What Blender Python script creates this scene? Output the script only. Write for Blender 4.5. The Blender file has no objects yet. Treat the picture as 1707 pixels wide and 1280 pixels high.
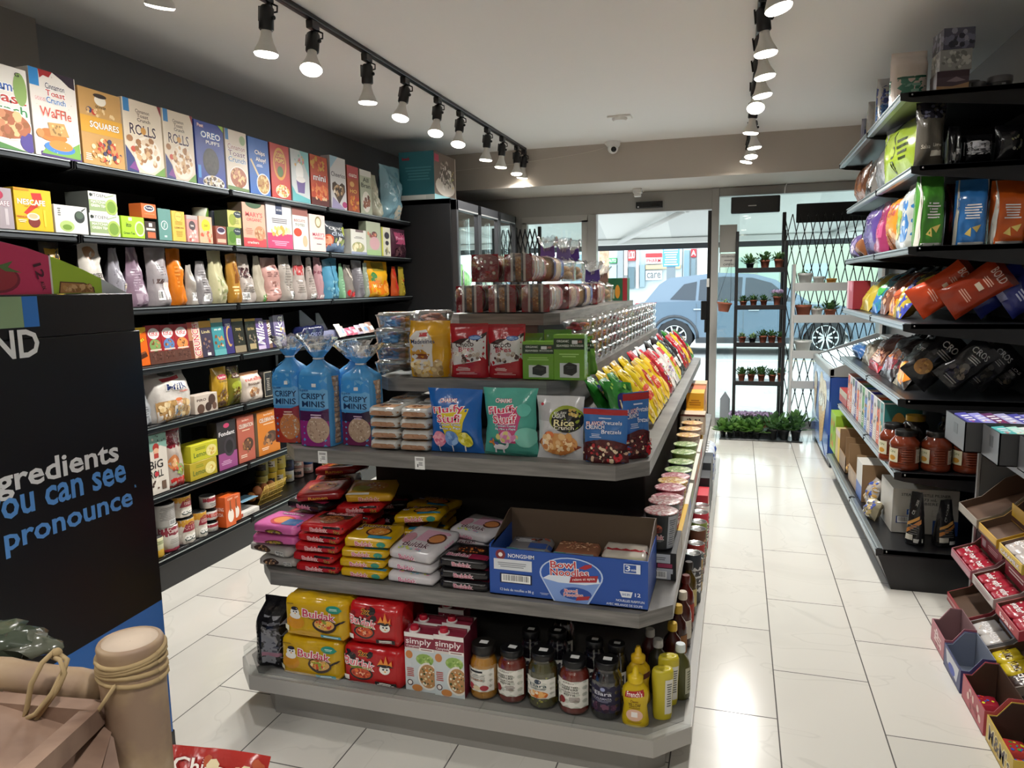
import bpy, math, random
from math import sin, cos, pi, radians, sqrt, atan2
from mathutils import Vector, Matrix, noise
from mathutils.geometry import tessellate_polygon
SC = bpy.context.scene
COL = SC.collection
# ------------------------------------------------------------------ camera
F_PX, YAW, PITCH, ROLL, CAM_H = 1220.9, 0.2993, 0.1338, -0.01698, 1.3763
W_PX, H_PX = 1707, 1280
cyw, syw, cpt, spt = cos(YAW), sin(YAW), cos(PITCH), sin(PITCH)
C_F = Vector((-syw*cpt, cyw*cpt, -spt))
_r0 = Vector((cyw, syw, 0)); _u0 = _r0.cross(C_F)
C_R = cos(ROLL)*_r0 + sin(ROLL)*_u0
C_U = -sin(ROLL)*_r0 + cos(ROLL)*_u0
cam_data = bpy.data.cameras.new('camera'); cam = bpy.data.objects.new('camera', cam_data); COL.objects.link(cam)
cam_data.sensor_width = 36.0; cam_data.lens = 36.0*F_PX/W_PX; cam_data.clip_start = 0.05; cam_data.clip_end = 200
m3 = Matrix((C_R, C_U, -C_F)).transposed().to_4x4(); m3.translation = Vector((0, 0, CAM_H)); cam.matrix_world = m3
SC.camera = cam
# ------------------------------------------------------------------ view, world, sun
SC.view_settings.view_transform = 'Standard'; SC.view_settings.look = 'None'
SC.view_settings.exposure = 0.8; SC.view_settings.gamma = 1.0; SC.view_settings.use_curve_mapping = False
SC.cycles.use_denoising = True
SC.cycles.max_bounces = 9; SC.cycles.diffuse_bounces = 6; SC.cycles.glossy_bounces = 4
SC.cycles.transmission_bounces = 5; SC.cycles.transparent_max_bounces = 24
SC.cycles.caustics_reflective = False; SC.cycles.caustics_refractive = False
SC.cycles.sample_clamp_indirect = 6.0
SC.cycles.blur_glossy = 0.5
SKY_STRENGTH, BULB_W, BULB_EMIT = 2.3, 24.0, 8.0
world = bpy.data.worlds.new('overcast_sky'); SC.world = world; world.use_nodes = True
wn = world.node_tree; bg = wn.nodes['Background']
tc = wn.nodes.new('ShaderNodeTexCoord'); sx = wn.nodes.new('ShaderNodeSeparateXYZ'); cr = wn.nodes.new('ShaderNodeValToRGB')
wn.links.new(tc.outputs['Generated'], sx.inputs[0]); wn.links.new(sx.outputs['Z'], cr.inputs[0]); wn.links.new(cr.outputs[0], bg.inputs[0])
cr.color_ramp.elements[0].position = 0.0; cr.color_ramp.elements[0].color = (0.80, 0.90, 0.95, 1)
cr.color_ramp.elements[1].position = 0.6; cr.color_ramp.elements[1].color = (0.86, 0.95, 1.0, 1)
bg.inputs[1].default_value = SKY_STRENGTH
sun = bpy.data.lights.new('sun', 'SUN'); sun.energy = 1.6; sun.angle = radians(25); sun.color = (1, .97, .92)
sun_o = bpy.data.objects.new('sun', sun); COL.objects.link(sun_o); sun_o.rotation_euler = (radians(38), 0, radians(-160))

# ------------------------------------------------------------------ pixel <-> place helpers
def Yo(px, X, z):
    k = (px - W_PX/2)/F_PX; a = C_R - k*C_F
    return -(X*a[0] + (z - CAM_H)*a[2])/a[1]
def Xo(px, Y, z):
    k = (px - W_PX/2)/F_PX; a = C_R - k*C_F
    return -(Y*a[1] + (z - CAM_H)*a[2])/a[0]
def Zo(py, X, Y):
    k = (py - H_PX/2)/F_PX; a = C_U + k*C_F
    return CAM_H - (X*a[0] + Y*a[1])/a[2]
def at(px, py, **kw):
    d = C_F + C_R*((px - W_PX/2)/F_PX) - C_U*((py - H_PX/2)/F_PX)
    (ax, v), = kw.items()
    if ax == 'd': return Vector((0, 0, CAM_H)) + d*v
    i = 'xyz'.index(ax); t = (v - (CAM_H if i == 2 else 0))/d[i]
    return Vector((0, 0, CAM_H)) + d*t
# ------------------------------------------------------------------ materials
def lin(h):
    h = h.lstrip('#')
    if len(h) == 3: h = ''.join(c*2 for c in h)
    o = []
    for i in (0, 2, 4):
        c = int(h[i:i+2], 16)/255
        o.append(c/12.92 if c <= .04045 else ((c+.055)/1.055)**2.4)
    return (*o, 1)
FIN = dict(card=(.42, 0, 0, 0), paper=(.75, 0, 0, 0), film=(.2, 0, .5, 30), foil=(.28, .55, .5, 40), plast=(.32, 0, 0, 0), matte=(.85, 0, 0, 0),
           gloss=(.12, 0, 0, 0), tin=(.25, .9, 0, 0), chrome=(.15, 1, 0, 0), steel=(.38, .85, 0, 0), rough=(.9, 0, .3, 25), skin=(.55, 0, .4, 30), leaf=(.5, 0, .2, 40))
_mc = {}
def M(col, fin='card', nm=None):
    k = (col, fin)
    if k in _mc: return _mc[k]
    ro, me, bp, bs = FIN[fin]
    m = bpy.data.materials.new(nm or fin + '_' + col.strip('#')); m.use_nodes = True
    nt = m.node_tree; b = nt.nodes['Principled BSDF']
    b.inputs['Base Color'].default_value = lin(col); b.inputs['Roughness'].default_value = ro; b.inputs['Metallic'].default_value = me
    if bp:
        t = nt.nodes.new('ShaderNodeTexCoord'); n = nt.nodes.new('ShaderNodeTexNoise'); u = nt.nodes.new('ShaderNodeBump')
        n.inputs['Scale'].default_value = bs; n.inputs['Detail'].default_value = 3; u.inputs['Strength'].default_value = bp; u.inputs['Distance'].default_value = .004
        nt.links.new(t.outputs['Object'], n.inputs['Vector']); nt.links.new(n.outputs[0], u.inputs['Height']); nt.links.new(u.outputs[0], b.inputs['Normal'])
    _mc[k] = m; return m
def nodemat(name, key=None):
    if name in _mc: return _mc[name], None, None
    m = bpy.data.materials.new(name); m.use_nodes = True; _mc[name] = m
    return m, m.node_tree, m.node_tree.nodes['Principled BSDF']
def clear(name, tint='ffffff', a=.12, rough=.08, gl='ffffff', bump=0.):
    """thin clear film, glass or plastic: part mirror, part see-through"""
    m, nt, b = nodemat(name)
    if nt is None: return m
    nt.nodes.remove(b); out = nt.nodes['Material Output']
    tr = nt.nodes.new('ShaderNodeBsdfTransparent'); g = nt.nodes.new('ShaderNodeBsdfGlossy'); mx = nt.nodes.new('ShaderNodeMixShader')
    lw = nt.nodes.new('ShaderNodeLayerWeight'); mp = nt.nodes.new('ShaderNodeMapRange')
    lw.inputs[0].default_value = .35; mp.inputs[3].default_value = a; mp.inputs[4].default_value = min(1, a*3+.25)
    nt.links.new(lw.outputs['Facing'], mp.inputs[0]); nt.links.new(mp.outputs[0], mx.inputs[0])
    tr.inputs[0].default_value = lin(tint); g.inputs[0].default_value = lin(gl); g.inputs[1].default_value = rough
    if bump:
        n = nt.nodes.new('ShaderNodeTexNoise'); u = nt.nodes.new('ShaderNodeBump'); t = nt.nodes.new('ShaderNodeTexCoord')
        n.inputs['Scale'].default_value = 45; u.inputs['Strength'].default_value = bump; u.inputs['Distance'].default_value = .01
        nt.links.new(t.outputs['Object'], n.inputs['Vector']); nt.links.new(n.outputs[0], u.inputs['Height']); nt.links.new(u.outputs[0], g.inputs['Normal'])
    nt.links.new(tr.outputs[0], mx.inputs[1]); nt.links.new(g.outputs[0], mx.inputs[2]); nt.links.new(mx.outputs[0], out.inputs[0])
    return m
def emit(name, col, s):
    m, nt, b = nodemat(name)
    if nt is None: return m
    b.inputs['Base Color'].default_value = lin(col); b.inputs['Emission Color'].default_value = lin(col); b.inputs['Emission Strength'].default_value = s
    return m
def speckle(name, c1, c2, scale=20, rough=.6, bump=.3, c3=None):
    m, nt, b = nodemat(name)
    if nt is None: return m
    t = nt.nodes.new('ShaderNodeTexCoord'); n = nt.nodes.new('ShaderNodeTexNoise'); r = nt.nodes.new('ShaderNodeValToRGB'); u = nt.nodes.new('ShaderNodeBump')
    n.inputs['Scale'].default_value = scale; n.inputs['Detail'].default_value = 4
    r.color_ramp.elements[0].position = .38; r.color_ramp.elements[0].color = lin(c1); r.color_ramp.elements[1].position = .62; r.color_ramp.elements[1].color = lin(c2)
    if c3: e = r.color_ramp.elements.new(.5); e.color = lin(c3)
    nt.links.new(t.outputs['Object'], n.inputs['Vector']); nt.links.new(n.outputs[0], r.inputs[0]); nt.links.new(r.outputs[0], b.inputs['Base Color'])
    nt.links.new(n.outputs[0], u.inputs['Height']); u.inputs['Strength'].default_value = bump; u.inputs['Distance'].default_value = .01; nt.links.new(u.outputs[0], b.inputs['Normal'])
    b.inputs['Roughness'].default_value = rough; return m
# ------------------------------------------------------------------ mesh builder
class B:
    def __init__(s): s.V = []; s.F = []; s.I = []; s.m = []; s.sm = []
    def mi(s, m):
        if isinstance(m, str): m = M(m)
        if m not in s.m: s.m.append(m)
        return s.m.index(m)
    def add(s, vs, fs, m, smooth=False):
        o = len(s.V); s.V += [tuple(v) for v in vs]; i = s.mi(m)
        for f in fs: s.F.append([a+o for a in f]); s.I.append(i); s.sm.append(smooth)
    def box(s, x0, y0, z0, x1, y1, z1, m, c=.0015):
        x0, x1 = min(x0, x1), max(x0, x1); y0, y1 = min(y0, y1), max(y0, y1); z0, z1 = min(z0, z1), max(z0, z1)
        c = min(c, (x1-x0)*.3, (y1-y0)*.3, (z1-z0)*.3)
        X, Y, Z = (x0, x1), (y0, y1), (z0, z1); vs = []; fs = []
        if c <= 0:
            vs = [(X[i], Y[j], Z[k]) for i in (0, 1) for j in (0, 1) for k in (0, 1)]
            fs = [(0, 1, 3, 2), (4, 6, 7, 5), (0, 4, 5, 1), (2, 3, 7, 6), (0, 2, 6, 4), (1, 5, 7, 3)]
            return s.add(vs, fs, m)
        idx = {}
        for i in (0, 1):
            for j in (0, 1):
                for k in (0, 1):
                    for a in range(3):
                        p = [X[i]+(0 if a == 0 else (c, -c)[i]), Y[j]+(0 if a == 1 else (c, -c)[j]), Z[k]+(0 if a == 2 else (c, -c)[k])]
                        idx[(i, j, k, a)] = len(vs); vs.append(p)
        for a in range(3):
            b1, b2 = (a+1) % 3, (a+2) % 3
            for sd in (0, 1):
                q = []
                for (p, r) in ((0, 0), (1, 0), (1, 1), (0, 1)):
                    t = [0, 0, 0]; t[a] = sd; t[b1] = p; t[b2] = r; q.append(idx[(*t, a)])
                fs.append(q if sd else q[::-1])
            for p in (0, 1):
                for r in (0, 1):
                    t0 = [0, 0, 0]; t1 = [0, 0, 0]; t0[a] = 0; t1[a] = 1
                    for t in (t0, t1): t[b1] = p; t[b2] = r
                    q = [idx[(*t0, b1)], idx[(*t1, b1)], idx[(*t1, b2)], idx[(*t0, b2)]]
                    fs.append(q if (p != r) else q[::-1])
        for i in (0, 1):
            for j in (0, 1):
                for k in (0, 1): 
                    q = [idx[(i, j, k, 0)], idx[(i, j, k, 1)], idx[(i, j, k, 2)]]
                    fs.append(q if (i+j+k) % 2 else q[::-1])
        s.add(vs, fs, m)
    def prism(s, pts, z0, z1, m, axis='z'):
        """extrude a 2-D outline; axis z: (x,y), axis x: (y,z), axis y: (x,z)"""
        f = {'z': lambda p, t: (p[0], p[1], t), 'x': lambda p, t: (t, p[0], p[1]), 'y': lambda p, t: (p[0], t, p[1])}[axis]
        n = len(pts); vs = [f(p, z0) for p in pts] + [f(p, z1) for p in pts]
        tri = tessellate_polygon([[Vector((p[0], p[1], 0)) for p in pts]])
        fs = [tuple(t) for t in tri] + [tuple(a+n for a in t[::-1]) for t in tri] + [(i, (i+1) % n, (i+1) % n+n, i+n) for i in range(n)]
        s.add(vs, fs, m)
    def lathe(s, prof, m, seg=20, smooth=True, cx=0, cy=0, cap=True, sx=1, sy=1):
        n = len(prof); vs = []
        for r, z in prof:
            for i in range(seg):
                a = 2*pi*i/seg; vs.append((cx+r*cos(a)*sx, cy+r*sin(a)*sy, z))
        fs = [(j*seg+i, j*seg+(i+1) % seg, (j+1)*seg+(i+1) % seg, (j+1)*seg+i) for j in range(n-1) for i in range(seg)]
        s.add(vs, fs, m, smooth)
        if cap:
            s.add([vs[i] for i in range(seg)], [tuple(range(seg))[::-1]], m); s.add([vs[(n-1)*seg+i] for i in range(seg)], [tuple(range(seg))], m)
    def tube(s, pts, r, m, seg=8, smooth=True, cap=True):
        pts = [Vector(p) for p in pts]; n = len(pts); rs = r if isinstance(r, (list, tuple)) else [r]*n; vs = []; up = None
        for i, p in enumerate(pts):
            t = (pts[min(i+1, n-1)]-pts[max(i-1, 0)]).normalized()
            if up is None: up = t.orthogonal().normalized()
            up = (up - t*up.dot(t)).normalized(); w = t.cross(up)
            for k in range(seg):
                a = 2*pi*k/seg; vs.append(p+(up*cos(a)+w*sin(a))*rs[i])
        fs = [(j*seg+i, j*seg+(i+1) % seg, (j+1)*seg+(i+1) % seg, (j+1)*seg+i) for j in range(n-1) for i in range(seg)]
        if cap: fs += [tuple(range(seg))[::-1], tuple((n-1)*seg+i for i in range(seg))]
        s.add(vs, fs, m, smooth)
    def ball(s, c, r, m, u=10, v=6, jit=0, sd=0):
        rx, ry, rz = r if isinstance(r, (tuple, list)) else (r, r, r); vs = []
        for j in range(v+1):
            for i in range(u):
                a = 2*pi*i/u; b = -pi/2+pi*j/v
                d = Vector((cos(b)*cos(a), cos(b)*sin(a), sin(b))); q = 1+(jit*noise.noise(d*1.7+Vector((sd, sd*.7, 0))) if jit else 0)
                vs.append((c[0]+rx*d.x*q, c[1]+ry*d.y*q, c[2]+rz*d.z*q))
        s.add(vs, [(j*u+i, j*u+(i+1) % u, (j+1)*u+(i+1) % u, (j+1)*u+i) for j in range(v) for i in range(u)], m, True)
    def mesh(s, name):
        me = bpy.data.meshes.new(name); me.from_pydata(s.V, [], s.F)
        for m in s.m: me.materials.append(m)
        me.polygons.foreach_set('material_index', s.I); me.polygons.foreach_set('use_smooth', s.sm); me.update()
        return me
    def obj(s, name, parent=None, loc=(0, 0, 0), rz=0, rot=None):
        o = bpy.data.objects.new(name, s.mesh(name)); COL.objects.link(o); o.location = loc; o.rotation_euler = rot or (0, 0, rz)
        if parent is not None: o.parent = parent
        return o
# ------------------------------------------------------------------ things
def tag(o, label, cat, group=None):
    o['label'] = label; o['category'] = cat
    if group: o['group'] = group
    return o
def thing(name, label, cat, loc=(0, 0, 0), rz=0, group=None, rot=None):
    o = bpy.data.objects.new(name, None); o.empty_display_size = .05; COL.objects.link(o); o.location = loc; o.rotation_euler = rot or (0, 0, rz)
    return tag(o, label, cat, group)
def struct(o): o['kind'] = 'structure'; return o
def dup(src, loc=None, rz=None, label=None, rot=None, scale=None):
    r = src.copy(); COL.objects.link(r)
    if loc is not None: r.location = loc
    if rz is not None: r.rotation_euler = (0, 0, rz)
    if rot is not None: r.rotation_euler = rot
    if scale is not None: r.scale = scale
    if label: r['label'] = label
    for ch in list(src.children):
        c = ch.copy(); COL.objects.link(c); c.parent = r
        for g in list(ch.children):
            d = g.copy(); COL.objects.link(d); d.parent = c
    return r
# ------------------------------------------------------------------ lettering
_tc = {}; TXT = [.013]
def glyphs(s, off=0.):
    k = (s, off)
    if k in _tc: return _tc[k]
    cu = bpy.data.curves.new('t', 'FONT'); cu.body = s; cu.offset = off; cu.resolution_u = 2; cu.fill_mode = 'FRONT'; cu.size = 1
    o = bpy.data.objects.new('t', cu); me = o.to_mesh(); me.calc_loop_triangles()
    vs = [(v.co.x, v.co.y) for v in me.vertices]; ts = [tuple(t.vertices) for t in me.loop_triangles]
    o.to_mesh_clear(); bpy.data.objects.remove(o); bpy.data.curves.remove(cu)
    if not vs: vs = [(0, 0), (1, 0), (0, 1)]; ts = []
    x0 = min(v[0] for v in vs); x1 = max(v[0] for v in vs); y0 = min(v[1] for v in vs); y1 = max(v[1] for v in vs)
    _tc[k] = (vs, ts, (x0, y0, x1, y1)); return _tc[k]
def emit_tri(out, a, b, c, thr, dep=0):
    if thr and dep < 5:
        e = [(a-b).length, (b-c).length, (c-a).length]; m = max(e)
        if m > thr:
            if m == e[0]: q = (a+b)/2; emit_tri(out, a, q, c, thr, dep+1); emit_tri(out, q, b, c, thr, dep+1)
            elif m == e[1]: q = (b+c)/2; emit_tri(out, a, b, q, thr, dep+1); emit_tri(out, a, q, c, thr, dep+1)
            else: q = (a+c)/2; emit_tri(out, a, b, q, thr, dep+1); emit_tri(out, q, b, c, thr, dep+1)
            return
    out.append((a, b, c))
def draw(b, S, layers, w, h, fin='card', thr=0, off0=.0003, doff=.00012, seed=0):
    """print artwork on a surface. S(u, v, off) -> point; u, v in 0..1; w, h real size"""
    rnd = random.Random(seed); k = 0
    def put(tris, col, off):
        o2 = []; 
        if thr:
            for t in tris:
                A = [Vector((p[0]*w, p[1]*h)) for p in t]; emit_tri(o2, *A, thr)
            tris = [[(p.x/w, p.y/h) for p in t] for t in o2]
        idx = {}; vs = []; fs = []
        for t in tris:
            f = []
            for p in t:
                q = (round(p[0], 5), round(p[1], 5))
                if q not in idx: idx[q] = len(vs); vs.append(S(q[0], q[1], off))
                f.append(idx[q])
            fs.append(f)
        b.add(vs, fs, col if not isinstance(col, str) else M(col, fin), bool(thr))
    def ell(cx, cy, rx, ry, n=18, rot=0):
        P = []
        for i in range(n):
            a = 2*pi*i/n; x = rx*cos(a)*w; y = ry*sin(a)*h; x, y = x*cos(rot)-y*sin(rot), x*sin(rot)+y*cos(rot); P.append((cx+x/w, cy+y/h))
        return [((cx, cy), P[i], P[(i+1) % n]) for i in range(n)]
    for L in layers:
        t = L[0]; off = off0+doff*k; k += 1
        if t == 'r': _, a, c, d, e, col = L; put([((a, c), (d, c), (d, e)), ((a, c), (d, e), (a, e))], col, off)
        elif t == 'e': put(ell(*L[1:5], n=L[6] if len(L) > 6 else 18), L[5], off)
        elif t == 'o': cx, cy, r, col = L[1:5]; put(ell(cx, cy, r, r*w/h), col, off)
        elif t == 'p':
            P = L[1]; tr = tessellate_polygon([[Vector((p[0]*w, p[1]*h, 0)) for p in P]]); put([[P[i] for i in q] for q in tr], L[2], off)
        elif t == 't':
            s, cx, cy, wu, hv, col = L[1:7]; oc = L[7] if len(L) > 7 else None; rot = radians(L[8]) if len(L) > 8 else 0
            vs, ts, bb = glyphs(s, TXT[0])
            def place(vs, off_, colr):
                P = []
                for x, y in vs:
                    x = ((x-bb[0])/(bb[2]-bb[0])-.5)*wu*w; y = ((y-bb[1])/(bb[3]-bb[1])-.5)*hv*h
                    x, y = x*cos(rot)-y*sin(rot), x*sin(rot)+y*cos(rot); P.append((cx+x/w, cy+y/h))
                return P
            if oc:
                v2, t2, _ = glyphs(s, .07); P = place(v2, off, oc); put([[P[i] for i in q] for q in t2], oc, off); off = off0+doff*k; k += 1
            P = place(vs, off, col); put([[P[i] for i in q] for q in ts], col, off)
        elif t == 'b':
            cx, cy, rx, ry, n, cols, sz = L[1:8]
            for i in range(n):
                a = rnd.random()*2*pi; q = sqrt(rnd.random()); r = sz*(.7+.6*rnd.random())
                put(ell(cx+rx*q*cos(a), cy+ry*q*sin(a), r, r*w/h*(.6+.6*rnd.random()), n=7, rot=rnd.random()*3), rnd.choice(cols), off+.00003*i*doff/.00012)
            k += 1
        elif t == 'l':
            cx, cy, wu, hv, n, col = L[1:7]; st = hv/n
            tr = []
            for i in range(n):
                y = cy+hv/2-st*(i+.5); ww = wu*(.6+.4*rnd.random())/2; hh = st*.24
                tr += [((cx-ww, y-hh), (cx+ww, y-hh), (cx+ww, y+hh)), ((cx-ww, y-hh), (cx+ww, y+hh), (cx-ww, y+hh))]
            put(tr, col, off)
        elif t == 'bar':
            x0, y0, x1, y1 = L[1:5]; put([((x0, y0), (x1, y0), (x1, y1)), ((x0, y0), (x1, y1), (x0, y1))], 'f4f4f2', off); x = x0+.06*(x1-x0); tr = []
            while x < x1-.06*(x1-x0):
                ww = (x1-x0)*(.008+.02*rnd.random()); tr += [((x, y0+.2*(y1-y0)), (x+ww, y0+.2*(y1-y0)), (x+ww, y1-.08*(y1-y0))), ((x, y0+.2*(y1-y0)), (x+ww, y1-.08*(y1-y0)), (x, y1-.08*(y1-y0)))]; x += ww+(x1-x0)*(.012+.02*rnd.random())
            put(tr, '1c1c1e', off+doff); k += 1
# ------------------------------------------------------------------ packaging shapes (front faces local -Y, base at z=0, centred)
def carton(w, d, h, base, f=(), l=(), r=(), t=(), fin='card', c=.0012, seed=0, side=None):
    b = B(); b.box(-w/2, -d/2, 0, w/2, d/2, h, M(base, fin), c)
    if side:
        for q in (-1, 1): b.box(q*w/2-.0003, -d/2+.001, .001, q*w/2+.0003, d/2-.001, h-.001, M(side, fin), 0)
    if f: draw(b, lambda u, v, o: ((min(max(u, 0), 1)-.5)*w, -d/2-o, min(max(v, 0), 1)*h), f, w, h, fin, seed=seed)
    if l: draw(b, lambda u, v, o: (-w/2-o, (.5-u)*d, v*h), l, d, h, fin, seed=seed, off0=.0006)
    if r: draw(b, lambda u, v, o: (w/2+o, (u-.5)*d, v*h), r, d, h, fin, seed=seed, off0=.0006)
    if t: draw(b, lambda u, v, o: ((u-.5)*w, (v-.5)*d, h+o), t, w, d, fin, seed=seed)
    return b
def grid_S(G, nu, nv, sgn=-1):
    def S(u, v, off):
        x = min(max(u, 0), 1)*nu; y = min(max(v, 0), 1)*nv; i = min(int(x), nu-1); j = min(int(y), nv-1); fx = x-i; fy = y-j
        a, c, d, e = G[j][i], G[j][i+1], G[j+1][i], G[j+1][i+1]
        p = a*(1-fx)*(1-fy)+c*fx*(1-fy)+d*(1-fx)*fy+e*fx*fy; n = (c-a).cross(d-a)
        if n.length > 1e-12: n.normalize()
        else: n = Vector((0, -1, 0))
        return p+n*off
    return S
def bag(w, t, h, kind, base, f=(), back=(), fin='film', seed=0, wr=1., lean=0., top=None, nu=12, nv=16):
    """pouch: wide gusset base, flat sealed top. chip: pillow with two crimps. block: square-sided bag with folded top."""
    b = B(); fm = M(base, fin) if isinstance(base, str) else base
    sh = Vector((seed*3.7, seed*1.3, seed*.7))
    def prof(v):
        if kind == 'pouch': T = t*min(1, (v*9+.72))*max(0, 1-(v/.93)**2.2)**.8; Wd = w*(1-.05*sin(pi*min(v/.9, 1))); pw = 2.6
        elif kind == 'chip': T = t*max(0, sin(pi*min(max((v-.03)/.94, 0), 1)))**.6; Wd = w*(1-.10*sin(pi*v)**.7); pw = 2.3
        elif kind == 'block': T = t*(1 if v < .72 else max(0, 1-((v-.72)/.24))**.9); T *= min(1, .85+v*6); Wd = w*(1+(.03*sin(pi*v))); pw = 5
        elif kind == 'cone': T = t*min(1, (v*9+.8))*max(0, 1-(v/.97)**1.3)**.9; Wd = w*(1-.45*v**1.5); pw = 2.6
        else: T = t*(1-.1*v); Wd = w; pw = 4
        return max(T, .0016), Wd, pw
    def P(u, v, s):
        T, Wd, pw = prof(v); x = 2*u-1; q = (max(0, 1-abs(x)**pw))**(1/pw)
        ed = min(1, T/t*2.5)
        n1 = noise.noise(Vector((u*3.1, v*4.2, s))+sh)*.13*t*wr*ed
        near = max(0, 1-min(v if kind == 'chip' else 9, 1-v)/.22); n2 = sin(u*34+seed*5+2*noise.noise(Vector((u*5, v*3, seed))))*.045*t*near*wr*ed
        n3 = noise.noise(Vector((u*9, v*12, s*5))+sh)*.05*t*wr*ed
        y = s*(q*T/2+(n1+n2+n3)*q)
        dx = noise.noise(Vector((0, v*5, 3.3*x))+sh)*.02*w*wr
        return Vector((x*Wd/2+dx, y+lean*v*h, v*h+noise.noise(Vector((u*2.5, 7.7, seed)))*.012*h*wr*v))
    Gf = [[P(i/nu, j/nv, -1) for i in range(nu+1)] for j in range(nv+1)]; Gb = [[P(i/nu, j/nv, 1) for i in range(nu+1)] for j in range(nv+1)]
    for G, fl in ((Gf, 0), (Gb, 1)):
        vs = [p for r in G for p in r]; fs = []
        for j in range(nv):
            for i in range(nu):
                q = (j*(nu+1)+i, j*(nu+1)+i+1, (j+1)*(nu+1)+i+1, (j+1)*(nu+1)+i); fs.append(q[::-1] if fl else q)
        b.add(vs, fs, fm, True)
    for r in (0, nv):
        vs = Gf[r]+Gb[r]; n = nu+1; b.add(vs, [(i, i+1, i+1+n, i+n) if r else (i+n, i+1+n, i+1, i) for i in range(nu)], fm, True)
    for cx in (0, nu):
        vs = [Gf[j][cx] for j in range(nv+1)]+[Gb[j][cx] for j in range(nv+1)]; n = nv+1
        b.add(vs, [(i+n, i+1+n, i+1, i) if cx else (i, i+1, i+1+n, i+n) for i in range(nv)], fm, True)
    if kind in ('chip', 'pouch') and top: draw(b, grid_S(Gf, nu, nv), [('r', 0, .94, 1, 1, top)], w, h, fin, thr=w/nu, off0=.0008)
    if f: draw(b, grid_S(Gf, nu, nv), f, w, h, fin, thr=max(w/nu, h/nv)*1.3, off0=.0012, doff=.00022, seed=seed)
    if back:
        Gr = [[r[nu-i] for i in range(nu+1)] for r in Gb]; draw(b, grid_S(Gr, nu, nv), back, w, h, fin, thr=max(w/nu, h/nv)*1.3, off0=.0012, doff=.00022, seed=seed)
    return b
def brick(w, d, h, base, f=(), t=(), fin='film', seed=0, crimp=.12, wr=1., nx=14, ns=24, pw=5., flat=.05):
    """wrapped block lying down: crimped at both ends along x"""
    b = B(); fm = M(base, fin) if isinstance(base, str) else base; sh = Vector((seed*2.1, seed*1.9, seed)); G = []
    for j in range(ns+1):
        a = 1.5*pi-2*pi*j/ns; row = []     # starts at bottom, goes front, top, back
        for i in range(nx+1):
            x = 2*i/nx-1; e = min(1, max(0, (abs(x)-(1-crimp))/max(crimp, 1e-6))); k = (1-e)**.55*(1-flat)+flat if crimp else 1
            ca, sa = cos(a), sin(a); m = (abs(ca)**pw+abs(sa)**pw)**(1/pw); y = ca/m*d/2*(1-.35*e); z = sa/m*h/2*k
            nn = noise.noise(Vector((x*2.5, y/d*4, z/h*2))+sh)*.10*min(h, d)*wr*(.35+.65*(1-e))+sin(a*14+seed)*.03*h*wr*max(0, abs(x)-.55)
            nn += noise.noise(Vector((x*8, y/d*9, z/h*3))+sh)*.035*h*wr
            zz = z+h/2+(nn if sa > -.3 else 0)*abs(sa); row.append(Vector((x*w/2, y+nn*ca*(1-e*.8), max(0, zz))))
        G.append(row)
    vs = [p for r in G for p in r]
    b.add(vs, [(j*(nx+1)+i, j*(nx+1)+i+1, (j+1)*(nx+1)+i+1, (j+1)*(nx+1)+i) for j in range(ns) for i in range(nx)], fm, True)
    for i in (0, nx): 
        q = tuple(j*(nx+1)+i for j in range(ns)); o = [vs[k] for k in q]; b.add(o, [tuple(range(ns)) if i else tuple(range(ns))[::-1]], fm)
    q4 = ns//4; q8 = ns//8
    thr = max(w/nx, .01)
    if f: Gf = G[q8:q8+q4+1]; draw(b, grid_S(Gf, nx, len(Gf)-1), f, w, h, fin, thr=thr, off0=.001, doff=.0002, seed=seed)
    if t: Gt = G[q8+q4:q8+2*q4+1]; draw(b, grid_S(Gt, nx, len(Gt)-1), t, w, d, fin, thr=thr, off0=.001, doff=.0002, seed=seed)
    return b
def cyl_S(prof_r, h, span, a0=-pi/2):
    return lambda u, v, o: ((prof_r(v)+o)*cos(a0+(u-.5)*span), (prof_r(v)+o)*sin(a0+(u-.5)*span), v*h)
def can(r, h, base, f=(), lid='c9c9c6', seed=0, span=2*pi, rim=True):
    b = B(); b.lathe([(r*.93, 0), (r, .003), (r, h-.003), (r*.96, h)], M(base, 'card'), 20, cap=False)
    b.lathe([(r*.96, h), (r*.955, h+.0015), (r*.9, h-.002), (r*.3, h-.002), (.0001, h-.002)], M(lid, 'tin'), 20, cap=False)
    b.lathe([(.0001, .001), (r*.93, 0)], M(lid, 'tin'), 20, cap=False)
    if f: draw(b, cyl_S(lambda v: r, h, span), f, span*r, h, 'card', thr=r*.35, off0=.0004, seed=seed)
    return b
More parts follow.
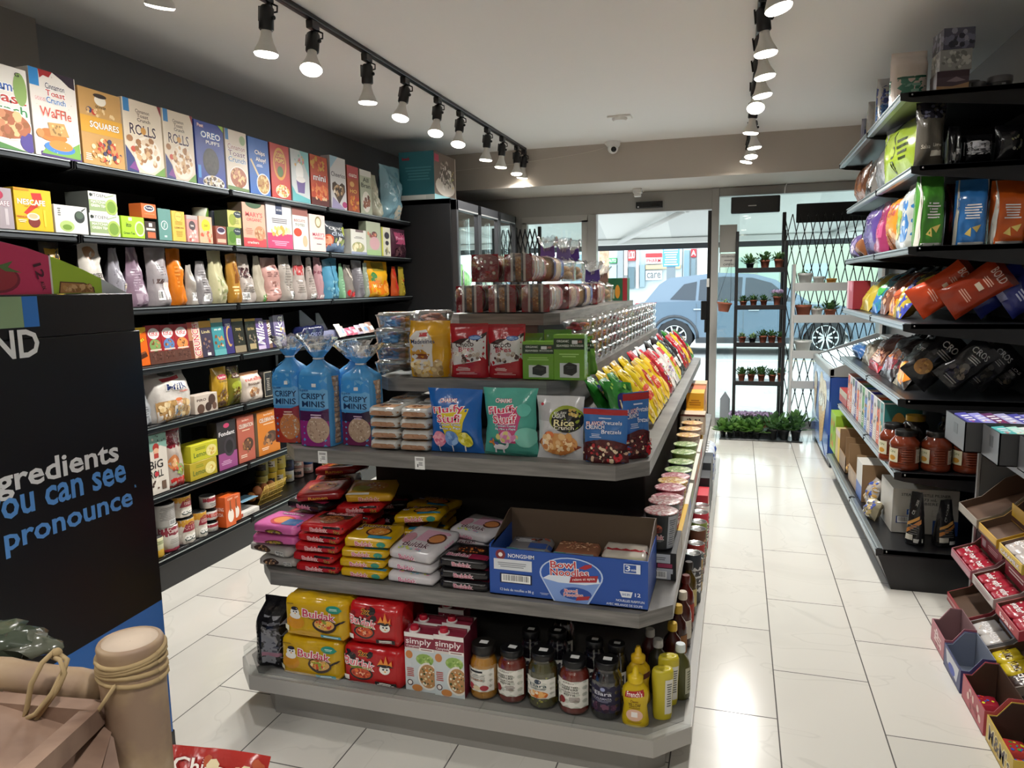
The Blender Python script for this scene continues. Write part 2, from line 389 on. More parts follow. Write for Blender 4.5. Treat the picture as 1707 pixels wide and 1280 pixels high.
# ================================================================== the room
BLK = M('0b0b0d', 'plast'); BLKM = M('101114', 'matte'); STEEL = M('8b9094', 'steel'); WHITE = M('e9e8e4', 'plast'); ALU = M('a3a29e', 'plast')
CEIL = 2.56
def floor_mat():
    m, nt, b = nodemat('marble_tile'); L = nt.links.new; N = nt.nodes.new
    t = N('ShaderNodeTexCoord'); s = N('ShaderNodeSeparateXYZ'); c = N('ShaderNodeCombineXYZ'); a = N('ShaderNodeMath'); d = N('ShaderNodeMath'); br = N('ShaderNodeTexBrick')
    a.operation = 'SUBTRACT'; a.inputs[1].default_value = 3.235-.31; d.operation = 'SUBTRACT'; d.inputs[1].default_value = .1507
    L(t.outputs['Object'], s.inputs[0]); L(s.outputs['Y'], a.inputs[0]); L(s.outputs['X'], d.inputs[0]); L(a.outputs[0], c.inputs[0]); L(d.outputs[0], c.inputs[1]); L(c.outputs[0], br.inputs['Vector'])
    br.inputs['Scale'].default_value = 1; br.inputs['Brick Width'].default_value = .62; br.inputs['Row Height'].default_value = .31; br.inputs['Mortar Size'].default_value = .0022; br.inputs['Mortar Smooth'].default_value = .1
    br.inputs['Color1'].default_value = lin('d9d6ce'); br.inputs['Color2'].default_value = lin('d0cdc5'); br.inputs['Mortar'].default_value = lin('55524e'); br.inputs['Bias'].default_value = 0
    n1 = N('ShaderNodeTexNoise'); n1.inputs['Scale'].default_value = 1.1; n1.inputs['Detail'].default_value = 3; n1.inputs['Distortion'].default_value = 2.4
    L(t.outputs['Object'], n1.inputs['Vector'])
    r = N('ShaderNodeValToRGB'); e = r.color_ramp.elements; e[0].position = .0; e[0].color = (1, 1, 1, 1); e[1].position = 1; e[1].color = (1, 1, 1, 1)
    for p, v in ((.49, 1), (.497, .9), (.504, 1), (.36, 1), (.60, .95)): q = e.new(p); q.color = (v, v, v, 1)
    L(n1.outputs[0], r.inputs[0]); mx = N('ShaderNodeMix'); mx.data_type = 'RGBA'; mx.blend_type = 'MULTIPLY'; mx.inputs[0].default_value = 1
    L(br.outputs['Color'], mx.inputs[6]); L(r.outputs[0], mx.inputs[7]); L(mx.outputs[2], b.inputs['Base Color'])
    rr = N('ShaderNodeMapRange'); rr.inputs[3].default_value = .17; rr.inputs[4].default_value = .8; L(br.outputs['Fac'], rr.inputs[0]); L(rr.outputs[0], b.inputs['Roughness'])
    u = N('ShaderNodeBump'); u.invert = True; u.inputs['Strength'].default_value = .3; u.inputs['Distance'].default_value = .002; L(br.outputs['Fac'], u.inputs['Height']); L(u.outputs[0], b.inputs['Normal'])
    return m
def wallmat(name, col, rough=.7):
    m, nt, b = nodemat(name)
    if nt is None: return m
    b.inputs['Base Color'].default_value = lin(col); b.inputs['Roughness'].default_value = rough
    n = nt.nodes.new('ShaderNodeTexNoise'); u = nt.nodes.new('ShaderNodeBump'); n.inputs['Scale'].default_value = 60; u.inputs['Strength'].default_value = .06; nt.links.new(n.outputs[0], u.inputs['Height']); nt.links.new(u.outputs[0], b.inputs['Normal'])
    return m
CHAR = wallmat('charcoal_paint', '7c7d80', .55); OFFW = wallmat('white_paint', 'efeeec'); GREIGE = wallmat('greige_paint', 'b9b0a6', .6); BACKW = wallmat('back_paint', 'c9c6c0')
XL, XR, YB, YF = -3.0, 1.27, -2.2, 7.3
def sbox(name, *a, m, c=.002):
    b = B(); b.box(*a, m, c); return struct(b.obj(name))
sbox('floor', XL-.2, YB-.2, -.1, XR+.2, YF+.02, 0, m=floor_mat(), c=0)
sbox('ceiling', XL-.2, YB-.2, CEIL, XR+.2, 6.42, CEIL+.1, m=OFFW, c=0)
sbox('wall_left', XL-.1, YB, 0, XL, YF+.1, CEIL, m=CHAR, c=0)
sbox('wall_left_pier', XL, YB, 1.98, XL+.05, 2.62, CEIL, m=wallmat('taupe_paint', '8b8681', .6), c=0)
sbox('wall_right', XR, YB, 0, XR+.1, YF+.1, CEIL, m=CHAR if 0 else wallmat('grey_paint', '8d8d8e', .6), c=0)
sbox('wall_back', XL, YB-.1, 0, XR, YB, CEIL, m=BACKW, c=0)
sbox('wall_front_beam', XL, 6.42, 2.24, XR, YF+.1, CEIL+.1, m=GREIGE, c=0)
sbox('trim_1', XL, 7.24, 2.05, -.25, YF+.04, 2.238, m=ALU)                      # door header
sbox('trim_2', -.25, 7.2, 0, -.185, YF+.02, 2.238, m=ALU)                      # mullion right of the door
sbox('trim_3', -1.425, 7.22, 0, -1.34, YF+.02, 2.05, m=ALU)
sbox('trim_4', -.185, 7.22, 2.16, XR, YF+.02, 2.238, m=ALU)
sbox('trim_5', -.185, 7.26, 0, XR, YF+.02, .07, m=ALU)
sbox('trim_6', -1.34, 7.2, .0, -.25, YF+.02, .006, m=STEEL)                   # door track in the floor
sbox('wall_front_left', XL, 7.26, 0, -2.1, YF+.04, 2.05, m=ALU)
GLASS = clear('window_glass', 'f0f7f5', .04, .02)
b = B(); fr = M('b5b4b0', 'plast')
for a in ((-2.1, 1.98, -1.425, 2.05), (-2.1, 0, -2.05, 2.0), (-1.49, 0, -1.425, 2.0), (-2.1, 0, -1.425, .08)): b.box(a[0], 7.24, a[1], a[2], 7.3, a[3], fr)
w1 = struct(b.obj('window_1')); g = B(); g.box(-2.05, 7.265, .08, -1.49, 7.275, 1.98, GLASS, 0); g.obj('pane', w1)
b = B(); b.box(XR-.05, 7.24, .07, XR, 7.3, 2.16, ALU); w2 = struct(b.obj('window_2')); g = B(); g.box(-.185, 7.27, .07, XR-.05, 7.28, 2.16, GLASS, 0); g.obj('pane', w2)
# sliding door: only its black closing stile and lock stand in the opening
b = B(); b.box(-.285, 7.25, .007, -.252, 7.29, 2.04, M('141416', 'plast')); b.box(-.287, 7.243, 1.33, -.262, 7.25, 1.41, WHITE); dr = struct(b.obj('door_1'))
b = B(); b.box(-.335, 7.21, 1.02, -.275, 7.25, 1.20, BLK, .006); b.box(-.30, 7.2, .9, -.275, 7.24, 1.02, BLK, .004); b.obj('door_handle', dr)
# motion sensor, soffit box, detector, cctv
def simple(name, label, cat, boxes, m, group=None):
    b = B()
    for a in boxes: b.box(*a[:6], a[6] if len(a) > 6 else m, .003)
    return tag(b.obj(name), label, cat, group)
p = at(1082, 341, y=7.2); simple('motion_sensor', 'black bar shaped motion sensor on the aluminium header over the entrance', 'sensor', [(p.x-.125, 7.2, p.z-.03, p.x+.125, 7.24, p.z+.03), (p.x-.11, 7.195, p.z-.024, p.x-.095, 7.2, p.z-.012, M('eeeeee', 'gloss')), (p.x+.02, 7.196, p.z-.02, p.x+.1, 7.2, p.z+.01, M('050505', 'gloss'))], BLK)
simple('junction_box', 'small white box under the soffit above the entrance', 'box', [(-.95, 6.95, 2.20, -.87, 7.03, 2.24), (-.94, 6.96, 2.17, -.88, 7.02, 2.2)], WHITE)
b = B(); b.lathe([(.055, 0), (.055, -.02), (.045, -.032)], WHITE, 20); q = at(1033, 194, z=CEIL); b.box(-.085, -.05, -.014, .085, .05, 0, WHITE, .006); tag(b.obj('smoke_detector', loc=(q.x, q.y, CEIL)), 'flat white smoke detector on the ceiling between the light tracks', 'detector')
q = at(1024, 238, y=6.42)
cc = thing('security_camera', 'white dome security camera where the ceiling meets the front beam', 'camera', (q.x, 6.36, CEIL))
b = B(); b.lathe([(.06, 0), (.06, -.025), (.05, -.04)], WHITE, 20); b.box(-.07, -.03, -.02, .01, .035, 0, WHITE, .004); b.obj('mount', cc)
b = B(); b.ball((.0, -.01, -.055), .045, WHITE, 16, 10); b.obj('dome', cc); b = B(); b.lathe([(.022, 0), (.022, .012), (.012, .014)], M('0a0a0a', 'gloss'), 14); b.obj('lens', cc, (0.012, -.05, -.07), rot=(radians(105), 0, radians(15)))
b = B(); pts = [(q.x-.075-.012*i*i-.03*i, 6.416, CEIL-.03-.012*i) for i in range(12)]; b.tube(pts, .003, M('cfc8be', 'plast'), 6); tag(b.obj('camera_cable'), 'thin pale cable sagging along the beam from the dome camera', 'cable')
b = B(); b.tube([at(1398, 300, y=7.15), at(1340, 302, y=7.15), at(1312, 305, y=7.15), at(1309, 312, y=7.15), at(1308, 322, y=7.15)], .005, WHITE, 6); tag(b.obj('window_cable'), 'white cable clipped along the top of the right window', 'cable')
# ================================================================== track lights
FACE = emit('bulb_face', 'fff6e4', BULB_EMIT)
def track(name, x, y0, y1, label):
    t = thing(name, label, 'light track', (x, y0, CEIL))
    b = B(); b.box(-.018, 0, -.02, .018, y1-y0, 0, BLK, .002); b.box(-.006, .01, -.0215, .006, y1-y0-.01, -.02, M('3a3a3c', 'steel'), 0); b.obj('rail', t)
    b = B(); b.box(-.02, y1-y0-.02, -.022, .02, y1-y0+.01, 0, BLK, .002); b.obj('end_cap', t)
def lamp(x, y, z, tx, ty, label, lit=1., group=None, proto=[None]):
    """x, y on the track; z height of the bulb's face; tx, ty lean"""
    d = CEIL-.0222; L0 = z+.19-d
    t = thing('track_spotlight', label, 'spotlight', (x, y, d), group=group)
    b = B(); b.box(-.017, -.03, -.035, .017, .03, 0, BLK, .003); b.box(-.01, .012, -.055, .01, .03, -.03, M('2b2b2d', 'plast'), .002); b.obj('adapter', t)
    R = Matrix.Rotation(tx, 4, 'X') @ Matrix.Rotation(ty, 4, 'Y'); top = Vector((0, 0, -.06))
    b = B(); b.tube([(0, .02, -.03), (.03, .03, -.045), (.034, .02, -.07), (.012, .01, -.075), (0, .0, -.062)], .004, BLK, 6); b.obj('cord', t)
    hh = Matrix.Translation(top) @ R
    def put(b, n): o = b.obj(n, t); o.matrix_local = hh; return o
    ln = max(.078, (d-.06)-(z+.10))
    b = B(); b.lathe([(.018, .012), (.029, 0), (.029, -ln), (.024, -ln-.005)], BLK, 18); b.ball((.033, 0, -ln*.45), .009, BLK, 8, 5); b.box(-.035, -.006, -ln*.6, -.028, .006, .01, BLK, .001); put(b, 'lamp_holder')
    b = B(); b.lathe([(.02, -ln), (.022, -ln-.025), (.03, -ln-.05), (.046, -ln-.082), (.0475, -ln-.092)], M('d8d6d0', 'plast'), 20, cap=False); bb = put(b, 'bulb')
    b = B(); b.lathe([(.0475, -ln-.092), (.043, -ln-.099), (.02, -ln-.102), (.0003, -ln-.103)], FACE, 20, cap=False); f = put(b, 'bulb_lens'); 
    if lit:
        li = bpy.data.lights.new('bulb_light', 'SPOT'); li.energy = BULB_W*lit; li.spot_size = radians(152); li.spot_blend = .8; li.shadow_soft_size = .04; li.color = (1, .97, .92)
        lo = bpy.data.objects.new('bulb_light', li); COL.objects.link(lo); lo.parent = t; lo.matrix_local = hh @ Matrix.Translation((0, 0, -ln-.115))
    return t
XT = -1.81
track('light_track', XT, 1.0, 6.34, 'long black ceiling light track on the left, over the aisle')
ORD = ['nearest', 'second', 'third', 'fourth', 'fifth', 'sixth', 'seventh', 'eighth', 'ninth', 'tenth', 'eleventh', 'twelfth']
for i, (px, py, a, c) in enumerate([(273, 10, .25, .3), (448, 80, .0, .08), (525, 118, -.35, -.1), (614, 163, .05, .05), (677, 190, -.25, .1), (731, 216, -.3, 0), (768, 237, -.3, 0), (813, 253, 0, .1), (838, 273, 0, .1), (862, 285, -.1, 0), (874, 293, .1, .15)]):
    q = at(px, py, x=XT); lamp(XT, q.y, min(2.34, max(2.29, q.z)), a, c, f'white reflector bulb in black holder, {ORD[i]} lamp along the left track')
XT2 = at(1281, 20, z=2.535).x; 
track('light_track', .07, 1.0, 6.3, 'black ceiling light track over the right aisle, seen end on')
for i, (px, py, a, c) in enumerate([(1287, 8, -.05, -.25), (1277, 80, 0, -.1), (1277, 120, 0, -.15), (1275, 152, .0, -.15), (1273, 184, -.5, 0), (1271, 214, .05, .1), (1270, 240, 0, -.1), (1267, 257, -.2, 0), (1267, 266, 0, .2)]):
    z = 2.33; q = at(px, py, z=z); lamp(.07, q.y if q.y < 6.25 else 6.25-.2*(8-i), z, a, c, f'white reflector bulb in black holder, {ORD[i]} lamp along the right track')
for i, y in enumerate((-1.2, .3)):
    for x in (XT, .07): lamp(x, y, 2.32, 0, 0, f'ceiling spotlight behind the camera over the {"left" if x < -1 else "right"} aisle, {("farther", "closer")[i]} one', lit=1.5)
# ================================================================== wall shelving
RAIL = M('26292c', 'steel'); SHB = M('121316', 'plast'); CLR = clear('ticket_strip', 'ffffff', .10, .05)
def shelving(name, label, sx, xf, xw, y0, y1, joints, levels, fronts, z_up, end_near=True, rail_m=RAIL):
    """sx=+1: faces +X (left wall), -1 faces -X"""
    t = thing(name, label, 'shelving', (xw, y0, 0))
    O = Vector((xw, y0, 0)); 
    def bx(b, *a, m=SHB, c=.002): b.box(a[0]-O.x, a[1]-O.y, a[2], a[3]-O.x, a[4]-O.y, a[5], m, c)
    b = B(); bx(b, xw, y0, 0, xw+sx*.03, y1, z_up, m=M('16171a', 'matte')); b.obj('back_panel', t)
    edges = [y0]+joints+[y1]
    for y in edges: 
        b = B(); bx(b, xw+sx*.03, y-.015, 0, xw+sx*.055, y+.015, z_up, m=BLK); b.obj('upright', t)
    for li, (z, xf) in enumerate(zip(levels, fronts)):
        for k in range(len(edges)-1):
            a, c_ = edges[k]+.004, edges[k+1]-.004
            b = B(); bx(b, xw+sx*.05, a, z-.028, xf-sx*.02, c_, z-.004)
            s = b.obj('shelf', t)
            b = B(); P = [(xf-sx*.02, z-.005), (xf-sx*.004, z-.003), (xf+sx*.002, z-.004), (xf+sx*.008, z-.030), (xf+sx*.004, z-.036), (xf-sx*.02, z-.034)]
            b.prism([(p[0]-O.x, p[1]) for p in P], a-O.y+.012, c_-O.y-.012, rail_m, 'y'); b.box(xf+sx*.0055-O.x, a-O.y+.012, z-.008, xf+sx*.0105-O.x, c_-O.y-.012, z-.012, M('b9c2c6', 'steel'), 0); b.obj('price_rail', s)  # pale strip on the rail is a painted thin highlight
            if li < len(levels)-1 or 1:
                for yy, q in ((a, 1), (c_, -1)):
                    b = B(); dp = .075 if abs(z-levels[0]) > .01 or 1 else .05
                    b.prism([((xw+sx*.05)-O.x, z-.03-dp), ((xw+sx*.05)-O.x, z-.006), (xf-O.x, z-.006), (xf+sx*.01-O.x, z-.006), (xf+sx*.008-O.x, z-.036), (xf-sx*.03-O.x, z-.045)], yy-O.y-.0, yy-O.y+q*.0035, BLK, 'y'); b.ball((xf-sx*.035-O.x, yy-O.y, z-.015), .0045, M('9a9a9a', 'steel'), 8, 5); b.obj('bracket', s)
    z0 = levels[-1]; xf = fronts[-1]; kf = XKICK[sx]
    b = B(); b.prism([(xw-O.x, 0), (kf-O.x, 0), (xf-O.x, z0-.036), (xf-O.x, z0-.03), (xw-O.x, z0-.03)], 0, y1-y0, M('17181b', 'plast'), 'y'); b.obj('base', t)
    return t
XKICK = {1: -2.512, -1: .685}
LZ = [1.895, 1.61, 1.312, 1.045, .775, .455, .158]
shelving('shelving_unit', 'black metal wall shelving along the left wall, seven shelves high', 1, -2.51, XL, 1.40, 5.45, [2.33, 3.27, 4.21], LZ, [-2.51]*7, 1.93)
RZ = [2.14, 1.845, 1.515, 1.19, .865, .54, .185]
shelving('shelving_unit', 'black metal wall shelving along the right wall with bright price rails', -1, .685, XR, 3.48, 5.42, [4.32], RZ, [.63, .685, .69, .686, .682, .682, .625], 2.16, rail_m=M('9aa3a7', 'steel'))  # paler rail colour has the reflected daylight put into it
# ================================================================== centre gondola: stepped shelves with cut corners
WOODG, nt, bs = nodemat('grey_woodgrain')
t_ = nt.nodes.new('ShaderNodeTexCoord'); mp = nt.nodes.new('ShaderNodeMapping'); mp.inputs['Scale'].default_value = (2.2, 2.2, 26); n_ = nt.nodes.new('ShaderNodeTexNoise'); n_.inputs['Scale'].default_value = 3; n_.inputs['Detail'].default_value = 6
r_ = nt.nodes.new('ShaderNodeValToRGB'); r_.color_ramp.elements[0].position = .3; r_.color_ramp.elements[0].color = lin('605e5b'); r_.color_ramp.elements[1].position = .7; r_.color_ramp.elements[1].color = lin('86837f')
nt.links.new(t_.outputs['Object'], mp.inputs[0]); nt.links.new(mp.outputs[0], n_.inputs[0]); nt.links.new(n_.outputs[0], r_.inputs[0]); nt.links.new(r_.outputs[0], bs.inputs[0]); bs.inputs['Roughness'].default_value = .38
LITEG, nt, bs = nodemat('pale_laminate'); bs.inputs['Base Color'].default_value = lin('a3a09a'); bs.inputs['Roughness'].default_value = .3
GC = -.83
#       z top, half width, y front, y back, corner cut, board thickness
GT = [(.155, .735, 1.85, 5.30, .095, .050), (.475, .675, 1.925, 5.22, .085, .042), (.872, .60, 1.985, 5.14, .085, .042), (1.080, .33, 2.175, 4.95, .06, .042), (1.274, .212, 2.56, 4.62, .05, .042)]
gon = thing('display_gondola', 'grey woodgrain stepped display gondola with five shelves in the centre', 'display stand', (GC, 1.85, 0))
def octo(h, y0, y1, c): return [(-h, y0+c), (-h+c, y0), (h-c, y0), (h, y0+c), (h, y1-c), (h-c, y1), (-h+c, y1), (-h, y1-c)]
for i, (z, h, y0, y1, c, th) in enumerate(GT):
    b = B(); b.prism(octo(h, y0-1.85, y1-1.85, c), z-th, z, WOODG if i else LITEG)
    if i == 0: b.prism([(p[0]*.995, p[1]*1) for p in octo(h-.02, y0-1.85+.02, y1-1.85-.02, c)], z-.0005, z+.002, M('6a6966', 'plast'))
    b.obj('shelf', gon)
b = B(); b.prism(octo(.66, .06, 3.39, .07), 0, .106, M('8d8a85', 'plast')); b.obj('base', gon)
PANEL = M('2a2625', 'matte')
for i, (z0, z1, h, ya, yb) in enumerate([(.155, .435, .50, .62, 2.9), (.475, .83, .53, .70, 2.9), (.872, 1.04, .20, .60, 2.8), (1.08, 1.234, .14, .72, 2.6)]):
    b = B(); b.box(-h, ya, z0, h, yb, z1, PANEL if i < 2 else M('4b4946', 'plast'), .004); b.obj('core_panel', gon)
b = B()
S_ = lambda sgn: None
# clear guard strip round the lowest shelf
g = B(); o = octo(.732, .004, 3.446, .095); rim = [Vector((p[0], p[1], 0)) for p in o]
for k in (7, 0, 1, 2, 3):
    a, c_ = rim[k], rim[(k+1) % 8]; g.add([(a.x, a.y, .155), (c_.x, c_.y, .155), (c_.x, c_.y, .19), (a.x, a.y, .19)], [(0, 1, 2, 3)], clear('acrylic_guard', 'f4f8f8', .10, .05))
g.obj('acrylic_guard', gon)
for px, zt in ((538, 2), (700, 2)):
    z, h, y0 = GT[zt][:3]; x = Xo(px, y0, z-.02)-GC; b = B(); b.box(x-.016, y0-1.85-.0015, z-.043, x+.016, y0-1.85-.0002, z-.004, M('e8e8e6', 'paper'), 0)
    draw(b, lambda u, v, o, x=x, y0=y0, z=z: (x-.016+u*.032, y0-1.85-.0017-o, z-.043+v*.039), [('l', .5, .8, .8, .2, 2, '444'), ('t', '1' if px > 600 else '2', .3, .3, .1, .25, '333'), ('l', .6, .45, .5, .3, 3, '666')], .032, .039); b.obj('price_tag', gon)
# ================================================================== drinks coolers
CX0, CX1, CY0, CY1 = -2.95, -2.12, 5.47, 7.12; CH = 2.06
co = thing('drinks_cooler', 'black upright drinks cooler with three glass doors by the front window', 'cooler', (CX0, CY0, 0))
b = B(); w, d = CX1-CX0, CY1-CY0
b.box(0, 0, 0, w-.05, .03, CH, BLKM); b.box(0, d-.03, 0, w-.05, d, CH, BLKM); b.box(0, 0, CH-.04, w-.05, d, CH, BLKM); b.box(0, 0, 0, w-.05, d, .2, BLKM); b.box(0, 0, 0, .03, d, CH, M('d8dcdc', 'plast')); b.obj('cabinet', co)
for k in range(5): b = B(); b.box(.04, .04, .42+k*.32, w-.16, d-.04, .43+k*.32, M('c9cccc', 'plast'), 0); b.obj('shelf', co)
for k in range(3):
    y0, y1 = .01+k*(d-.02)/3, .01+(k+1)*(d-.02)/3-.008; dm = M('55565a', 'steel'); b = B()
    for a in ((y0, .2, y0+.035, CH-.01), (y1-.035, .2, y1, CH-.01), (y0, CH-.09, y1, CH-.01), (y0, .2, y1, .26)): b.box(w-.05, a[0], a[1], w, a[2], a[3], dm, .003)
    b.box(w-.001, y0+.04, CH-.085, w+.002, y1-.04, CH-.075, M('c9c9c9', 'steel'), 0)
    do = b.obj('door', co); b = B(); b.box(w-.03, y0+.035, .26, w-.02, y1-.035, CH-.09, clear('cooler_glass', 'dfe9e6', .38, .02), 0); b.obj('glass', do)
    b = B(); b.tube([(w+.02, y0+.06, .9), (w+.02, y0+.06, 1.5)], .008, dm); b.obj('door_handle', do)
    b = B(); b.box(w-.075, y1-.085, .3, w-.068, y1-.07, CH-.12, emit('led_strip', 'e8fbff', 5.), 0); b.obj('light_strip', co)
rb = random.Random(4)
for k in range(2, 5):
    for r in range(9):
        for q in range(1):
            yy = .12+r*(d-.24)/8; zc = .431+k*.32; b = B(); c = rb.choice(['a33', '2a5', 'e8e8e8', '35a', 'd83', '6cc', 'ddd6b0', '8a4']); b.lathe([(.03, 0), (.032, .01), (.032, .12), (.013, .18), (.013, .21)], M(c, 'plast'), 12); b.box(-.013, -.013, .2, .013, .013, .22, WHITE, .003)
            tag(b.obj('drink_bottle', loc=(CX0+w-.2, CY0+yy, zc)), f'capped drink bottle in the cooler, {ORD[r]} from the shop side on its {["middle", "upper", "top"][k-2]} shelf', 'bottle', 'bottles inside the drinks cooler')
# teal carton on the cooler
q0, q1 = at(725, 320, y=5.50), at(766, 325, x=-2.33)
b = carton(.30, .46, .375, '2f6f7c', f=[('r', .0, 0, 1, .11, 'c8ccc8'), ('r', .05, .02, .75, .1, 'e4e4e0'), ('t', 'bosch', .2, .86, .2, .06, 'c0304a', '7c1f33'), ('l', .55, .55, .8, .3, 5, '4c8b96')],
    r=[('r', 0, 0, 1, .12, '8fc1c8'), ('r', .0, .12, 1, 1, '6e5f55'), ('e', .5, .32, .45, .2, 'd8cfc4'), ('b', .5, .55, .28, .3, 60, ['b9aca2', 'e9e2da', '51483f', '8a7f79'], .035), ('r', .02, .8, .22, .95, 'b5455c'), ('b', .8, .6, .12, .3, 14, ['d9c27a', 'a8b06a'], .02), ('r', .97, .12, 1, 1, 'd9cdbd')])
tag(b.obj('appliance_box', loc=(-2.455, 5.49+.23, CH)), 'teal appliance carton with a grey photo side, on top of the cooler', 'box')
# ================================================================== folded gate, lattice gate
def lattice(name, label, x0, x1, y, z0, z1, n, m, nz, r=.006):
    t = thing(name, label, 'gate', (x0, y, z0)); w, h = x1-x0, z1-z0; b = B(); st = w/n; hz = h/nz
    for i in range(n):
        for j in range(nz):
            for s in (0, 1):
                a = Vector(((i+s)*st, 0, j*hz)); c = Vector(((i+1-s)*st, .008*(1-2*s), (j+1)*hz)); b.tube([a, c], r, m, 4, False)
    b.obj('lattice', t)
    for x in (0, w): b = B(); b.box(x-.016, -.015, -.02, x+.016, .02, h+.02, m, .003); b.obj('post', t)
    return t
lattice('folding_gate', 'folded black scissor gate beside the cooler at the left window', -2.15, -1.90, 7.175, .05, 1.93, 5, BLK, 9, .008)
lattice('folding_gate', 'black scissor gate standing extended across the right window', .385, 1.22, 7.19, .03, 1.97, 12, BLK, 6, .0055)
p0, p1 = at(1219, 331, y=7.15), at(1300, 353, y=7.15)
b = B(); b.box(p0.x, 7.13, p1.z, p1.x, 7.2, p0.z+.01, BLK, .006); b.box(p0.x+.15, 7.128, p1.z+.06, p0.x+.22, 7.13, p1.z+.068, M('aaa', 'gloss')); tag(b.obj('heater_unit'), 'long black wall unit hung high in the right window', 'unit')
p0, p1 = at(1328, 340, y=7.23), at(1425, 368, y=7.23)
b = B(); b.box(p0.x, 7.21, p1.z, 1.2, 7.245, p0.z, BLK, .006)
for k in range(7): b.ball((p0.x+.1+k*.07, 7.208, p1.z+.06), .006, M('999', 'steel'), 8, 5)
tag(b.obj('gate_header'), 'black steel header plate above the scissor gate', 'panel')
# paper sheets taped to the glass
b = B(); p0, p1 = at(1200, 375, y=7.255), at(1228, 420, y=7.255); b.box(p0.x, 7.257, p1.z, p1.x, 7.26, p0.z, M('a9a8a2', 'paper'), 0); tag(b.obj('paper_notice'), 'plain grey paper taped on the glass beside the plant rack', 'paper')
b = B(); p0, p1 = at(1200, 423, y=7.255), at(1228, 445, y=7.255); b.box(p0.x, 7.257, p1.z, p1.x, 7.26, p0.z, M('d5d5d0', 'paper'), 0)
draw(b, lambda u, v, o: (p0.x+u*(p1.x-p0.x), 7.2565-o, p1.z+v*(p0.z-p1.z)), [('t', 'HOUSEHOLD', .5, .78, .8, .14, '444'), ('l', .5, .5, .5, .15, 1, '888'), ('t', 'OPEN', .5, .2, .6, .14, '555')], .15, .1); tag(b.obj('window_notice'), 'small printed white notice on the window glass beside the mullion', 'notice')
# ================================================================== the street outside
ASPH = speckle('asphalt', '9c9fa0', 'a9abab', 40, .8, .1); CONC = speckle('sidewalk', 'c2c4c2', 'd0d1ce', 12, .8, .1)
b = B(); b.box(-30, 9.6, -.3, 30, 60, -.08, ASPH, 0); o = struct(b.obj('ground'))
b = B(); b.box(-30, 7.33, -.3, 30, 9.6, -.02, CONC, .01); struct(b.obj('ground_sidewalk'))
b = B(); b.box(-30, 20.5, -.08, 30, 26, .02, CONC, .01); struct(b.obj('ground_far_sidewalk'))
b = B()
for x in range(-8, 9): b.box(x*3.2, 19.2, -.08, x*3.2+1.6, 19.3, -.078, M('e8e8e4', 'matte'), 0)
b.box(-25, 14.2, -.08, 25, 14.32, -.078, M('e3d9a0', 'matte'), 0); m_ = b.obj('lane_marking'); struct(m_)
def A(px, py, Y): return at(px, py, y=Y)
# awning
aw = thing('awning', 'striped shop awning with grey folding arms and dark valance outside the entrance', 'awning', (0, 7.4, 2.3))
zv0, zv1 = Zo(398, -.8, 9.4), Zo(415, -.8, 9.4)
b = B(); cv = M('d6d8d6', 'paper'); n = 10
for i in range(n):
    x0, x1 = -4+i*.8, -4+(i+1)*.8; vs = [(x0, .02, .25), (x1, .02, .25), (x1, 2.0, zv0-2.3), (x0, 2.0, zv0-2.3)]; b.add(vs+[(a, c, d+.01) for a, c, d in vs], [(0, 1, 2, 3), (7, 6, 5, 4), (0, 4, 5, 1), (2, 6, 7, 3)], cv if i % 2 else M('c5c8c7', 'paper'))
b.obj('canopy', aw)
b = B(); b.box(-4, 1.99, zv1-2.3, 4, 2.03, zv0-2.3, M('303337', 'paper'), .002); b.obj('valance', aw)
for xa, s in ((-1.55, 1), (.9, 1), (-3.6, 1)):
    b = B(); b.tube([(xa, .05, .0), (xa+1.0, 1.0, -.13)], .035, M('d0d1cf', 'plast')); b.tube([(xa+1.0, 1.0, -.13), (xa+.1, 1.95, zv0-2.33)], .028, M('d0d1cf', 'plast')); b.ball((xa+1.0, 1.0, -.13), .045, M('bcbdbb', 'plast')); b.obj('folding_arm', aw)
b = B(); b.box(-4, 1.93, zv0-2.36, 4, 2.0, zv0-2.29, M('dcdddb', 'plast'), .01); b.obj('front_bar', aw)
# the far shop row, one thing per shop front
YS = 23.5
def shop(name, px0, px1, wall, bits, label, top=300):
    a, c = A(px0, 470, YS), A(px1, 470, YS); t = thing(name, label, 'shop front', (a.x, YS, .02)); h = Zo(top, a.x, YS)
    b = B(); b.box(0, 0, 0, c.x-a.x-.02, 3, h, M(wall, 'matte'), 0); b.obj('wall', t)
    for nm, x0, y0, x1, y1, col, txt, tc_ in bits:
        p, q = A(x0, y1, YS), A(x1, y0, YS); b = B(); b.box(p.x-a.x, -.12, p.z, q.x-a.x, .0, q.z, M(col, 'plast' if nm != 'window' else 'gloss'), .01)
        if txt: draw(b, lambda u, v, o: (p.x-a.x+u*(q.x-p.x), -.12-o, p.z+v*(q.z-p.z)), [('t', txt, .5, .5, .86, .62, tc_)], q.x-p.x, q.z-p.z, off0=.01)
        b.obj(nm, t)
    return t
shop('shop_front', 940, 1047, 'c9cfd0', [('window', 952, 425, 990, 480, '8fa7b3', '', ''), ('sign', 1015, 431, 1029, 440, '3f9a62', 'AUTO', 'e8f4ea'), ('window', 1015, 442, 1029, 480, '9fc0cf', '', ''), ('column', 1030, 410, 1040, 482, '8f979b', '', ''), ('column', 1041, 410, 1047, 460, 'eef0ef', '', '')], 'pale shop front with a small green sign, left in the doorway view')
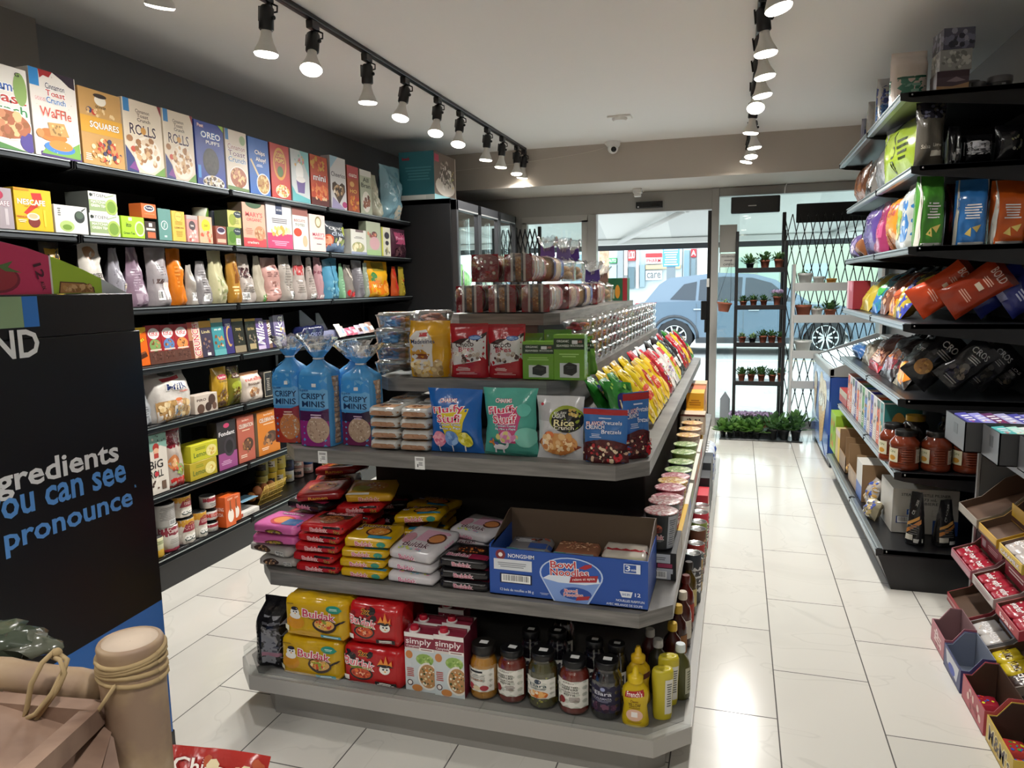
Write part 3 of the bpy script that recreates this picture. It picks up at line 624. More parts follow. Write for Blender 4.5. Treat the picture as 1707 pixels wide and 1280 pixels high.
shop('shop_front', 1047, 1138, 'b9c6cc', [('sign', 1048, 416, 1060, 436, 'c33a3c', 'LCBO', 'f6f6f6'), ('sign', 1077, 423, 1104, 431, 'd2343a', '', ''), ('sign', 1077, 430, 1104, 441, 'f2ecec', 'PHARM', 'c9303a'), ('band', 1077, 442, 1135, 450, 'd9b98a', '', ''), ('window', 1077, 452, 1104, 468, 'd7dcde', 'care', '6a6f72'), ('window', 1048, 446, 1058, 482, '5f7680', '', ''), ('column', 1061, 416, 1066, 482, 'd5dadb', '', ''), ('window', 1067, 442, 1076, 480, '7f959e', '', '')], 'shop front with a red and white sign over a beige band, across the street')
shop('shop_front', 1138, 1200, 'c6d0d4', [('window', 1140, 418, 1150, 468, '7e98a4', '', ''), ('sign', 1152, 416, 1161, 430, 'c9343c', 'A', 'f4f4f4'), ('window', 1152, 432, 1160, 468, '6f828c', '', ''), ('column', 1162, 410, 1180, 482, 'f1f2ef', '', ''), ('column', 1181, 410, 1185, 482, 'e3d9bd', '', '')], 'shop front with white columns behind the car')
shop('shop_front', 1200, 1480, 'b5bfae', [('window', 1212, 430, 1250, 470, '90a79a', '', ''), ('window', 1262, 430, 1300, 470, '9db4ab', '', ''), ('window', 1340, 440, 1380, 470, 'a9bfc6', '', '')], 'low pale green building seen through the right window', top=400)
# utility pole, street notice board
p = A(1007, 470, 20.8); b = B(); b.lathe([(.15, .0), (.14, 3), (.13, 7)], speckle('pole_wood', 'a98d73', 'c4a98f', 9, .8), 12); tag(b.obj('utility_pole', loc=(p.x, 20.8, .02)), 'brown wooden utility pole across the street', 'pole')
p0, p1 = A(1105, 446, 21), A(1133, 414, 21); cx = (p0.x+p1.x)/2
t = thing('street_sign', 'blue street information board on a grey pole across the street', 'sign', (cx, 21, .02)); b = B(); b.box(-.12, -.06, 0, .12, .06, p0.z, M('76828a', 'plast'), .01); b.obj('pole', t)
b = B(); w = p1.x-p0.x; hh = p1.z-p0.z; b.box(-w/2, -.08, p0.z, w/2, .08, p1.z, M('5b9bd2', 'plast'), .01); draw(b, lambda u, v, o: ((u-.5)*w, -.08-o, p0.z+v*hh), [('l', .5, .5, .9, .9, 7, 'dfeefa')], w, hh, off0=.01); b.obj('board', t)
# trees and hedge to the right: seen through the window and mirrored in the cooler doors
GR = [speckle('foliage_1', '5b8a3a', '9cc46a', 3, .8, .6), speckle('foliage_2', '6f9a44', 'b4d684', 2.5, .8, .6)]
for i, (x, y, r, h) in enumerate([(6.2, 17.5, 1.7, 2.3), (10.3, 15, 1.9, 2.4), (14.8, 18.5, 2.4, 2.9), (5.0, 21.6, 1.1, 1.5), (18.5, 22.5, 1.2, 1.8)]):
    t = thing('street_tree', ['bushy green street tree seen through the right window', 'green tree farther right along the street', 'large green tree at the far right of the street', 'small round green tree by the pale green building', 'small green tree left of the far shop fronts'][i], 'tree', (x, y, .02 if y > 20.5 else -.08)); b = B(); b.tube([(0, 0, 0), (.05, 0, h*.6)], .12, speckle('bark', '6b5a48', '85735e', 8), 8); b.obj('trunk', t)
    b = B(); rr = random.Random(i)
    for k in range(16): a = rr.random()*6.3; q = r*.65*sqrt(rr.random()); b.ball((q*cos(a), q*sin(a)*.7, h+(rr.random()-.5)*r*1.1), r*(.35+.2*rr.random()), GR[k % 2], 14, 9, .5, k+i*20)
    b.obj('foliage', t)
# the parked car: side view facing right
def make_car(x, y, col, label):
    t = thing('parked_car', label, 'car', (x, y, -.08)); Wd = 1.82
    lower = [(-2.25, .42), (-2.28, .62), (-2.2, .80), (-2.22, 1.0), (-2.12, 1.06), (-1.0, 1.08), (.95, 1.02), (1.75, .96), (2.2, .82), (2.3, .6), (2.25, .32), (1.85, .25), (1.82, .4), (1.68, .62), (1.42, .73), (1.16, .62), (1.02, .4), (1.0, .24), (-1.0, .24), (-1.02, .4), (-1.16, .62), (-1.42, .73), (-1.68, .62), (-1.82, .4), (-1.85, .3)]
    bm = M(col, 'gloss'); b = B(); b.prism(lower, -Wd/2, Wd/2, bm, 'y')
    b.box(-1.0, -Wd/2-.012, .24, 1.0, -Wd/2+.1, .36, M('3b4046', 'plast'), .01)
    for cx in (-1.42, 1.42):
        pts = [(cx+.46*cos(a), .34+.44*sin(a)) for a in [pi*i/12 for i in range(13)]]; 
        b.tube([(q[0], -Wd/2-.004, q[1]) for q in pts], .03, M('3b4046', 'plast'), 6)
    b.obj('body', t)
    cab = [(-2.05, 1.04), (-1.75, 1.42), (-1.55, 1.55), (-.6, 1.64), (.1, 1.6), (.5, 1.48), (1.15, 1.02)]
    b = B(); n = len(cab); vs = [(p[0], -Wd/2+.05+(p[1]-1.04)*.32, p[1]) for p in cab]+[(p[0], Wd/2-.05-(p[1]-1.04)*.32, p[1]) for p in cab]
    b.add(vs, [tuple(range(n)), tuple(range(n, 2*n))[::-1]]+[(i+n, i+1+n, i+1, i) for i in range(n-1)], bm); b.obj('cabin', t)
    gl = M('2c3843', 'gloss')
    def pane(P, nm='side_window'):
        b = B(); b.add([(p[0], -Wd/2+.05+(p[1]-1.04)*.32-.012, p[1]) for p in P], [tuple(range(len(P)))], gl); b.obj(nm, t)
    pane([(-1.52, 1.12), (-1.02, 1.1), (-1.0, 1.47), (-1.25, 1.42)]); pane([(-.96, 1.1), (-.14, 1.08), (-.12, 1.54), (-.5, 1.56), (-.94, 1.5)]); pane([(-.08, 1.08), (.85, 1.06), (.42, 1.42), (.05, 1.53), (-.06, 1.53)])
    b = B(); b.prism([(-2.27, .98), (-2.2, 1.05), (-1.78, 1.06), (-1.9, .98), (-2.1, .93)], -Wd/2-.01, -Wd/2+.2, M('c0242c', 'gloss'), 'y'); b.obj('tail_light', t)
    b = B(); b.box(-1.05, -Wd/2-.025, .9, -.85, -Wd/2, .93, M('b8c4cc', 'steel'), .005); b.box(.0, -Wd/2-.025, .88, .2, -Wd/2, .91, M('b8c4cc', 'steel'), .005); b.obj('door_handle', t)
    b = B(); 
    for xx in (-1.0, -.1, .95): b.box(xx, -Wd/2-.004, .36, xx+.012, -Wd/2, 1.03, M('5c6a75', 'plast'), 0)
    b.obj('door_seam', t)
    for cx in (-1.42, 1.42):
        for s in (-1, 1):
            wl = bpy.data.objects.new('wheel', None); COL.objects.link(wl); wl.parent = t; wl.location = (cx, s*(Wd/2-.1), .36); wl.rotation_euler = (pi/2, 0, 0)
            b = B(); b.lathe([(.24, .11), (.34, .115), (.36, .08), (.36, -.08), (.34, -.115), (.24, -.11)], M('2a2c2f', 'matte'), 28, cap=False); b.lathe([(.25, .08), (.0003, .07)], M('1d1f22', 'matte'), 24, cap=False); b.lathe([(.25, -.08), (.0003, -.07)], M('1d1f22', 'matte'), 24, cap=False); b.obj('tyre', wl)
            b = B(); rm = M('d9dee0', 'plast'); b.lathe([(.245, .10), (.225, .105), (.225, .07)], rm, 28, cap=False); b.lathe([(.06, .075), (.06, .10), (.0003, .105)], rm, 14, cap=False)
            for k in range(10):
                a = 2*pi*k/10; b.tube([(.05*cos(a), .05*sin(a), .09), (.23*cos(a), .23*sin(a), .095)], [.022, .016], rm, 5)
            b.obj('rim', wl)
    return t
q = at(1124, 575, y=15.2)
make_car(q.x+1.42, 15.2+.9, '66798a', 'silver blue station wagon parked side on outside the entrance')
# ================================================================== plants by the right window
POT = M('9c5a45', 'matte'); POTW = M('d9dad6', 'plast'); POTB = M('2a2c2d', 'plast'); SOIL = speckle('soil', '3a2c22', '54402f', 60, .95, .6)
LEAVES = [M(c, 'leaf') for c in ('4f7a3c', '6d9a4a', '3c6136', '86a86b', '7c9a86')]
def potted(nm, label, x, y, z, r, h, pm, kind, s, seed, group, rot=(0, 0, 0)):
    t = thing(nm, label, 'potted plant', (x, y, z), group=group, rot=rot); rr = random.Random(seed)
    b = B(); b.lathe([(r*.68, 0), (r*.92, h*.8), (r, h*.8), (r*1.02, h), (r*.9, h), (r*.88, h*.86)], pm, 16, cap=False); b.lathe([(.0003, .001), (r*.68, 0)], pm, 16, cap=False); b.obj('pot', t)
    b = B(); b.lathe([(r*.88, h*.86), (.0003, h*.9)], SOIL, 12, cap=False); b.obj('soil', t)
    b = B()
    def leaf(o, d, l, w_, m):
        d = d.normalized(); sd = d.cross(Vector((0, 0, 1))); sd = sd.normalized() if sd.length > .05 else Vector((1, 0, 0)); up = sd.cross(d)
        P = [o, o+d*l*.35+sd*w_, o+d*l*.75+sd*w_*.7-up*l*.04, o+d*l-up*l*.16, o+d*l*.75-sd*w_*.7-up*l*.04, o+d*l*.35-sd*w_, o+d*l*.4-up*w_*.25]
        b.add(P, [(0, 1, 6), (1, 2, 6), (2, 3, 6), (3, 4, 6), (4, 5, 6), (5, 0, 6)], m, True)
    nL = dict(bush=90, succ=46, broad=34, vine=60, fluff=130)[kind]
    ms = {'bush': (0, 2), 'succ': (3, 4), 'broad': (1, 0), 'vine': (1, 3), 'fluff': (4, 3)}[kind]
    for i in range(nL):
        a = rr.random()*6.283; el = rr.uniform(.1, 1.5); d = Vector((cos(a)*cos(el), sin(a)*cos(el), sin(el))); q = rr.random()
        base = Vector((0, 0, h*.85))+Vector((cos(a), sin(a), 0))*r*.6*rr.random()
        if kind in ('bush', 'fluff', 'vine'): base = base+d*s*q*.75; L_ = s*(.3+.15*rr.random()); wd = L_*.3
        elif kind == 'succ': L_ = s*(.45+.5*rr.random()); wd = L_*.14
        else: base = base+d*s*.45*q; L_ = s*(.55+.3*rr.random()); wd = L_*.34
        if kind == 'vine' and i % 3 == 0: d.z = -abs(d.z)*.8
        leaf(base, d+Vector((0, 0, .15)), L_, wd, LEAVES[ms[rr.randrange(2)]])
        if kind in ('bush', 'broad', 'fluff') and i % 3 == 0: b.tube([(0, 0, h*.85), base], .0022, LEAVES[2], 3, False, False)
    b.obj('foliage', t)
    if kind == 'fluff':
        b = B()
        for i in range(40): a = rr.random()*6.3; q = s*.8*sqrt(rr.random()); b.ball((q*cos(a), q*sin(a), h+s*(.55+.3*rr.random())), .012, M('b7a2c4', 'matte'), 6, 4)
        b.obj('flowers', t)
    return t
RX0, RX1, RY = -.016, .391, 7.0
rk = thing('plant_rack', 'tall black metal rack of potted plants at the right window', 'rack', (RX0, RY-.16, 0)); RB = M('1d1e20', 'plast')
for x in (0, RX1-RX0):
    for y in (0, .3): b = B(); b.box(x-.014, y-.014, 0, x+.014, y+.014, 1.83 if y else 1.72, RB); b.obj('post', rk)
RS = [1.488, 1.163, .833, .488]
for z in RS+[.06]: b = B(); b.box(-.014, -.014, z-.035, RX1-RX0+.014, .314, z-.012, RB); b.box(-.014, -.016, z-.035, RX1-RX0+.014, -.008, z+.005, RB); b.obj('shelf', rk)
rows = [(RS[0], [(1250, .045, .06, POTB, 'bush', .09), (1275, .052, .085, POT, 'bush', .09), (1298, .05, .09, POT, 'bush', .08)]),
        (RS[1], [(1239, .04, .05, POT, 'bush', .06), (1256, .04, .06, POT, 'bush', .06), (1273, .038, .055, POT, 'bush', .06), (1295, .042, .09, POT, 'fluff', .06)]),
        (RS[2], [(1237, .042, .06, POT, 'succ', .06), (1254, .042, .05, POTB, 'succ', .07), (1273, .045, .07, POT, 'bush', .07), (1285, .045, .07, POT, 'bush', .06), (1301, .04, .06, POT, 'bush', .06)]),
        (RS[3], [(1236, .042, .065, POT, 'bush', .08), (1252, .042, .065, POT, 'bush', .08), (1269, .042, .065, POT, 'bush', .09), (1287, .042, .065, POT, 'bush', .07), (1302, .042, .08, POT, 'bush', .06)])]
RN = ['top shelf', 'second shelf', 'third shelf', 'fourth shelf']; NO = ['leftmost', 'second from left', 'third from left', 'fourth from left', 'fifth from left']
sd = 0
for ri, (z, L) in enumerate(rows):
    for k, (px, r, h, pm, kd, s) in enumerate(L):
        sd += 1; potted('potted_plant', f'small {"black" if pm is POTB else "terracotta"} potted plant, {NO[k]} on the {RN[ri]} of the black plant rack', Xo(px, RY-.05, z), RY-.05, z-.0115, r*.80, h, pm, kd, s, sd, f'plants on the {RN[ri]} of the rack')
p = at(1206, 510, y=6.95); potted('hanging_plant', 'terracotta pot hanging tilted on strings left of the plant rack', p.x, 6.95, p.z-.05, .07, .09, POT, 'vine', .05, 60, None, rot=(0, .12, 0))
b = B()
for a in (-.06, .06): b.tube([(p.x+a, 6.95, p.z+.03), (p.x+.06, 6.97, p.z+.42)], .0018, M('3a3a38', 'plast'), 4)
tag(b.obj('hanging_strings'), 'thin dark strings holding the hanging pot', 'string')
for k in range(6):
    px = 1205+k*11.5; y = 6.68-.02*(k % 2); potted('bedding_plant', f'low leafy seedling in black pot before the rack, {["leftmost", "second from left", "third from left", "fourth from left", "fifth from left", "sixth from left"][k]}', Xo(px, y, 0), y, .0125, .029, .055, POTB, 'broad', .125, 70+k, 'leafy plants on the floor by the rack')
for k in range(4):
    px = 1226+k*17; y = 6.98+.0*(k % 2); potted('flowering_plant', f'pale mauve flowering plant on the bottom rack shelf, {NO[k]}', Xo(px, 6.99, .1), 6.99, .0485, .040, .07, POT, 'fluff', .075, 90+k, 'mauve plants on the bottom of the rack')
for k in range(3):
    px = 1288+k*19; y = 6.66; potted('floor_plant', f'dark leafy plant in a funnel shaped black pot near the freezer, {NO[k]}', Xo(px, y, 0), y, .0125, .045, .09, POTB, 'bush', .17 if k != 1 else .13, 100+k, 'dark plants on the floor by the freezer')
b = B(); b.box(Xo(1199, 6.6, 0), 6.58, 0, Xo(1336, 6.7, 0), 6.78, .012, POTB, .003); tag(b.obj('plant_tray'), 'long shallow black tray under the floor plants', 'tray')
p0 = at(1200, 652, y=6.95); b = B(); b.prism([(p0.x-.0, .02), (p0.x+.09, .02), (p0.x+.09, .28), (p0.x+.045, .35), (p0.x, .28)], 7.12, 7.15, M('8b9298', 'matte'), 'y'); tag(b.obj('wooden_stake_board'), 'grey pointed board leaning low by the mullion', 'board')
# white planter rack in front of the gate
wx0, wx1 = .47, 1.18
wr = thing('planter_rack', 'white slatted rack with white planters in front of the scissor gate', 'rack', (wx0, 6.95, 0)); WS = [Zo(y, .6, 7.0) for y in (478, 531, 590, 640)]
for x in (0, wx1-wx0): b = B(); b.box(x-.012, -.0, 0, x+.012, .2, Zo(440, .6, 7.0), WHITE); b.obj('post', wr)
for z in WS: b = B(); b.box(0, 0, z-.02, wx1-wx0, .2, z, WHITE); b.box(0, -.01, z-.035, wx1-wx0, 0, z+.035, M('c4c6c4', 'plast')); b.obj('shelf', wr)
for k, (px, s, r, h, pm, kd, lf, nm) in enumerate([(1343, 0, .065, .12, POTW, 'vine', .05, 'white pot with a trailing plant on the top of the white rack'), (1364, 0, .05, .09, POTW, 'succ', .02, 'empty looking small white pot on the top of the white rack'), (1339, 1, .07, .12, POT, 'vine', .04, 'wide terracotta pot tilting at the left of the white rack'), (1362, 1, .048, .09, POTW, 'succ', .05, 'white pot beside the tilted terracotta pot'), (1384, 1, .05, .08, POT, 'bush', .1, 'terracotta pot with grey green leaves on the white rack'), (1338, 2, .075, .12, POTW, 'succ', .03, 'large white woven pot on the third shelf of the white rack'), (1386, 0, .045, .07, M('c98a2e', 'plast'), 'succ', .02, 'yellow pot at the right of the white rack top')]):
    potted('planter', nm, Xo(px, 7.03, WS[s]), 7.05, WS[s]+.0005, r, h, pm, kd, lf, 120+k, 'planters on the white rack')
# ================================================================== ice cream freezer
fz = thing('ice_cream_freezer', 'blue chest freezer with ice cream cone picture and glass top by the window', 'freezer', (.655, 5.72, 0)); fw, fd, fh = XR-.655-.01, 1.2, .74
FB = M('2c4f9e', 'plast'); b = B(); b.box(0, 0, .06, fw, fd, fh-.06, FB, .012)
S = lambda u, v, o: (-o, fd*(1-u), .06+v*(fh-.12))
cone = speckle('cone_print', 'b78f5c', 'e2c795', 55, .4, 0); crm = speckle('cream_print', 'd9cfae', 'f3eede', 18, .4, 0)
draw(b, S, [('r', 0, 0, 1, .3, '4f78bd'), ('r', 0, .7, 1, 1, '5b7fc4'), ('e', .15, .35, .13, .5, '3a62ad'), ('e', .62, .62, .2, .28, crm), ('e', .55, .8, .1, .16, crm), ('e', .75, .7, .12, .2, crm), ('p', [(.42, .55), (.83, .55), (.68, .05), (.58, .05)], cone), ('b', .62, .62, .17, .12, 40, ['c9a97c', 'f2ead2', 'a8845a'], .025), ('e', .2, .75, .1, .14, crm), ('p', [(.1, .66), (.3, .66), (.22, .3)], cone), ('p', [(.5, 0), (.9, 0), (.7, .12)], '8fb0de')], fd, fh-.12, 'gloss', thr=.2, off0=.001, doff=.0003)
b.obj('body', fz)
b = B(); b.box(.02, .02, .0005, fw, fd-.02, .06, M('26282b', 'plast')); b.obj('plinth', fz)
b = B(); TR = M('9a9e9e', 'plast'); b.prism([(0, fh-.06), (fw, fh-.06), (fw, fh+.16), (fw-.12, fh+.18), (.02, fh), (0, fh-.01)], 0, .03, TR, 'y'); b.prism([(0, fh-.06), (fw, fh-.06), (fw, fh+.16), (fw-.12, fh+.18), (.02, fh), (0, fh-.01)], fd-.03, fd, TR, 'y'); b.box(-.01, 0, fh-.06, .03, fd, fh, TR, .006); b.box(fw-.1, 0, fh+.13, fw, fd, fh+.17, TR, .006); b.obj('lid_frame', fz)
b = B(); b.add([(.02, .03, fh-.005), (.02, fd-.03, fh-.005), (fw-.1, fd-.03, fh+.165), (fw-.1, .03, fh+.165)], [(0, 1, 2, 3)], clear('freezer_glass', 'dceee8', .25, .03)); b.obj('glass_lid', fz)
b = B()
for k in range(5): b.tube([(.05, .1+k*.25, fh-.12), (.25, .12+k*.25, fh-.02), (fw-.15, .1+k*.25, fh-.02)], .006, TR, 5)
b.obj('wire_basket', fz)
# ================================================================== goods on the left wall shelving
LROW = ['top shelf at left', 'second shelf at left', 'third shelf at left', 'fourth shelf at left', 'fifth shelf at left', 'sixth shelf at left', 'bottom shelf at left']
_sd = [100]
def LP(row, px0, px1, yt, d, kind, base, f, nm, label, cat, xf=-2.526, tilt=0., zadd=0., depth=0, rz=0, suffix=None, **kw):
    z = LZ[row]-.0015+zadd; xc = xf-depth; y0, y1 = Yo(px0, xc, z), Yo(px1, xc, z); w = y1-y0-.003; yc = (y0+y1)/2; h = Zo(yt, xc, yc)-z
    _sd[0] += 1; sd = _sd[0]; g = kw.pop('group', None)
    if kind == 'carton': b = carton(w, d, h, base, f, seed=sd, **kw)
    elif kind == 'can': b = can(w/2, h, base, f, seed=sd, span=kw.pop('span', pi*.9), **kw); d = w
    elif kind == 'brick': b = brick(w, d, h, base, f, seed=sd, **kw)
    else: b = bag(w, d, h, kind, base, f, seed=sd, **kw)
    o = b.obj(nm, loc=(xc-d/2, yc, z), rot=(-tilt, 0, pi/2+rz)); tag(o, f'{label}, {suffix or LROW[row]}', cat, g); return o
BOWL = lambda cx, cy, r, ry, c1='b9753f', c2='d49a5c', rim='f3efe6', n=40: [('e', cx, cy, r*1.12, ry*1.12, rim, 24), ('e', cx, cy, r, ry, c1, 24), ('b', cx, cy, r*.86, ry*.86, n, [c1, c2, 'e7c08a', '9a5c30'], r*.16)]
def ctc(txts, cols, y0=.8, hh=.085, x=.52, w=.62):
    L = []
    for i, s in enumerate(txts): L += [('t', s, x, y0-i*hh*1.15, w, hh, cols[i % len(cols)], 'fbfbf8')]
    return L
# --- cereals, top shelf
LP(0, -42, 57, 104, .06, 'carton', 'ece7df', ctc(['Cinnamon', 'Toast', 'Crunch'], ['2a5bb0', 'c2372f', '2f8a4a'], .76, .12, .5, .9)+[('e', .86, .75, .12, .2, '8fae62')]+BOWL(.55, .3, .44, .17, 'b0643f', 'cf8c62')+[('e', .93, .12, .16, .12, '4a3b8f'), ('p', [(0, 0), (.9, 0), (.5, .06), (0, .12)], '4e8a44'), ('t', 'G', .82, .92, .08, .05, '222222')], 'cereal_box', 'white cereal carton cut by the picture edge with rainbow letters', 'cereal box', side='d8cfc4')
LP(0, 60, 137, 121, .06, 'carton', 'e9e2da', [('r', .0, .80, .2, 1, '2f86c9'), ('p', [(.2, 1), (.5, 1), (.42, .93), (.3, .94), (.22, .9)], 'a3262b'), ('p', [(.5, 1), (.98, 1), (.98, .86), (.85, .88), (.7, .94)], '2c2030'), ('t', 'NEW!', .2, .66, .2, .035, 'ffffff', 'c9504a')]+ctc(['Cinnamon', 'Toast', 'Crunch'], ['3b2a3f', 'c23b33', '2f6fb5'], .83, .07, .53, .42)+[('t', 'WaFFle', .5, .52, .68, .11, 'c9452f', 'f4e6dc'), ('p', [(.1, 0), (1, 0), (1, .1), (.6, .14), (.1, .05)], '4d3278'), ('p', [(.12, .03), (.98, .02), (.98, .22), (.7, .12), (.3, .16)], '74a84a'), ('e', .52, .12, .34, .07, '3f7fd0'), ('e', .4, .24, .3, .06, 'd97a2c', 20), ('e', .55, .15, .26, .06, 'e08a38', 20), ('e', .3, .28, .17, .05, 'b9702c'), ('p', [(.34, .25), (.75, .27), (.66, .42), (.3, .4)], 'c49a58'), ('b', .52, .33, .18, .07, 16, ['8f6a34', 'e3c484'], .022), ('e', .12, .26, .08, .05, 'c98a4a'), ('b', .5, .5, .45, .45, 22, ['d8cbb9', 'c7b5a2'], .008)], 'cereal_box', 'white waffle cereal carton with red lettering', 'cereal box', side='d9d2ca')
LP(0, 140, 210, 152, .055, 'carton', 'c3975a', [('r', 0, .42, 1, .64, 'dba233'), ('t', 'SQUARES', .56, .53, .7, .10, 'fdfaf0', 'b5812a'), ('e', .5, .87, .14, .07, 'e9e0cf'), ('e', .5, .93, .16, .03, '352a26'), ('t', 'QUAKER', .5, .78, .26, .035, '2e3a2e'), ('e', .22, .72, .07, .04, '3c3f63'), ('e', .33, .7, .06, .04, 'c2412f'), ('b', .5, .7, .4, .05, 20, ['e0c492', 'cda26a'], .03), ('b', .55, .2, .36, .15, 70, ['e3c48e', 'c98f55', 'f0dcae', 'b9442f', '3e3d5c'], .045), ('l', .12, .1, .16, .1, 4, 'f2ead6')], 'cereal_box', 'golden brown squares cereal carton with an orange band', 'cereal box', side='9a7444')
ROLL = [('r', .02, .82, .17, 1, '3c83bd'), ('p', [(.2, 1), (.9, 1), (1, .85), (1, 1)], '8b2d33'), ('t', 'Cinnamon', .5, .86, .36, .05, '6d5a50'), ('t', 'Toast', .5, .80, .3, .05, '6d5a50'), ('t', 'Crunch', .52, .74, .34, .05, '4f4038'), ('t', 'ROLLS', .48, .60, .68, .15, '3a2238', 'efe2cc'), ('o', .49, .595, .07, 'c9903c'), ('p', [(0, .36), (.2, .2), (.3, 0), (0, 0)], '2f3d74'), ('p', [(.7, 0), (1, 0), (1, .14)], '6d9a43'), ('e', .56, .27, .36, .25, 'efe5d6', 24), ('b', .56, .3, .3, .2, 46, ['b98c5e', '9c6c40', 'e3cdb0', 'd0aa7c'], .055), ('e', .12, .46, .08, .045, 'a5744a'), ('e', .2, .32, .07, .04, 'c2503a'), ('p', [(.05, .05), (.3, .02), (.2, .16)], '7a3f8a')]
LP(0, 212, 276, 170, .06, 'carton', 'e2d3bd', ROLL, 'cereal_box', 'first cream rolls cereal carton, next to the golden squares carton', 'cereal box', group='cream rolls cereal cartons', side='cfc0a8')
LP(0, 278, 328, 187, .06, 'carton', 'e2d3bd', ROLL, 'cereal_box', 'second cream rolls cereal carton, next to the dark blue carton', 'cereal box', group='cream rolls cereal cartons', side='cfc0a8')
LP(0, 330, 378, 205, .06, 'carton', '1f3c9a', [('t', 'Post', .2, .93, .2, .05, 'ffffff', 'c02a3a'), ('t', 'OREO', .54, .80, .68, .10, 'ffffff', '2a7fd0'), ('t', "PUFF'S", .6, .69, .48, .06, 'ffffff'), ('e', .5, .38, .28, .22, '1b1719', 26), ('e', .5, .38, .24, .19, '2d2628', 24), ('b', .5, .38, .2, .16, 40, ['14100f', '3c3434'], .03), ('e', .55, .05, .38, .12, 'e9e7ea'), ('b', .55, .05, .34, .1, 50, ['3a2c26', 'efe9dc', 'c9b48f', '5b4335'], .04), ('r', .03, .1, .13, .3, '3f8fd8'), ('p', [(.8, 1), (1, .9), (1, 1)], '9cc23c')], 'cereal_box', 'dark blue cereal carton showing a black sandwich cookie', 'cereal box', side='18307e')
LP(0, 380, 416, 218, .06, 'carton', 'e6dacb', [('r', .02, .82, .16, 1, '3c83bd'), ('e', .8, .86, .14, .08, '9fb48a')]+ctc(['Cinnamon', 'Toast', 'Crunch'], ['a05a48', '7b4b5b', '4a6f9c'], .72, .09, .5, .8)+BOWL(.52, .22, .38, .17, 'a8644a', 'c98e70')+[('p', [(0, 0), (1, 0), (1, .05), (0, .07)], '6b8a52')], 'cereal_box', 'beige cinnamon cereal carton between two blue cartons', 'cereal box', side='cdbfae')
LP(0, 418, 452, 231, .06, 'carton', '2f68b8', [('t', 'Chips', .55, .74, .5, .1, 'ffffff', '1c3f84'), ('t', 'Ahoy!', .58, .62, .5, .1, 'ffffff', '1c3f84'), ('p', [(.05, .6), (.12, .62), (.5, .32), (.42, .3)], 'd7c6a4')]+BOWL(.65, .2, .3, .17, 'b58c50', 'dcb877', 'dfe9f2')+[('l', .5, .52, .4, .05, 2, 'd8e6f6')], 'cereal_box', 'bright blue cookie cereal carton with a wooden spoon picture', 'cereal box', side='24539a')
LP(0, 454, 486, 241, .06, 'carton', 'bf4038', [('e', .48, .64, .34, .3, 'd8a04a', 24), ('e', .48, .64, .28, .25, 'c25a3c', 24), ('t', 'CORN', .48, .8, .4, .08, 'f6d36b', '8e2620'), ('t', 'POPS', .48, .7, .44, .08, 'f6d36b', '8e2620'), ('e', .48, .5, .16, .1, '55733c'), ('e', .55, .14, .36, .12, 'e8d9c2'), ('b', .55, .15, .32, .1, 40, ['e0a848', 'c96a3a', 'efd08a', '8ea24c'], .04)], 'cereal_box', 'red cereal carton with a yellow oval picture', 'cereal box', side='8e2c28')
LP(0, 488, 518, 251, .06, 'carton', 'c9cfd0', [('p', [(.5, 1), (1, 1), (1, .5)], '8fc9cc'), ('b', .4, .8, .3, .14, 12, ['e3b36e', '8fc6bb', 'd88aa0'], .05), ('e', .45, .58, .22, .18, 'f2f0ee'), ('p', [(.25, .42), (.75, .42), (.68, .18), (.32, .18)], '6d5a94'), ('e', .5, .44, .26, .06, 'e7e3df'), ('p', [(0, 0), (1, 0), (1, .08), (.2, .16), (0, .3)], '64b3b8')], 'cereal_box', 'pale cereal carton with a purple cup of swirled cream', 'cereal box', side='a9b0b1')
LP(0, 520, 549, 260, .06, 'carton', 'c4512f', [('b', .45, .82, .4, .14, 30, ['d97c42', 'b8472e', 'cf9a3c'], .07), ('r', 0, .48, 1, .64, 'c84f35'), ('t', 'mini', .5, .56, .7, .12, 'ffffff', '8a2a1e'), ('b', .5, .3, .44, .16, 40, ['d9683a', 'c0452a', 'e08a52'], .08), ('r', 0, 0, 1, .15, '5b2424'), ('b', .5, .16, .4, .04, 20, ['e3c19a'], .04)], 'cereal_box', 'orange red wheat cereal carton with a dark lower edge', 'cereal box', side='7d2a22')
LP(0, 553, 579, 262, .065, 'carton', 'd9d7d8', [('t', 'Cheerios', .5, .66, .9, .09, '5b5560'), ('p', [(.5, .1), (.08, .36), (.1, .48), (.28, .52), (.5, .45), (.72, .52), (.9, .48), (.92, .36)], '4a382e'), ('b', .5, .36, .32, .12, 40, ['8a6748', 'c2a27e', '3a2a22', 'efe4d4'], .06), ('p', [(.1, .22), (.9, 0), (0, 0)], 'a29ac0'), ('e', .85, .1, .16, .06, 'b8437c'), ('p', [(0, 1), (.5, 1), (0, .75)], 'a8c9dc')], 'cereal_box', 'white oat ring cereal carton with a dark heart', 'cereal box', side='b9b7b8')
LP(0, 581, 600, 277, .06, 'carton', 'b1532f', [('r', 0, .72, 1, 1, 'b8454a'), ('t', 'oats', .5, .8, .7, .08, 'f4e6dc'), ('e', .4, .6, .2, .06, 'e2b06a'), ('t', 'HO', .5, .45, .6, .08, 'f0c766'), ('b', .55, .2, .4, .14, 24, ['e39a3c', 'd8742c', 'c4402a'], .09)], 'cereal_box', 'brownish orange cereal carton with a crimson top band', 'cereal box', side='82381f')
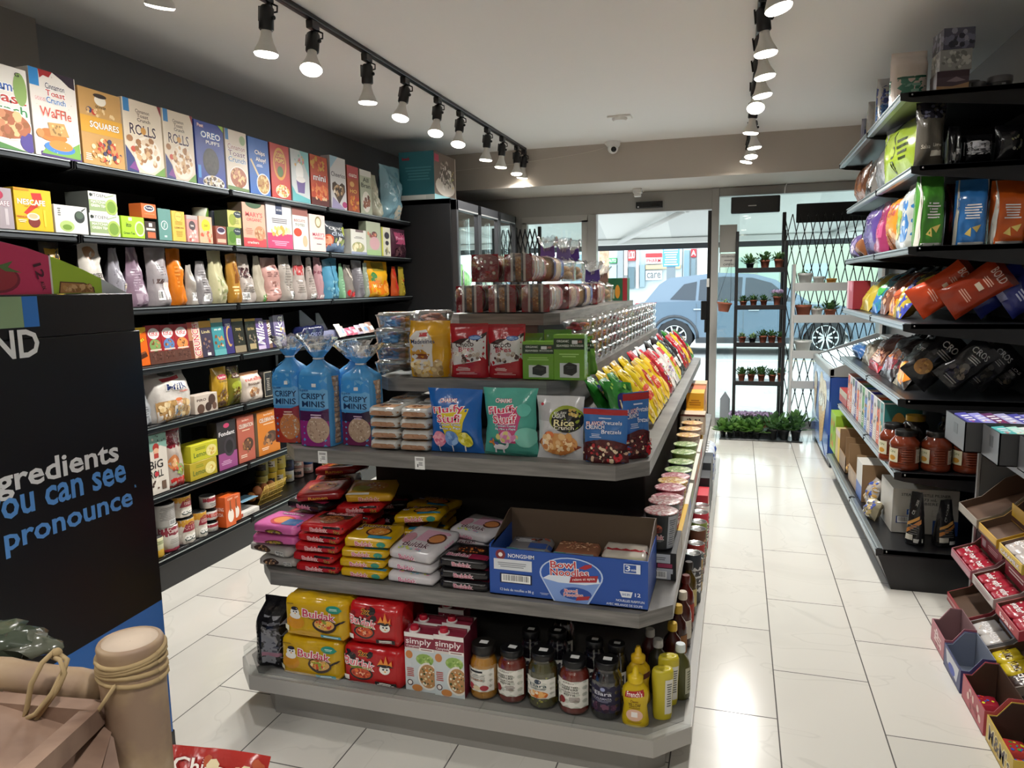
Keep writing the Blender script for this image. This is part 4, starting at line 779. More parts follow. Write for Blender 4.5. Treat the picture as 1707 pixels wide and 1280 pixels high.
LP(0, 602, 621, 284, .06, 'carton', 'b9bfa8', [('r', 0, .86, 1, 1, 'dedbd3'), ('t', 'All', .5, .78, .5, .1, '2f3b2d'), ('t', 'Bran', .5, .65, .8, .1, '2f3b2d'), ('e', .5, .28, .36, .24, 'efe9df'), ('b', .5, .28, .28, .18, 24, ['7d4a3a', '9c6048', '5f3328'], .08)], 'cereal_box', 'sage green bran cereal carton at the end of the cereal row', 'cereal box', side='8f957f')
HZ = clear('hazy_film', 'e8ecdf', .35, .2, bump=.5)
LP(0, 622, 644, 290, .11, 'cone', 'c3c3ae', [('b', .5, .4, .4, .3, 30, ['dcdac4', 'aead96', 'cfcdb7'], .05)], 'produce_bag', 'cream film bag slumping beside the blue plastic bag', 'bag', wr=1.8, nv=20)
LP(0, 646, 680, 276, .12, 'chip', '86aebd', [('b', .5, .6, .4, .35, 24, ['9cc3d2', '6f9cb0', 'b6d3dc'], .06), ('e', .75, .15, .22, .14, 'c8c4b4')], 'carrier_bag', 'crumpled light blue plastic bag at the far end', 'bag', wr=2.4, nv=22, depth=.0)
# --- second shelf: coffee, tea, crackers
LP(1, -12, 26, 312, .05, 'carton', 'a89da3', [('t', 'NESCAFE', .3, .62, 1.1, .12, 'f4f2f0', '8a3048'), ('e', .3, .82, .3, .12, 'b03050'), ('r', .6, .1, .75, .5, 'c9c0c4')], 'coffee_box', 'greyish pink coffee carton at the picture edge', 'coffee box')
LP(1, 28, 91, 315, .05, 'carton', 'd9b41c', [('p', [(.45, .9), (.72, .92), (.75, .78), (.62, .6), (.3, .38), (.22, .42), (.5, .68)], 'c4302a'), ('t', 'NESCAFE', .45, .68, .74, .13, 'fbf8f0', 'b8982a'), ('t', 'rich & creamy', .45, .57, .4, .05, 'a33520'), ('e', .48, .22, .16, .14, '7b2c24'), ('e', .46, .34, .17, .09, 'efe0cc'), ('e', .46, .35, .12, .06, 'd9b48c'), ('r', .74, .12, .8, .52, 'e9c63a'), ('t', 'FRENCH', .16, .32, .26, .05, 'c4302a'), ('l', .16, .22, .24, .08, 2, 'fff4d0'), ('r', .0, .94, .4, .99, 'd98a1c')], 'coffee_box', 'bright yellow coffee carton with a red swoosh and cup', 'coffee box')
LP(1, 93, 149, 343, .07, 'carton', 'cfd0cd', [('e', .35, .26, .22, .2, 'a9bf74'), ('e', .35, .22, .14, .1, '6d8f34'), ('e', .75, .62, .16, .22, '2a3330'), ('e', .75, .68, .12, .13, '48594a'), ('l', .14, .75, .1, .3, 4, '6a6c6a'), ('p', [(.8, .85), (.95, .98), (.97, .96), (.84, .82)], '2a3330')], 'tea_box', 'white tea carton picturing a green bowl and dark jar', 'tea box')
MAT = [('r', 0, .12, .58, .62, '8da172'), ('r', .0, .72, .75, 1, 'e7e7e2'), ('t', 'ITOEN', .36, .84, .46, .15, '1e2a24'), ('o', .08, .84, .05, '1e2a24'), ('t', 'MATCHA', .32, .53, .5, .12, 'f0f2e2'), ('t', 'GREEN TEA', .32, .36, .52, .12, 'f0f2e2'), ('e', .78, .35, .22, .38, '9cb258', 20), ('e', .78, .35, .16, .28, '6f9136', 18), ('p', [(.55, .8), (.9, .96), (.9, .9), (.58, .74)], '9ba98a')]
LP(1, 151, 202, 357, .10, 'carton', 'cdd0c8', MAT, 'tea_box', 'lower matcha green tea carton of the stack of two', 'tea box', l=[('r', 0, 0, 1, 1, '5c605c')], group='matcha tea cartons')
LP(1, 149, 197, 321, .12, 'carton', 'cdd0c8', MAT, 'tea_box', 'upper matcha green tea carton of the stack of two', 'tea box', zadd=Zo(357, -2.526, Yo(176, -2.526, 1.61))-1.61+.002, l=[('r', 0, 0, 1, 1, '5c605c')], group='matcha tea cartons')
LP(1, 204, 243, 361, .07, 'carton', '9ac22c', [('e', .78, .45, .22, .36, 'dbe6b8', 20), ('e', .78, .45, .17, .28, '8fae3a', 18), ('t', 'Green Tea', .3, .22, .48, .12, '2f4a18'), ('t', 'ito', .3, .6, .22, .2, '2b3b1c'), ('r', .3, .8, .45, .95, 'dfe8c0')], 'tea_box', 'lime green tea carton with a round cup picture', 'tea box')
LP(1, 243, 262, 369, .07, 'carton', '3b2d28', [('r', .1, .5, .9, .62, 'd8d0c4'), ('r', .35, .7, .65, .9, 'e8e4dc'), ('r', .2, .08, .9, .4, 'c4633c')], 'tea_box', 'small black and orange tea carton under the taller orange one', 'tea box')
LP(1, 237, 262, 345, .07, 'carton', 'cf6430', [('e', .52, .68, .36, .24, 'e9e4dc', 20), ('e', .52, .7, .3, .18, '2b2d44', 20), ('t', 'Tetley', .52, .7, .48, .14, 'f4f4f4'), ('t', 'ORANGE', .52, .3, .7, .08, 'e8a070')], 'tea_box', 'orange tea carton with a dark blue oval, set on another', 'tea box', zadd=Zo(370, -2.526, Yo(250, -2.526, 1.61))-1.61+.004)
LP(1, 266, 288, 348, .07, 'carton', '5d8a84', [('o', .45, .48, .26, 'dfe6e2'), ('o', .45, .48, .22, '5d8a84'), ('t', 'DAVID', .45, .48, .3, .05, 'e8efec', None, 70), ('r', .4, .1, .6, .16, 'b9cdc8')], 'tea_box', 'teal green tea carton with a ring emblem', 'tea box', l=[('r', 0, 0, 1, 1, '27332f')])
LP(1, 289, 311, 352, .07, 'carton', 'd4b24e', [('o', .5, .82, .3, 'b99a3c'), ('o', .5, .82, .26, 'd8bb5c'), ('t', 'twinings', .5, .82, .4, .04, '6d5a26'), ('l', .5, .6, .7, .12, 3, 'a3832e'), ('t', 'LEMON', .5, .45, .7, .06, '8a5a2a'), ('l', .5, .25, .6, .2, 4, 'a3832e')], 'tea_box', 'mustard yellow tea carton with a pale ring', 'tea box')
LP(1, 313, 332, 359, .07, 'carton', 'c58b86', [('o', .48, .62, .3, '4b4246'), ('t', 'tea', .48, .62, .3, .08, 'ece4e0'), ('b', .5, .25, .4, .2, 16, ['d9a49c', 'b0584e', 'e9cfc6'], .1), ('r', 0, .85, 1, 1, 'b3a7a6')], 'tea_box', 'dusty pink tea carton with a dark round badge', 'tea box')
LP(1, 334, 356, 361, .07, 'carton', 'd3b092', [('o', .5, .66, .34, 'd8c82e'), ('t', 'zen', .5, .66, .3, .08, '7a7420'), ('b', .5, .25, .4, .2, 20, ['d98a6a', 'e6b48e', 'c9604a'], .09)], 'tea_box', 'peach tea carton with a yellow sun badge', 'tea box')
LP(1, 339, 357, 346, .05, 'can', 'cfd3bf', [('e', .7, .6, .3, .4, '6f9a3c')], 'tea_tin', 'pale green round tin behind the peach carton', 'tin', depth=.09)
LP(1, 357, 374, 352, .06, 'carton', '4a4e5c', [('e', .5, .6, .3, .2, '6a6e7c')], 'tea_box', 'slate grey tea carton behind the small maroon carton', 'tea box', depth=.09)
LP(1, 361, 379, 377, .06, 'carton', '8a4a3e', [('e', .5, .75, .4, .2, 'cfc9d4'), ('e', .5, .78, .34, .13, '3c2c4c'), ('r', .1, .1, .9, .3, 'dcae96')], 'tea_box', 'small maroon tea carton with a purple oval', 'tea box')
for k, (yt, za) in enumerate(((379, 0), (352, 1))):
    LP(1, 380, 403, yt, .08, 'carton', ['6f8f46', 'c3c070'][k], [('e', .75, .78, .3, .2, '2c3a44'), ('t', 'Tetley', .75, .8, .4, .1, 'e4e8ea'), ('e', .35, .45, .26, .34, ['4f7a28', '93a03a'][k]), ('bar', .62, .05, .95, .4) if k == 0 else ('l', .6, .35, .5, .3, 3, '8c8c4c')], 'tea_box', ['lower grassy green tea carton of a pair', 'upper yellowish tea carton of a pair'][k], 'tea box', zadd=(Zo(380, -2.526, Yo(391, -2.526, 1.61))-1.61+.002)*za, l=[('r', 0, 0, 1, 1, '4c5240')])
MARY = lambda c='c4484e': [('r', 0, 0, 1, .2, c), ('e', .5, 1, .36, .12, '3a5a3c'), ('t', "MARY'S", .5, .74, .74, .11, c), ('t', 'ORGANIC', .5, .62, .66, .07, c), ('e', .72, .32, .24, .17, 'b98462'), ('b', .72, .32, .18, .13, 18, ['9a6a4a', 'd4a886'], .04), ('l', .25, .35, .35, .16, 4, 'b07a68'), ('t', 'crackers', .4, .1, .5, .06, 'f2dcd4')]
LP(1, 407, 445, 339, .09, 'carton', 'd9a690', MARY(), 'cracker_box', 'larger salmon pink organic cracker carton', 'cracker box', l=[('r', 0, 0, 1, 1, '6b5c54')])
LP(1, 447, 489, 340, .07, 'carton', 'cfcbcc', [('r', .36, .76, .62, 1, '35405c'), ('t', 'MILTONS', .5, .86, .2, .04, 'e2e4ea'), ('l', .5, .62, .7, .12, 3, '5b5b60'), ('r', 0, 0, 1, .34, 'b8426a'), ('b', .52, .38, .38, .1, 26, ['e6c477', 'd2a14e', 'f0dca0'], .06), ('l', .5, .12, .7, .12, 3, 'e8a8c0')], 'cracker_box', 'wide white and magenta cracker carton with yellow bites', 'cracker box')
LP(1, 490, 516, 347, .06, 'carton', 'd3cdc8', [('r', 0, .82, 1, 1, '8f5a52'), ('t', 'BISCUITS', .45, .7, .7, .06, '8a4038'), ('t', 'TOTES', .45, .6, .6, .06, '3f5a44'), ('e', .3, .42, .26, .1, 'b8442f'), ('e', .75, .22, .16, .14, 'd9a88a')], 'cracker_box', 'white biscuit carton with a brown top and strawberry', 'cracker box')
LP(1, 518, 544, 358, .06, 'carton', 'dcc7c2', [('o', .55, .8, .2, '8a7b52'), ('o', .55, .8, .14, 'e3d7b4'), ('t', "MARY'S", .55, .46, .76, .1, 'c0405a'), ('t', 'ORGANIC', .55, .36, .66, .06, 'c0405a'), ('l', .55, .2, .5, .05, 1, '5a4a4c')], 'cracker_box', 'smaller pale pink organic cracker carton', 'cracker box')
LP(1, 546, 584, 368, .09, 'chip', '43484f', [('t', 'CRUNCH', .52, .76, .7, .09, 'd8d8da'), ('t', 'CHEESE', .52, .58, .6, .1, 'c9d4e6', '23303f'), ('o', .12, .35, .16, 'c25a3c'), ('o', .12, .35, .12, 'e0a080'), ('r', .1, .05, .95, .3, '6f86a4'), ('b', .55, .35, .3, .1, 14, ['d9d2c4', '9fae6a'], .05), ('o', .86, .7, .1, 'a8b44c')], 'snack_bag', 'charcoal grey snack bag with blue lower panel', 'snack bag', depth=.01)
LP(1, 586, 612, 383, .06, 'carton', 'd3d2c9', [('r', .3, .9, .8, 1, '6d5a5a'), ('l', .5, .68, .7, .1, 2, '70706a'), ('e', .45, .28, .4, .22, '9a9c6c'), ('b', .45, .28, .3, .14, 12, ['c6b88c', 'e0d4b0'], .07), ('r', 0, 0, 1, .1, '8f97b0')], 'cracker_box', 'small off-white carton with an olive picture', 'cracker box')
LP(1, 612, 636, 370, .06, 'carton', 'adb59c', [('e', .55, .62, .2, .1, '5b3b3f'), ('b', .4, .6, .35, .1, 10, ['c98a6a', '8a4a4a'], .06), ('e', .55, .36, .36, .2, 'c9a0a4'), ('r', 0, 0, 1, .16, '9cba86')], 'cracker_box', 'mint green carton with a pink circle', 'cracker box')
LP(1, 637, 652, 379, .06, 'carton', 'c9c6b4', [('r', 0, 0, .16, 1, 'b4b440'), ('e', .6, .72, .28, .12, '35323c'), ('e', .6, .46, .2, .08, '35323c'), ('b', .6, .18, .3, .12, 8, ['6a6a5c', 'a09870'], .09)], 'cracker_box', 'narrow cream carton with dark round marks', 'cracker box')
LP(1, 655, 683, 381, .07, 'chip', '4a2a38', [('r', .2, .45, .85, .85, 'a04a68'), ('t', 'Pocky', .5, .65, .5, .12, 'dca4b8'), ('b', .55, .22, .3, .14, 20, ['2d1a20', '6b4a50'], .06)], 'snack_bag', 'dark plum snack bag with a pink panel at the shelf end', 'snack bag')
# --- third shelf: pouches mostly seen from the back or side
P3 = [(87, 118, 402, .07, '2a2622', [('r', .2, .3, .9, .9, 'b08a2e'), ('t', 'CRUNCH', .55, .62, .6, .1, '2a2014'), ('t', 'ROASTED', .55, .48, .6, .08, '2a2014'), ('p', [(.2, .3), (.9, .3), (.9, .05)], 'd8b848')], 'black and gold snack pouch half hidden by the cardboard display'),
 (148, 186, 403, .08, 'b9b4ac', [('e', .45, .85, .3, .1, '8f6a4a'), ('t', 'FROSTED', .5, .5, .7, .07, '55504c'), ('e', .6, .35, .2, .1, '3f4a3c'), ('l', .5, .2, .7, .15, 3, '8f8a84')], 'pale grey frosted biscuit pouch behind the cardboard display'),
 (198, 222, 412, .10, '8a8890', [('l', .5, .5, .6, .3, 8, '6a6870'), ('r', .6, .1, .95, .4, 'c9b9a0')], 'smoky grey pouch, first beyond the cardboard display'),
 (224, 256, 411, .10, '7d6878', [('l', .45, .45, .6, .4, 9, '9c8a98'), ('r', .15, .04, .85, .22, '948490')], 'dusky mauve pouch with a rounded top'),
 (261, 294, 410, .09, '9a9496', [('l', .5, .62, .5, .2, 5, '6c686c'), ('r', .1, .38, .6, .46, '5c4a48'), ('r', .55, .1, .9, .4, 'd8c8c2'), ('bar', .2, .1, .5, .26)], 'silver grey pouch with a brown stripe and barcode'),
 (296, 317, 412, .09, 'c9701a', [('l', .5, .5, .5, .4, 6, 'd98a3c')], 'plain bright orange pouch'),
 (319, 336, 440, .07, '8f8a82', [('bar', .2, .1, .7, .3)], 'short taupe pouch between the orange and pewter ones'),
 (333, 360, 434, .08, '7f7b7c', [('l', .5, .5, .7, .6, 10, '9c9899'), ('bar', .3, .06, .7, .24)], 'pewter grey pouch with lines of small print'),
 (359, 387, 416, .09, 'b0ab88', [('b', .5, .3, .4, .25, 20, ['8f9468', 'c9c5a2'], .07)], 'crumpled cream pouch leaning with a twisted top'),
 (385, 405, 421, .07, 'a3762e', [('r', .4, .4, .9, .8, '7a4a20'), ('l', .4, .25, .5, .2, 3, 'e0c48a')], 'slim bronze and gold pouch'),
 (399, 431, 422, .09, 'a89f98', [('r', .1, .5, .95, .72, '3a2326'), ('t', 'CHOC', .5, .6, .5, .1, '8a5a5c'), ('l', .5, .3, .6, .2, 5, '7b746e'), ('bar', .12, .06, .5, .2)], 'pale pouch with a dark maroon band'),
 (417, 449, 425, .08, 'a39b8a', [('p', [(.3, 0), (1, 0), (1, .2), (.3, .12)], '4f8a3c'), ('b', .7, .06, .25, .06, 10, ['c4442f', 'e8e4d8'], .05)], 'beige pouch with green and red at its foot'),
 (443, 474, 428, .10, 'b08880', [('e', .6, .78, .1, .04, '6a4440'), ('l', .5, .62, .7, .12, 3, '7c5450'), ('b', .5, .4, .3, .06, 12, ['7a5048', 'c9a49c'], .05), ('l', .5, .2, .6, .16, 3, '8f6660')], 'broad dusty pink pouch'),
 (472, 496, 424, .08, '9a928a', [('l', .45, .5, .6, .6, 10, '7a726c'), ('bar', .5, .04, .9, .2)], 'warm grey pouch right of the pink one'),
 (496, 519, 424, .08, 'a49a94', [('r', .05, .55, .8, .78, 'a03a3c'), ('l', .45, .3, .6, .3, 6, '7f7670')], 'grey pouch with a crimson band'),
 (513, 531, 428, .07, '9f948e', [('l', .5, .5, .7, .7, 11, '7e756f'), ('bar', .2, .03, .8, .14)], 'tall grey pouch covered in small print'),
 (532, 545, 428, .07, 'a58084', [('r', 0, .6, 1, .68, '7c4a54'), ('r', .1, .03, .9, .1, 'e2d8d4')], 'narrow rose pouch near the shelf joint'),
 (546, 570, 428, .08, '4a86a3', [('r', .45, .0, .52, .9, '2f5f7c'), ('b', .5, .3, .4, .25, 12, ['6ca6be', '8ec0cc'], .06)], 'sea blue pouch just past the shelf joint'),
 (567, 580, 438, .06, '6f9a78', [('l', .5, .4, .5, .5, 6, '8fb896')], 'slim leaf green pouch'),
 (578, 597, 440, .08, '77706a', [('b', .6, .12, .3, .1, 8, ['c22c30', '8a1c22'], .12), ('p', [(.2, .9), (.8, .4), (.9, .45), (.3, .95)], 'c9c0b4')], 'dark pouch with two red berries at its foot'),
 (594, 611, 433, .08, '6e6b70', [('l', .5, .5, .6, .5, 8, '8a878c')], 'dim lead grey pouch'),
 (609, 619, 437, .05, '8a9484', [('l', .5, .5, .6, .5, 5, 'b0b8a8')], 'very narrow grey green pouch'),
 (616, 656, 434, .10, 'cf9a1e', [('r', .25, .72, .8, .98, '8a7a2a'), ('r', 0, .05, .8, .46, 'd8741c'), ('o', .2, .55, .1, '3f7a3a'), ('t', 'MANGO', .4, .3, .5, .1, 'f6e0a0'), ('b', .85, .2, .15, .12, 8, ['e8a040', 'c4601c'], .07)], 'shiny yellow and orange dried mango pouch'),
 (655, 670, 443, .06, 'a8461e', [('p', [(.5, 0), (.9, 0), (.4, 1), (.2, 1)], 'c42c2c')], 'thin rust orange pouch near the shelf end'),
 (667, 678, 444, .05, '9c8a2e', [('b', .6, .4, .35, .35, 14, ['b4302c', 'd8c04a', '3f5a2c'], .1)], 'red and yellow patterned pouch at the shelf end')]
pe, pd = 0, 0
for k, (a, c, yt, d, base, f, lb) in enumerate(P3):
    a = min(max(a, pe), c-8); pe = c
    LP(2, a, c, yt+1, d, 'cone' if k % 4 in (2, 3) and k not in (5, 22) else 'pouch', base, f, 'snack_pouch', lb, 'pouch', wr=1.9, rz=(-.15, .1, .0, .18, -.08)[k % 5]*.7, top=None, depth=.008+pd, nu=9, nv=13)
# --- fourth shelf: chocolate bars
def bar(px0, px1, yt, base, f, lb, depth=.0, nm='chocolate_bar', **k): return LP(3, px0, px1, yt, .016, 'carton', base, f, nm, lb, 'chocolate bar', tilt=.10, depth=.025+depth, fin='film', **k)
bar(226, 255, 546, 'd8641c', [('p', [(0, .7), (1, .9), (1, 1), (0, 1)], 'e8c22c'), ('t', 'Reeses', .45, .62, .78, .11, 'f2d22c', '5b2a14', 25), ('p', [(.25, .26), (.85, .34), (.9, .24), (.3, .14)], '4a2a1c'), ('p', [(.25, .3), (.8, .38), (.85, .34), (.3, .26)], '7b4a30')], 'orange peanut butter chocolate bar standing first by the display')
KIT = lambda c: [('e', .5, .78, .4, .14, 'f0e9e6', 20), ('t', 'KitKat', .5, .78, .62, .12, 'c4202a'), ('e', .5, .48, .4, .16, c), ('b', .5, .5, .28, .1, 10, ['7a4a2c', 'b98a5a'], .06), ('r', 0, 0, 1, .32, '5b3a30'), ('b', .5, .2, .45, .12, 26, ['6b463a', '4a2c24'], .05), ('r', .1, .34, .9, .38, 'd9c6b4')]
for k, (a, c, col) in enumerate(((250, 274, '7a9a5c'), (275, 298, '5c7fae'), (298, 321, 'd98a4a'))):
    bar(a, c, 542-k, '9a2a30', KIT(col), ['red wafer chocolate bar with green bowl picture', 'red wafer chocolate bar with blue bowl picture', 'red wafer chocolate bar with orange bowl picture'][k], group='red wafer bars')
bar(319, 339, 537, 'b07a5c', [('p', [(0, 0), (.5, 0), (1, .3), (1, 1), (.7, 1)], 'd8b8a0'), ('t', 'CRUNCH', .62, .5, 1.9, .24, 'b8303c', 'f2e6dc', 90), ('r', 0, 0, .3, .5, '6b3a28'), ('r', 0, .85, .4, 1, 'c44a3c')], 'cream and brown crunch bar with vertical red letters')
bar(338, 358, 535, '3f3648', [('r', 0, .82, 1, 1, 'c9982c'), ('t', 'Lindt', .5, .7, .7, .08, 'd8c690'), ('b', .5, .35, .3, .2, 10, ['6b5a6c', '8a6a5c'], .08), ('r', .4, .04, .7, .12, 'e4e0dc')], 'dark violet bar with a gold top edge')
bar(359, 379, 530, '3f8a92', [('r', 0, .88, 1, 1, 'c9b98a'), ('t', 'sea salt', .5, .7, .6, .06, 'dfeee8'), ('b', .5, .38, .35, .18, 14, ['b98a5c', '7a4a30', 'd8c09a'], .09), ('r', 0, 0, 1, .16, '5ea3a6')], 'teal chocolate bar with almonds')
bar(379, 393, 531, '3a2f6c', [('e', .55, .5, .34, .3, 'c49a5c'), ('e', .65, .5, .3, .24, '3a2f6c'), ('t', 'OREO', .5, .82, .6, .08, 'e8e8f4')], 'deep indigo bar with a tan crescent')
bar(393, 412, 531, '26231f', [('r', 0, .92, 1, 1, 'a98a3c'), ('t', '70%', .5, .68, .5, .08, 'd0b878'), ('b', .55, .4, .22, .16, 10, ['4a3a28', '8a7a5c'], .07), ('r', 0, 0, 1, .2, '8f8068')], 'black bar with a tan foot and thin gold top')
bar(415, 433, 531, '2b2926', [('r', 0, .92, 1, 1, 'b08a34'), ('t', 'EXTRA', .5, .68, .6, .08, 'c9b070'), ('b', .55, .4, .26, .16, 10, ['5a5048', '8c7c6a'], .07), ('r', .2, .05, .8, .22, 'ad9a72')], 'black bar with grey swirls, set apart to the right')
MILK = [('t', 'Milka', .5, .55, 2.0, .5, 'f2eff6', None, 80), ('r', 0, 0, 1, .12, 'c9b8d8')]
bar(434, 447, 529, '6c5590', MILK, 'violet milk chocolate bar with slanted white letters, left one', group='violet milk bars')
bar(447, 459, 530, '7a5a4c', [('t', 'Milka', .5, .5, 1.9, .5, 'efe4dc', None, 100), ('r', 0, 0, .5, 1, '5f4a84')], 'half violet half brown milk chocolate bar')
bar(460, 467, 523, '33264f', [], 'very thin dark purple bar between the milk bars')
bar(468, 487, 520, '8f84a8', [('t', 'Milka', .4, .5, 1.8, .34, 'f4f2f6', '54407c', 78), ('b', .75, .4, .2, .2, 8, ['e8e4da', 'b9a25c'], .08)], 'tall lilac bar with large white letters, last of the row')
for k, (a, c, yt, col, lb) in enumerate([(488, 512, 556, '2c2440', 'dark purple flat packet beyond the lilac bar'), (512, 552, 540, '1d2146', 'navy cookie packet with faint white name')]):
    LP(3, a, c, yt, .1, 'brick', col, [('t', 'OREO' if k else 'zero', .55, .5, .45, .3, '8a90b8')], 'cookie_packet', lb, 'packet')
b = B(); y0, y1 = Yo(536, -2.56, 1.05), Yo(566, -2.56, 1.05); b.box(-2.72, y0, 1.046, -2.56, y1, 1.10, M('8f92b4', 'card')); b.prism([(y0, 1.10), (y1, 1.10), (y1, 1.13), (y1-.06, 1.16), (y0+.02, 1.24), (y0, 1.24)], -2.72, -2.714, M('7b7a8a', 'card'), 'x'); b.prism([(y0, 1.10), (y1-.08, 1.10), (y0+.04, 1.22), (y0, 1.22)], -2.60, -2.594, M('34343c', 'card'), 'x')
tag(b.obj('counter_display_box'), 'open cardboard counter display tray with high back, fourth shelf at left', 'box')
for k, (a, c, yt, col) in enumerate([(566, 576, 541, 'e4dccf'), (574, 583, 545, 'e0c6c0'), (582, 592, 548, 'c0607c'), (590, 600, 546, 'cf6f86'), (598, 608, 543, 'b9b0c2'), (606, 616, 541, 'd0c6c6'), (614, 624, 539, 'a8887a')]):
    LP(3, a, c, yt-4, .03, 'pouch', col, [('r', .2, .2, .8, .6, ['8fb0d8', 'f0ece6', 'e9a8bc', 'd8ccd8', '6c4a44'][k % 5])], 'candy_packet', f'small {["cream", "blush", "rose", "pink", "lilac", "pearl", "tan"][k]} candy packet near the far end', 'packet', tilt=.5, zadd=.009, nu=6, nv=8)
# --- fifth shelf: cookies
LP(4, 242, 267, 650, .1, 'pouch', '8d8f92', [('l', .4, .4, .6, .3, 5, '6a6c70')], 'snack_pouch', 'plain silver pouch cut off by the display', 'pouch', wr=1.2)
LP(4, 262, 328, 612, .12, 'block', 'cfc9c2', [('e', .5, .9, .2, .05, '8a8c86'), ('p', [(.25, .82), (.75, .86), (.72, .80), (.28, .76)], 'b0404a'), ('t', 'Milk', .58, .66, .46, .12, '2c3a6c', 'e6e2dc'), ('t', 'rusks', .72, .56, .2, .04, 'd0503a'), ('r', .08, .02, .95, .40, 'b08a5a'), ('b', .5, .2, .42, .18, 40, ['d8b882', 'c29a62', 'ead2a4', '9c7848'], .05), ('e', .58, .22, .12, .2, 'e8e4dc'), ('e', .58, .34, .07, .07, 'd8a88a'), ('e', .58, .40, .08, .03, 'c86c3c'), ('r', .5, .06, .66, .22, '5c84a8')], 'cookie_bag', 'white and clear rusk bag with blue milk lettering', 'cookie bag')
LP(4, 329, 367, 656, .06, 'carton', 'cbbeb0', [('t', 'PIRO', .3, .72, .4, .14, '4a2f26'), ('e', .75, .65, .16, .3, '4a342a'), ('e', .25, .25, .16, .26, '5c4234'), ('e', .58, .3, .14, .24, '3f2c24'), ('e', .85, .28, .1, .2, '6b4c3c')], 'cookie_box', 'low cream cookie box with chocolate pictures', 'cookie box')
LP(4, 360, 386, 613, .07, 'chip', 'b8922c', [('e', .5, .76, .34, .07, 'a8384c'), ('t', 'Loacker', .5, .76, .5, .06, 'f2e8dc'), ('t', 'Quadratini', .5, .66, .6, .05, '4a3018'), ('b', .5, .28, .34, .2, 30, ['6b4424', 'd8b878', '8a5c30'], .06)], 'wafer_bag', 'mustard wafer bag with a crimson oval, left of two', 'wafer bag')
LP(4, 386, 407, 611, .07, 'chip', '7c7a2c', [('r', 0, .7, 1, 1, '4a3a28'), ('e', .5, .76, .34, .07, '5c3c34'), ('t', 'Loacker', .5, .76, .5, .06, 'e2d8cc'), ('e', .5, .5, .4, .12, 'a0a83c'), ('b', .5, .28, .34, .2, 26, ['5f4224', 'c9c07c', '8a6c30'], .07)], 'wafer_bag', 'olive green wafer bag, right of two', 'wafer bag')
LP(4, 408, 440, 620, .07, 'block', 'cdbfb2', [('t', 'nutella', .52, .76, .8, .12, 'b8342c'), ('t', 'Biscuits', .5, .6, .6, .08, '6a4a3c'), ('e', .5, .3, .3, .16, 'e6d6c4'), ('b', .5, .3, .24, .12, 14, ['b98a5a', '8a5a34'], .07), ('r', 0, .9, 1, 1, 'c98a5a')], 'biscuit_bag', 'cream gable biscuit bag with red lowercase letters', 'biscuit bag')
LP(4, 440, 454, 619, .04, 'carton', '1d1a19', [('r', .05, .02, .95, .05, 'b0a894'), ('r', .05, .95, .95, .98, 'b0a894'), ('r', .02, .02, .08, .98, 'b0a894'), ('l', .5, .5, .5, .5, 7, 'a8a094')], 'chocolate_box', 'tall black box edged in pale gold', 'chocolate box', fin='film')
LP(4, 455, 470, 636, .05, 'pouch', 'a8b0bc', [('r', .1, .1, .9, .5, 'c9d0d8')], 'snack_pouch', 'small pale blue grey pouch beside the black box', 'pouch')
# --- sixth shelf
def Z2P(z):
    d = Vector((-2.526, Yo(342, -2.526, .455), z-CAM_H)); return H_PX/2-F_PX*d.dot(C_U)/d.dot(C_F)
LP(5, 247, 284, 724, .06, 'carton', 'ddd5c9', [('p', [(0, .78), (.3, .72), (.7, .8), (1, .74), (1, 1), (0, 1)], '7fa79a'), ('e', .5, .78, .14, .07, 'a8342c'), ('e', .5, .72, .12, .05, 'e0b090'), ('r', .4, .6, .6, .68, 'b8443c'), ('t', 'BiG', .46, .5, .62, .14, '1c1a1c'), ('t', 'ROLL', .46, .34, .6, .12, '1c1a1c'), ('o', .45, .34, .09, 'c23a44'), ('b', .35, .15, .2, .08, 5, ['5b3a2c', '3c2820'], .05), ('r', .65, .06, .85, .2, '6b5444'), ('b', .6, .9, .35, .08, 7, ['3a4a44', 'd8d0c4'], .035)], 'wafer_roll_box', 'mint and cream wafer roll carton with bold black letters', 'cookie box')
LP(5, 285, 316, 713, .08, 'pouch', 'b9aca2', [('r', 0, .66, 1, .96, '7c1f2e'), ('t', 'Royal', .5, .84, .6, .06, 'd8a4a8'), ('t', 'CHEESE', .5, .76, .6, .05, 'c9848c'), ('r', 0, 0, 1, .16, 'b8302c'), ('e', .35, .42, .28, .13, 'c47a4a'), ('e', .35, .42, .16, .07, 'e0b080'), ('e', .65, .28, .24, .1, '7a8a4c'), ('b', .55, .3, .3, .1, 10, ['d8a070', 'b8503c', '9ab05c'], .06)], 'pretzel_pouch', 'maroon and white ring snack pouch next to the wafer rolls', 'pouch', wr=1.1)
for k in range(2):
    HC = (Zo(737, -2.526, Yo(342, -2.526, .455))-.455)/2
    LP(5, 318+k, 363+k, Z2P(.453+HC*(k+1)-.001), .09, 'carton', 'c6c22c' if k else 'b9a52c', [('t', 'Lemon', .35, .4, .5, .3, '4a6a2c'), ('e', .75, .45, .2, .35, 'e6d88a'), ('b', .75, .4, .14, .2, 8, ['d8b04c', 'f0e4a0'], .04), ('l', .35, .75, .4, .2, 2, '8f9a24')], 'cake_box', ['lower yellow lemon cake box of two', 'upper yellow lemon cake box of two'][k], 'cake box', zadd=k*(HC+.001))
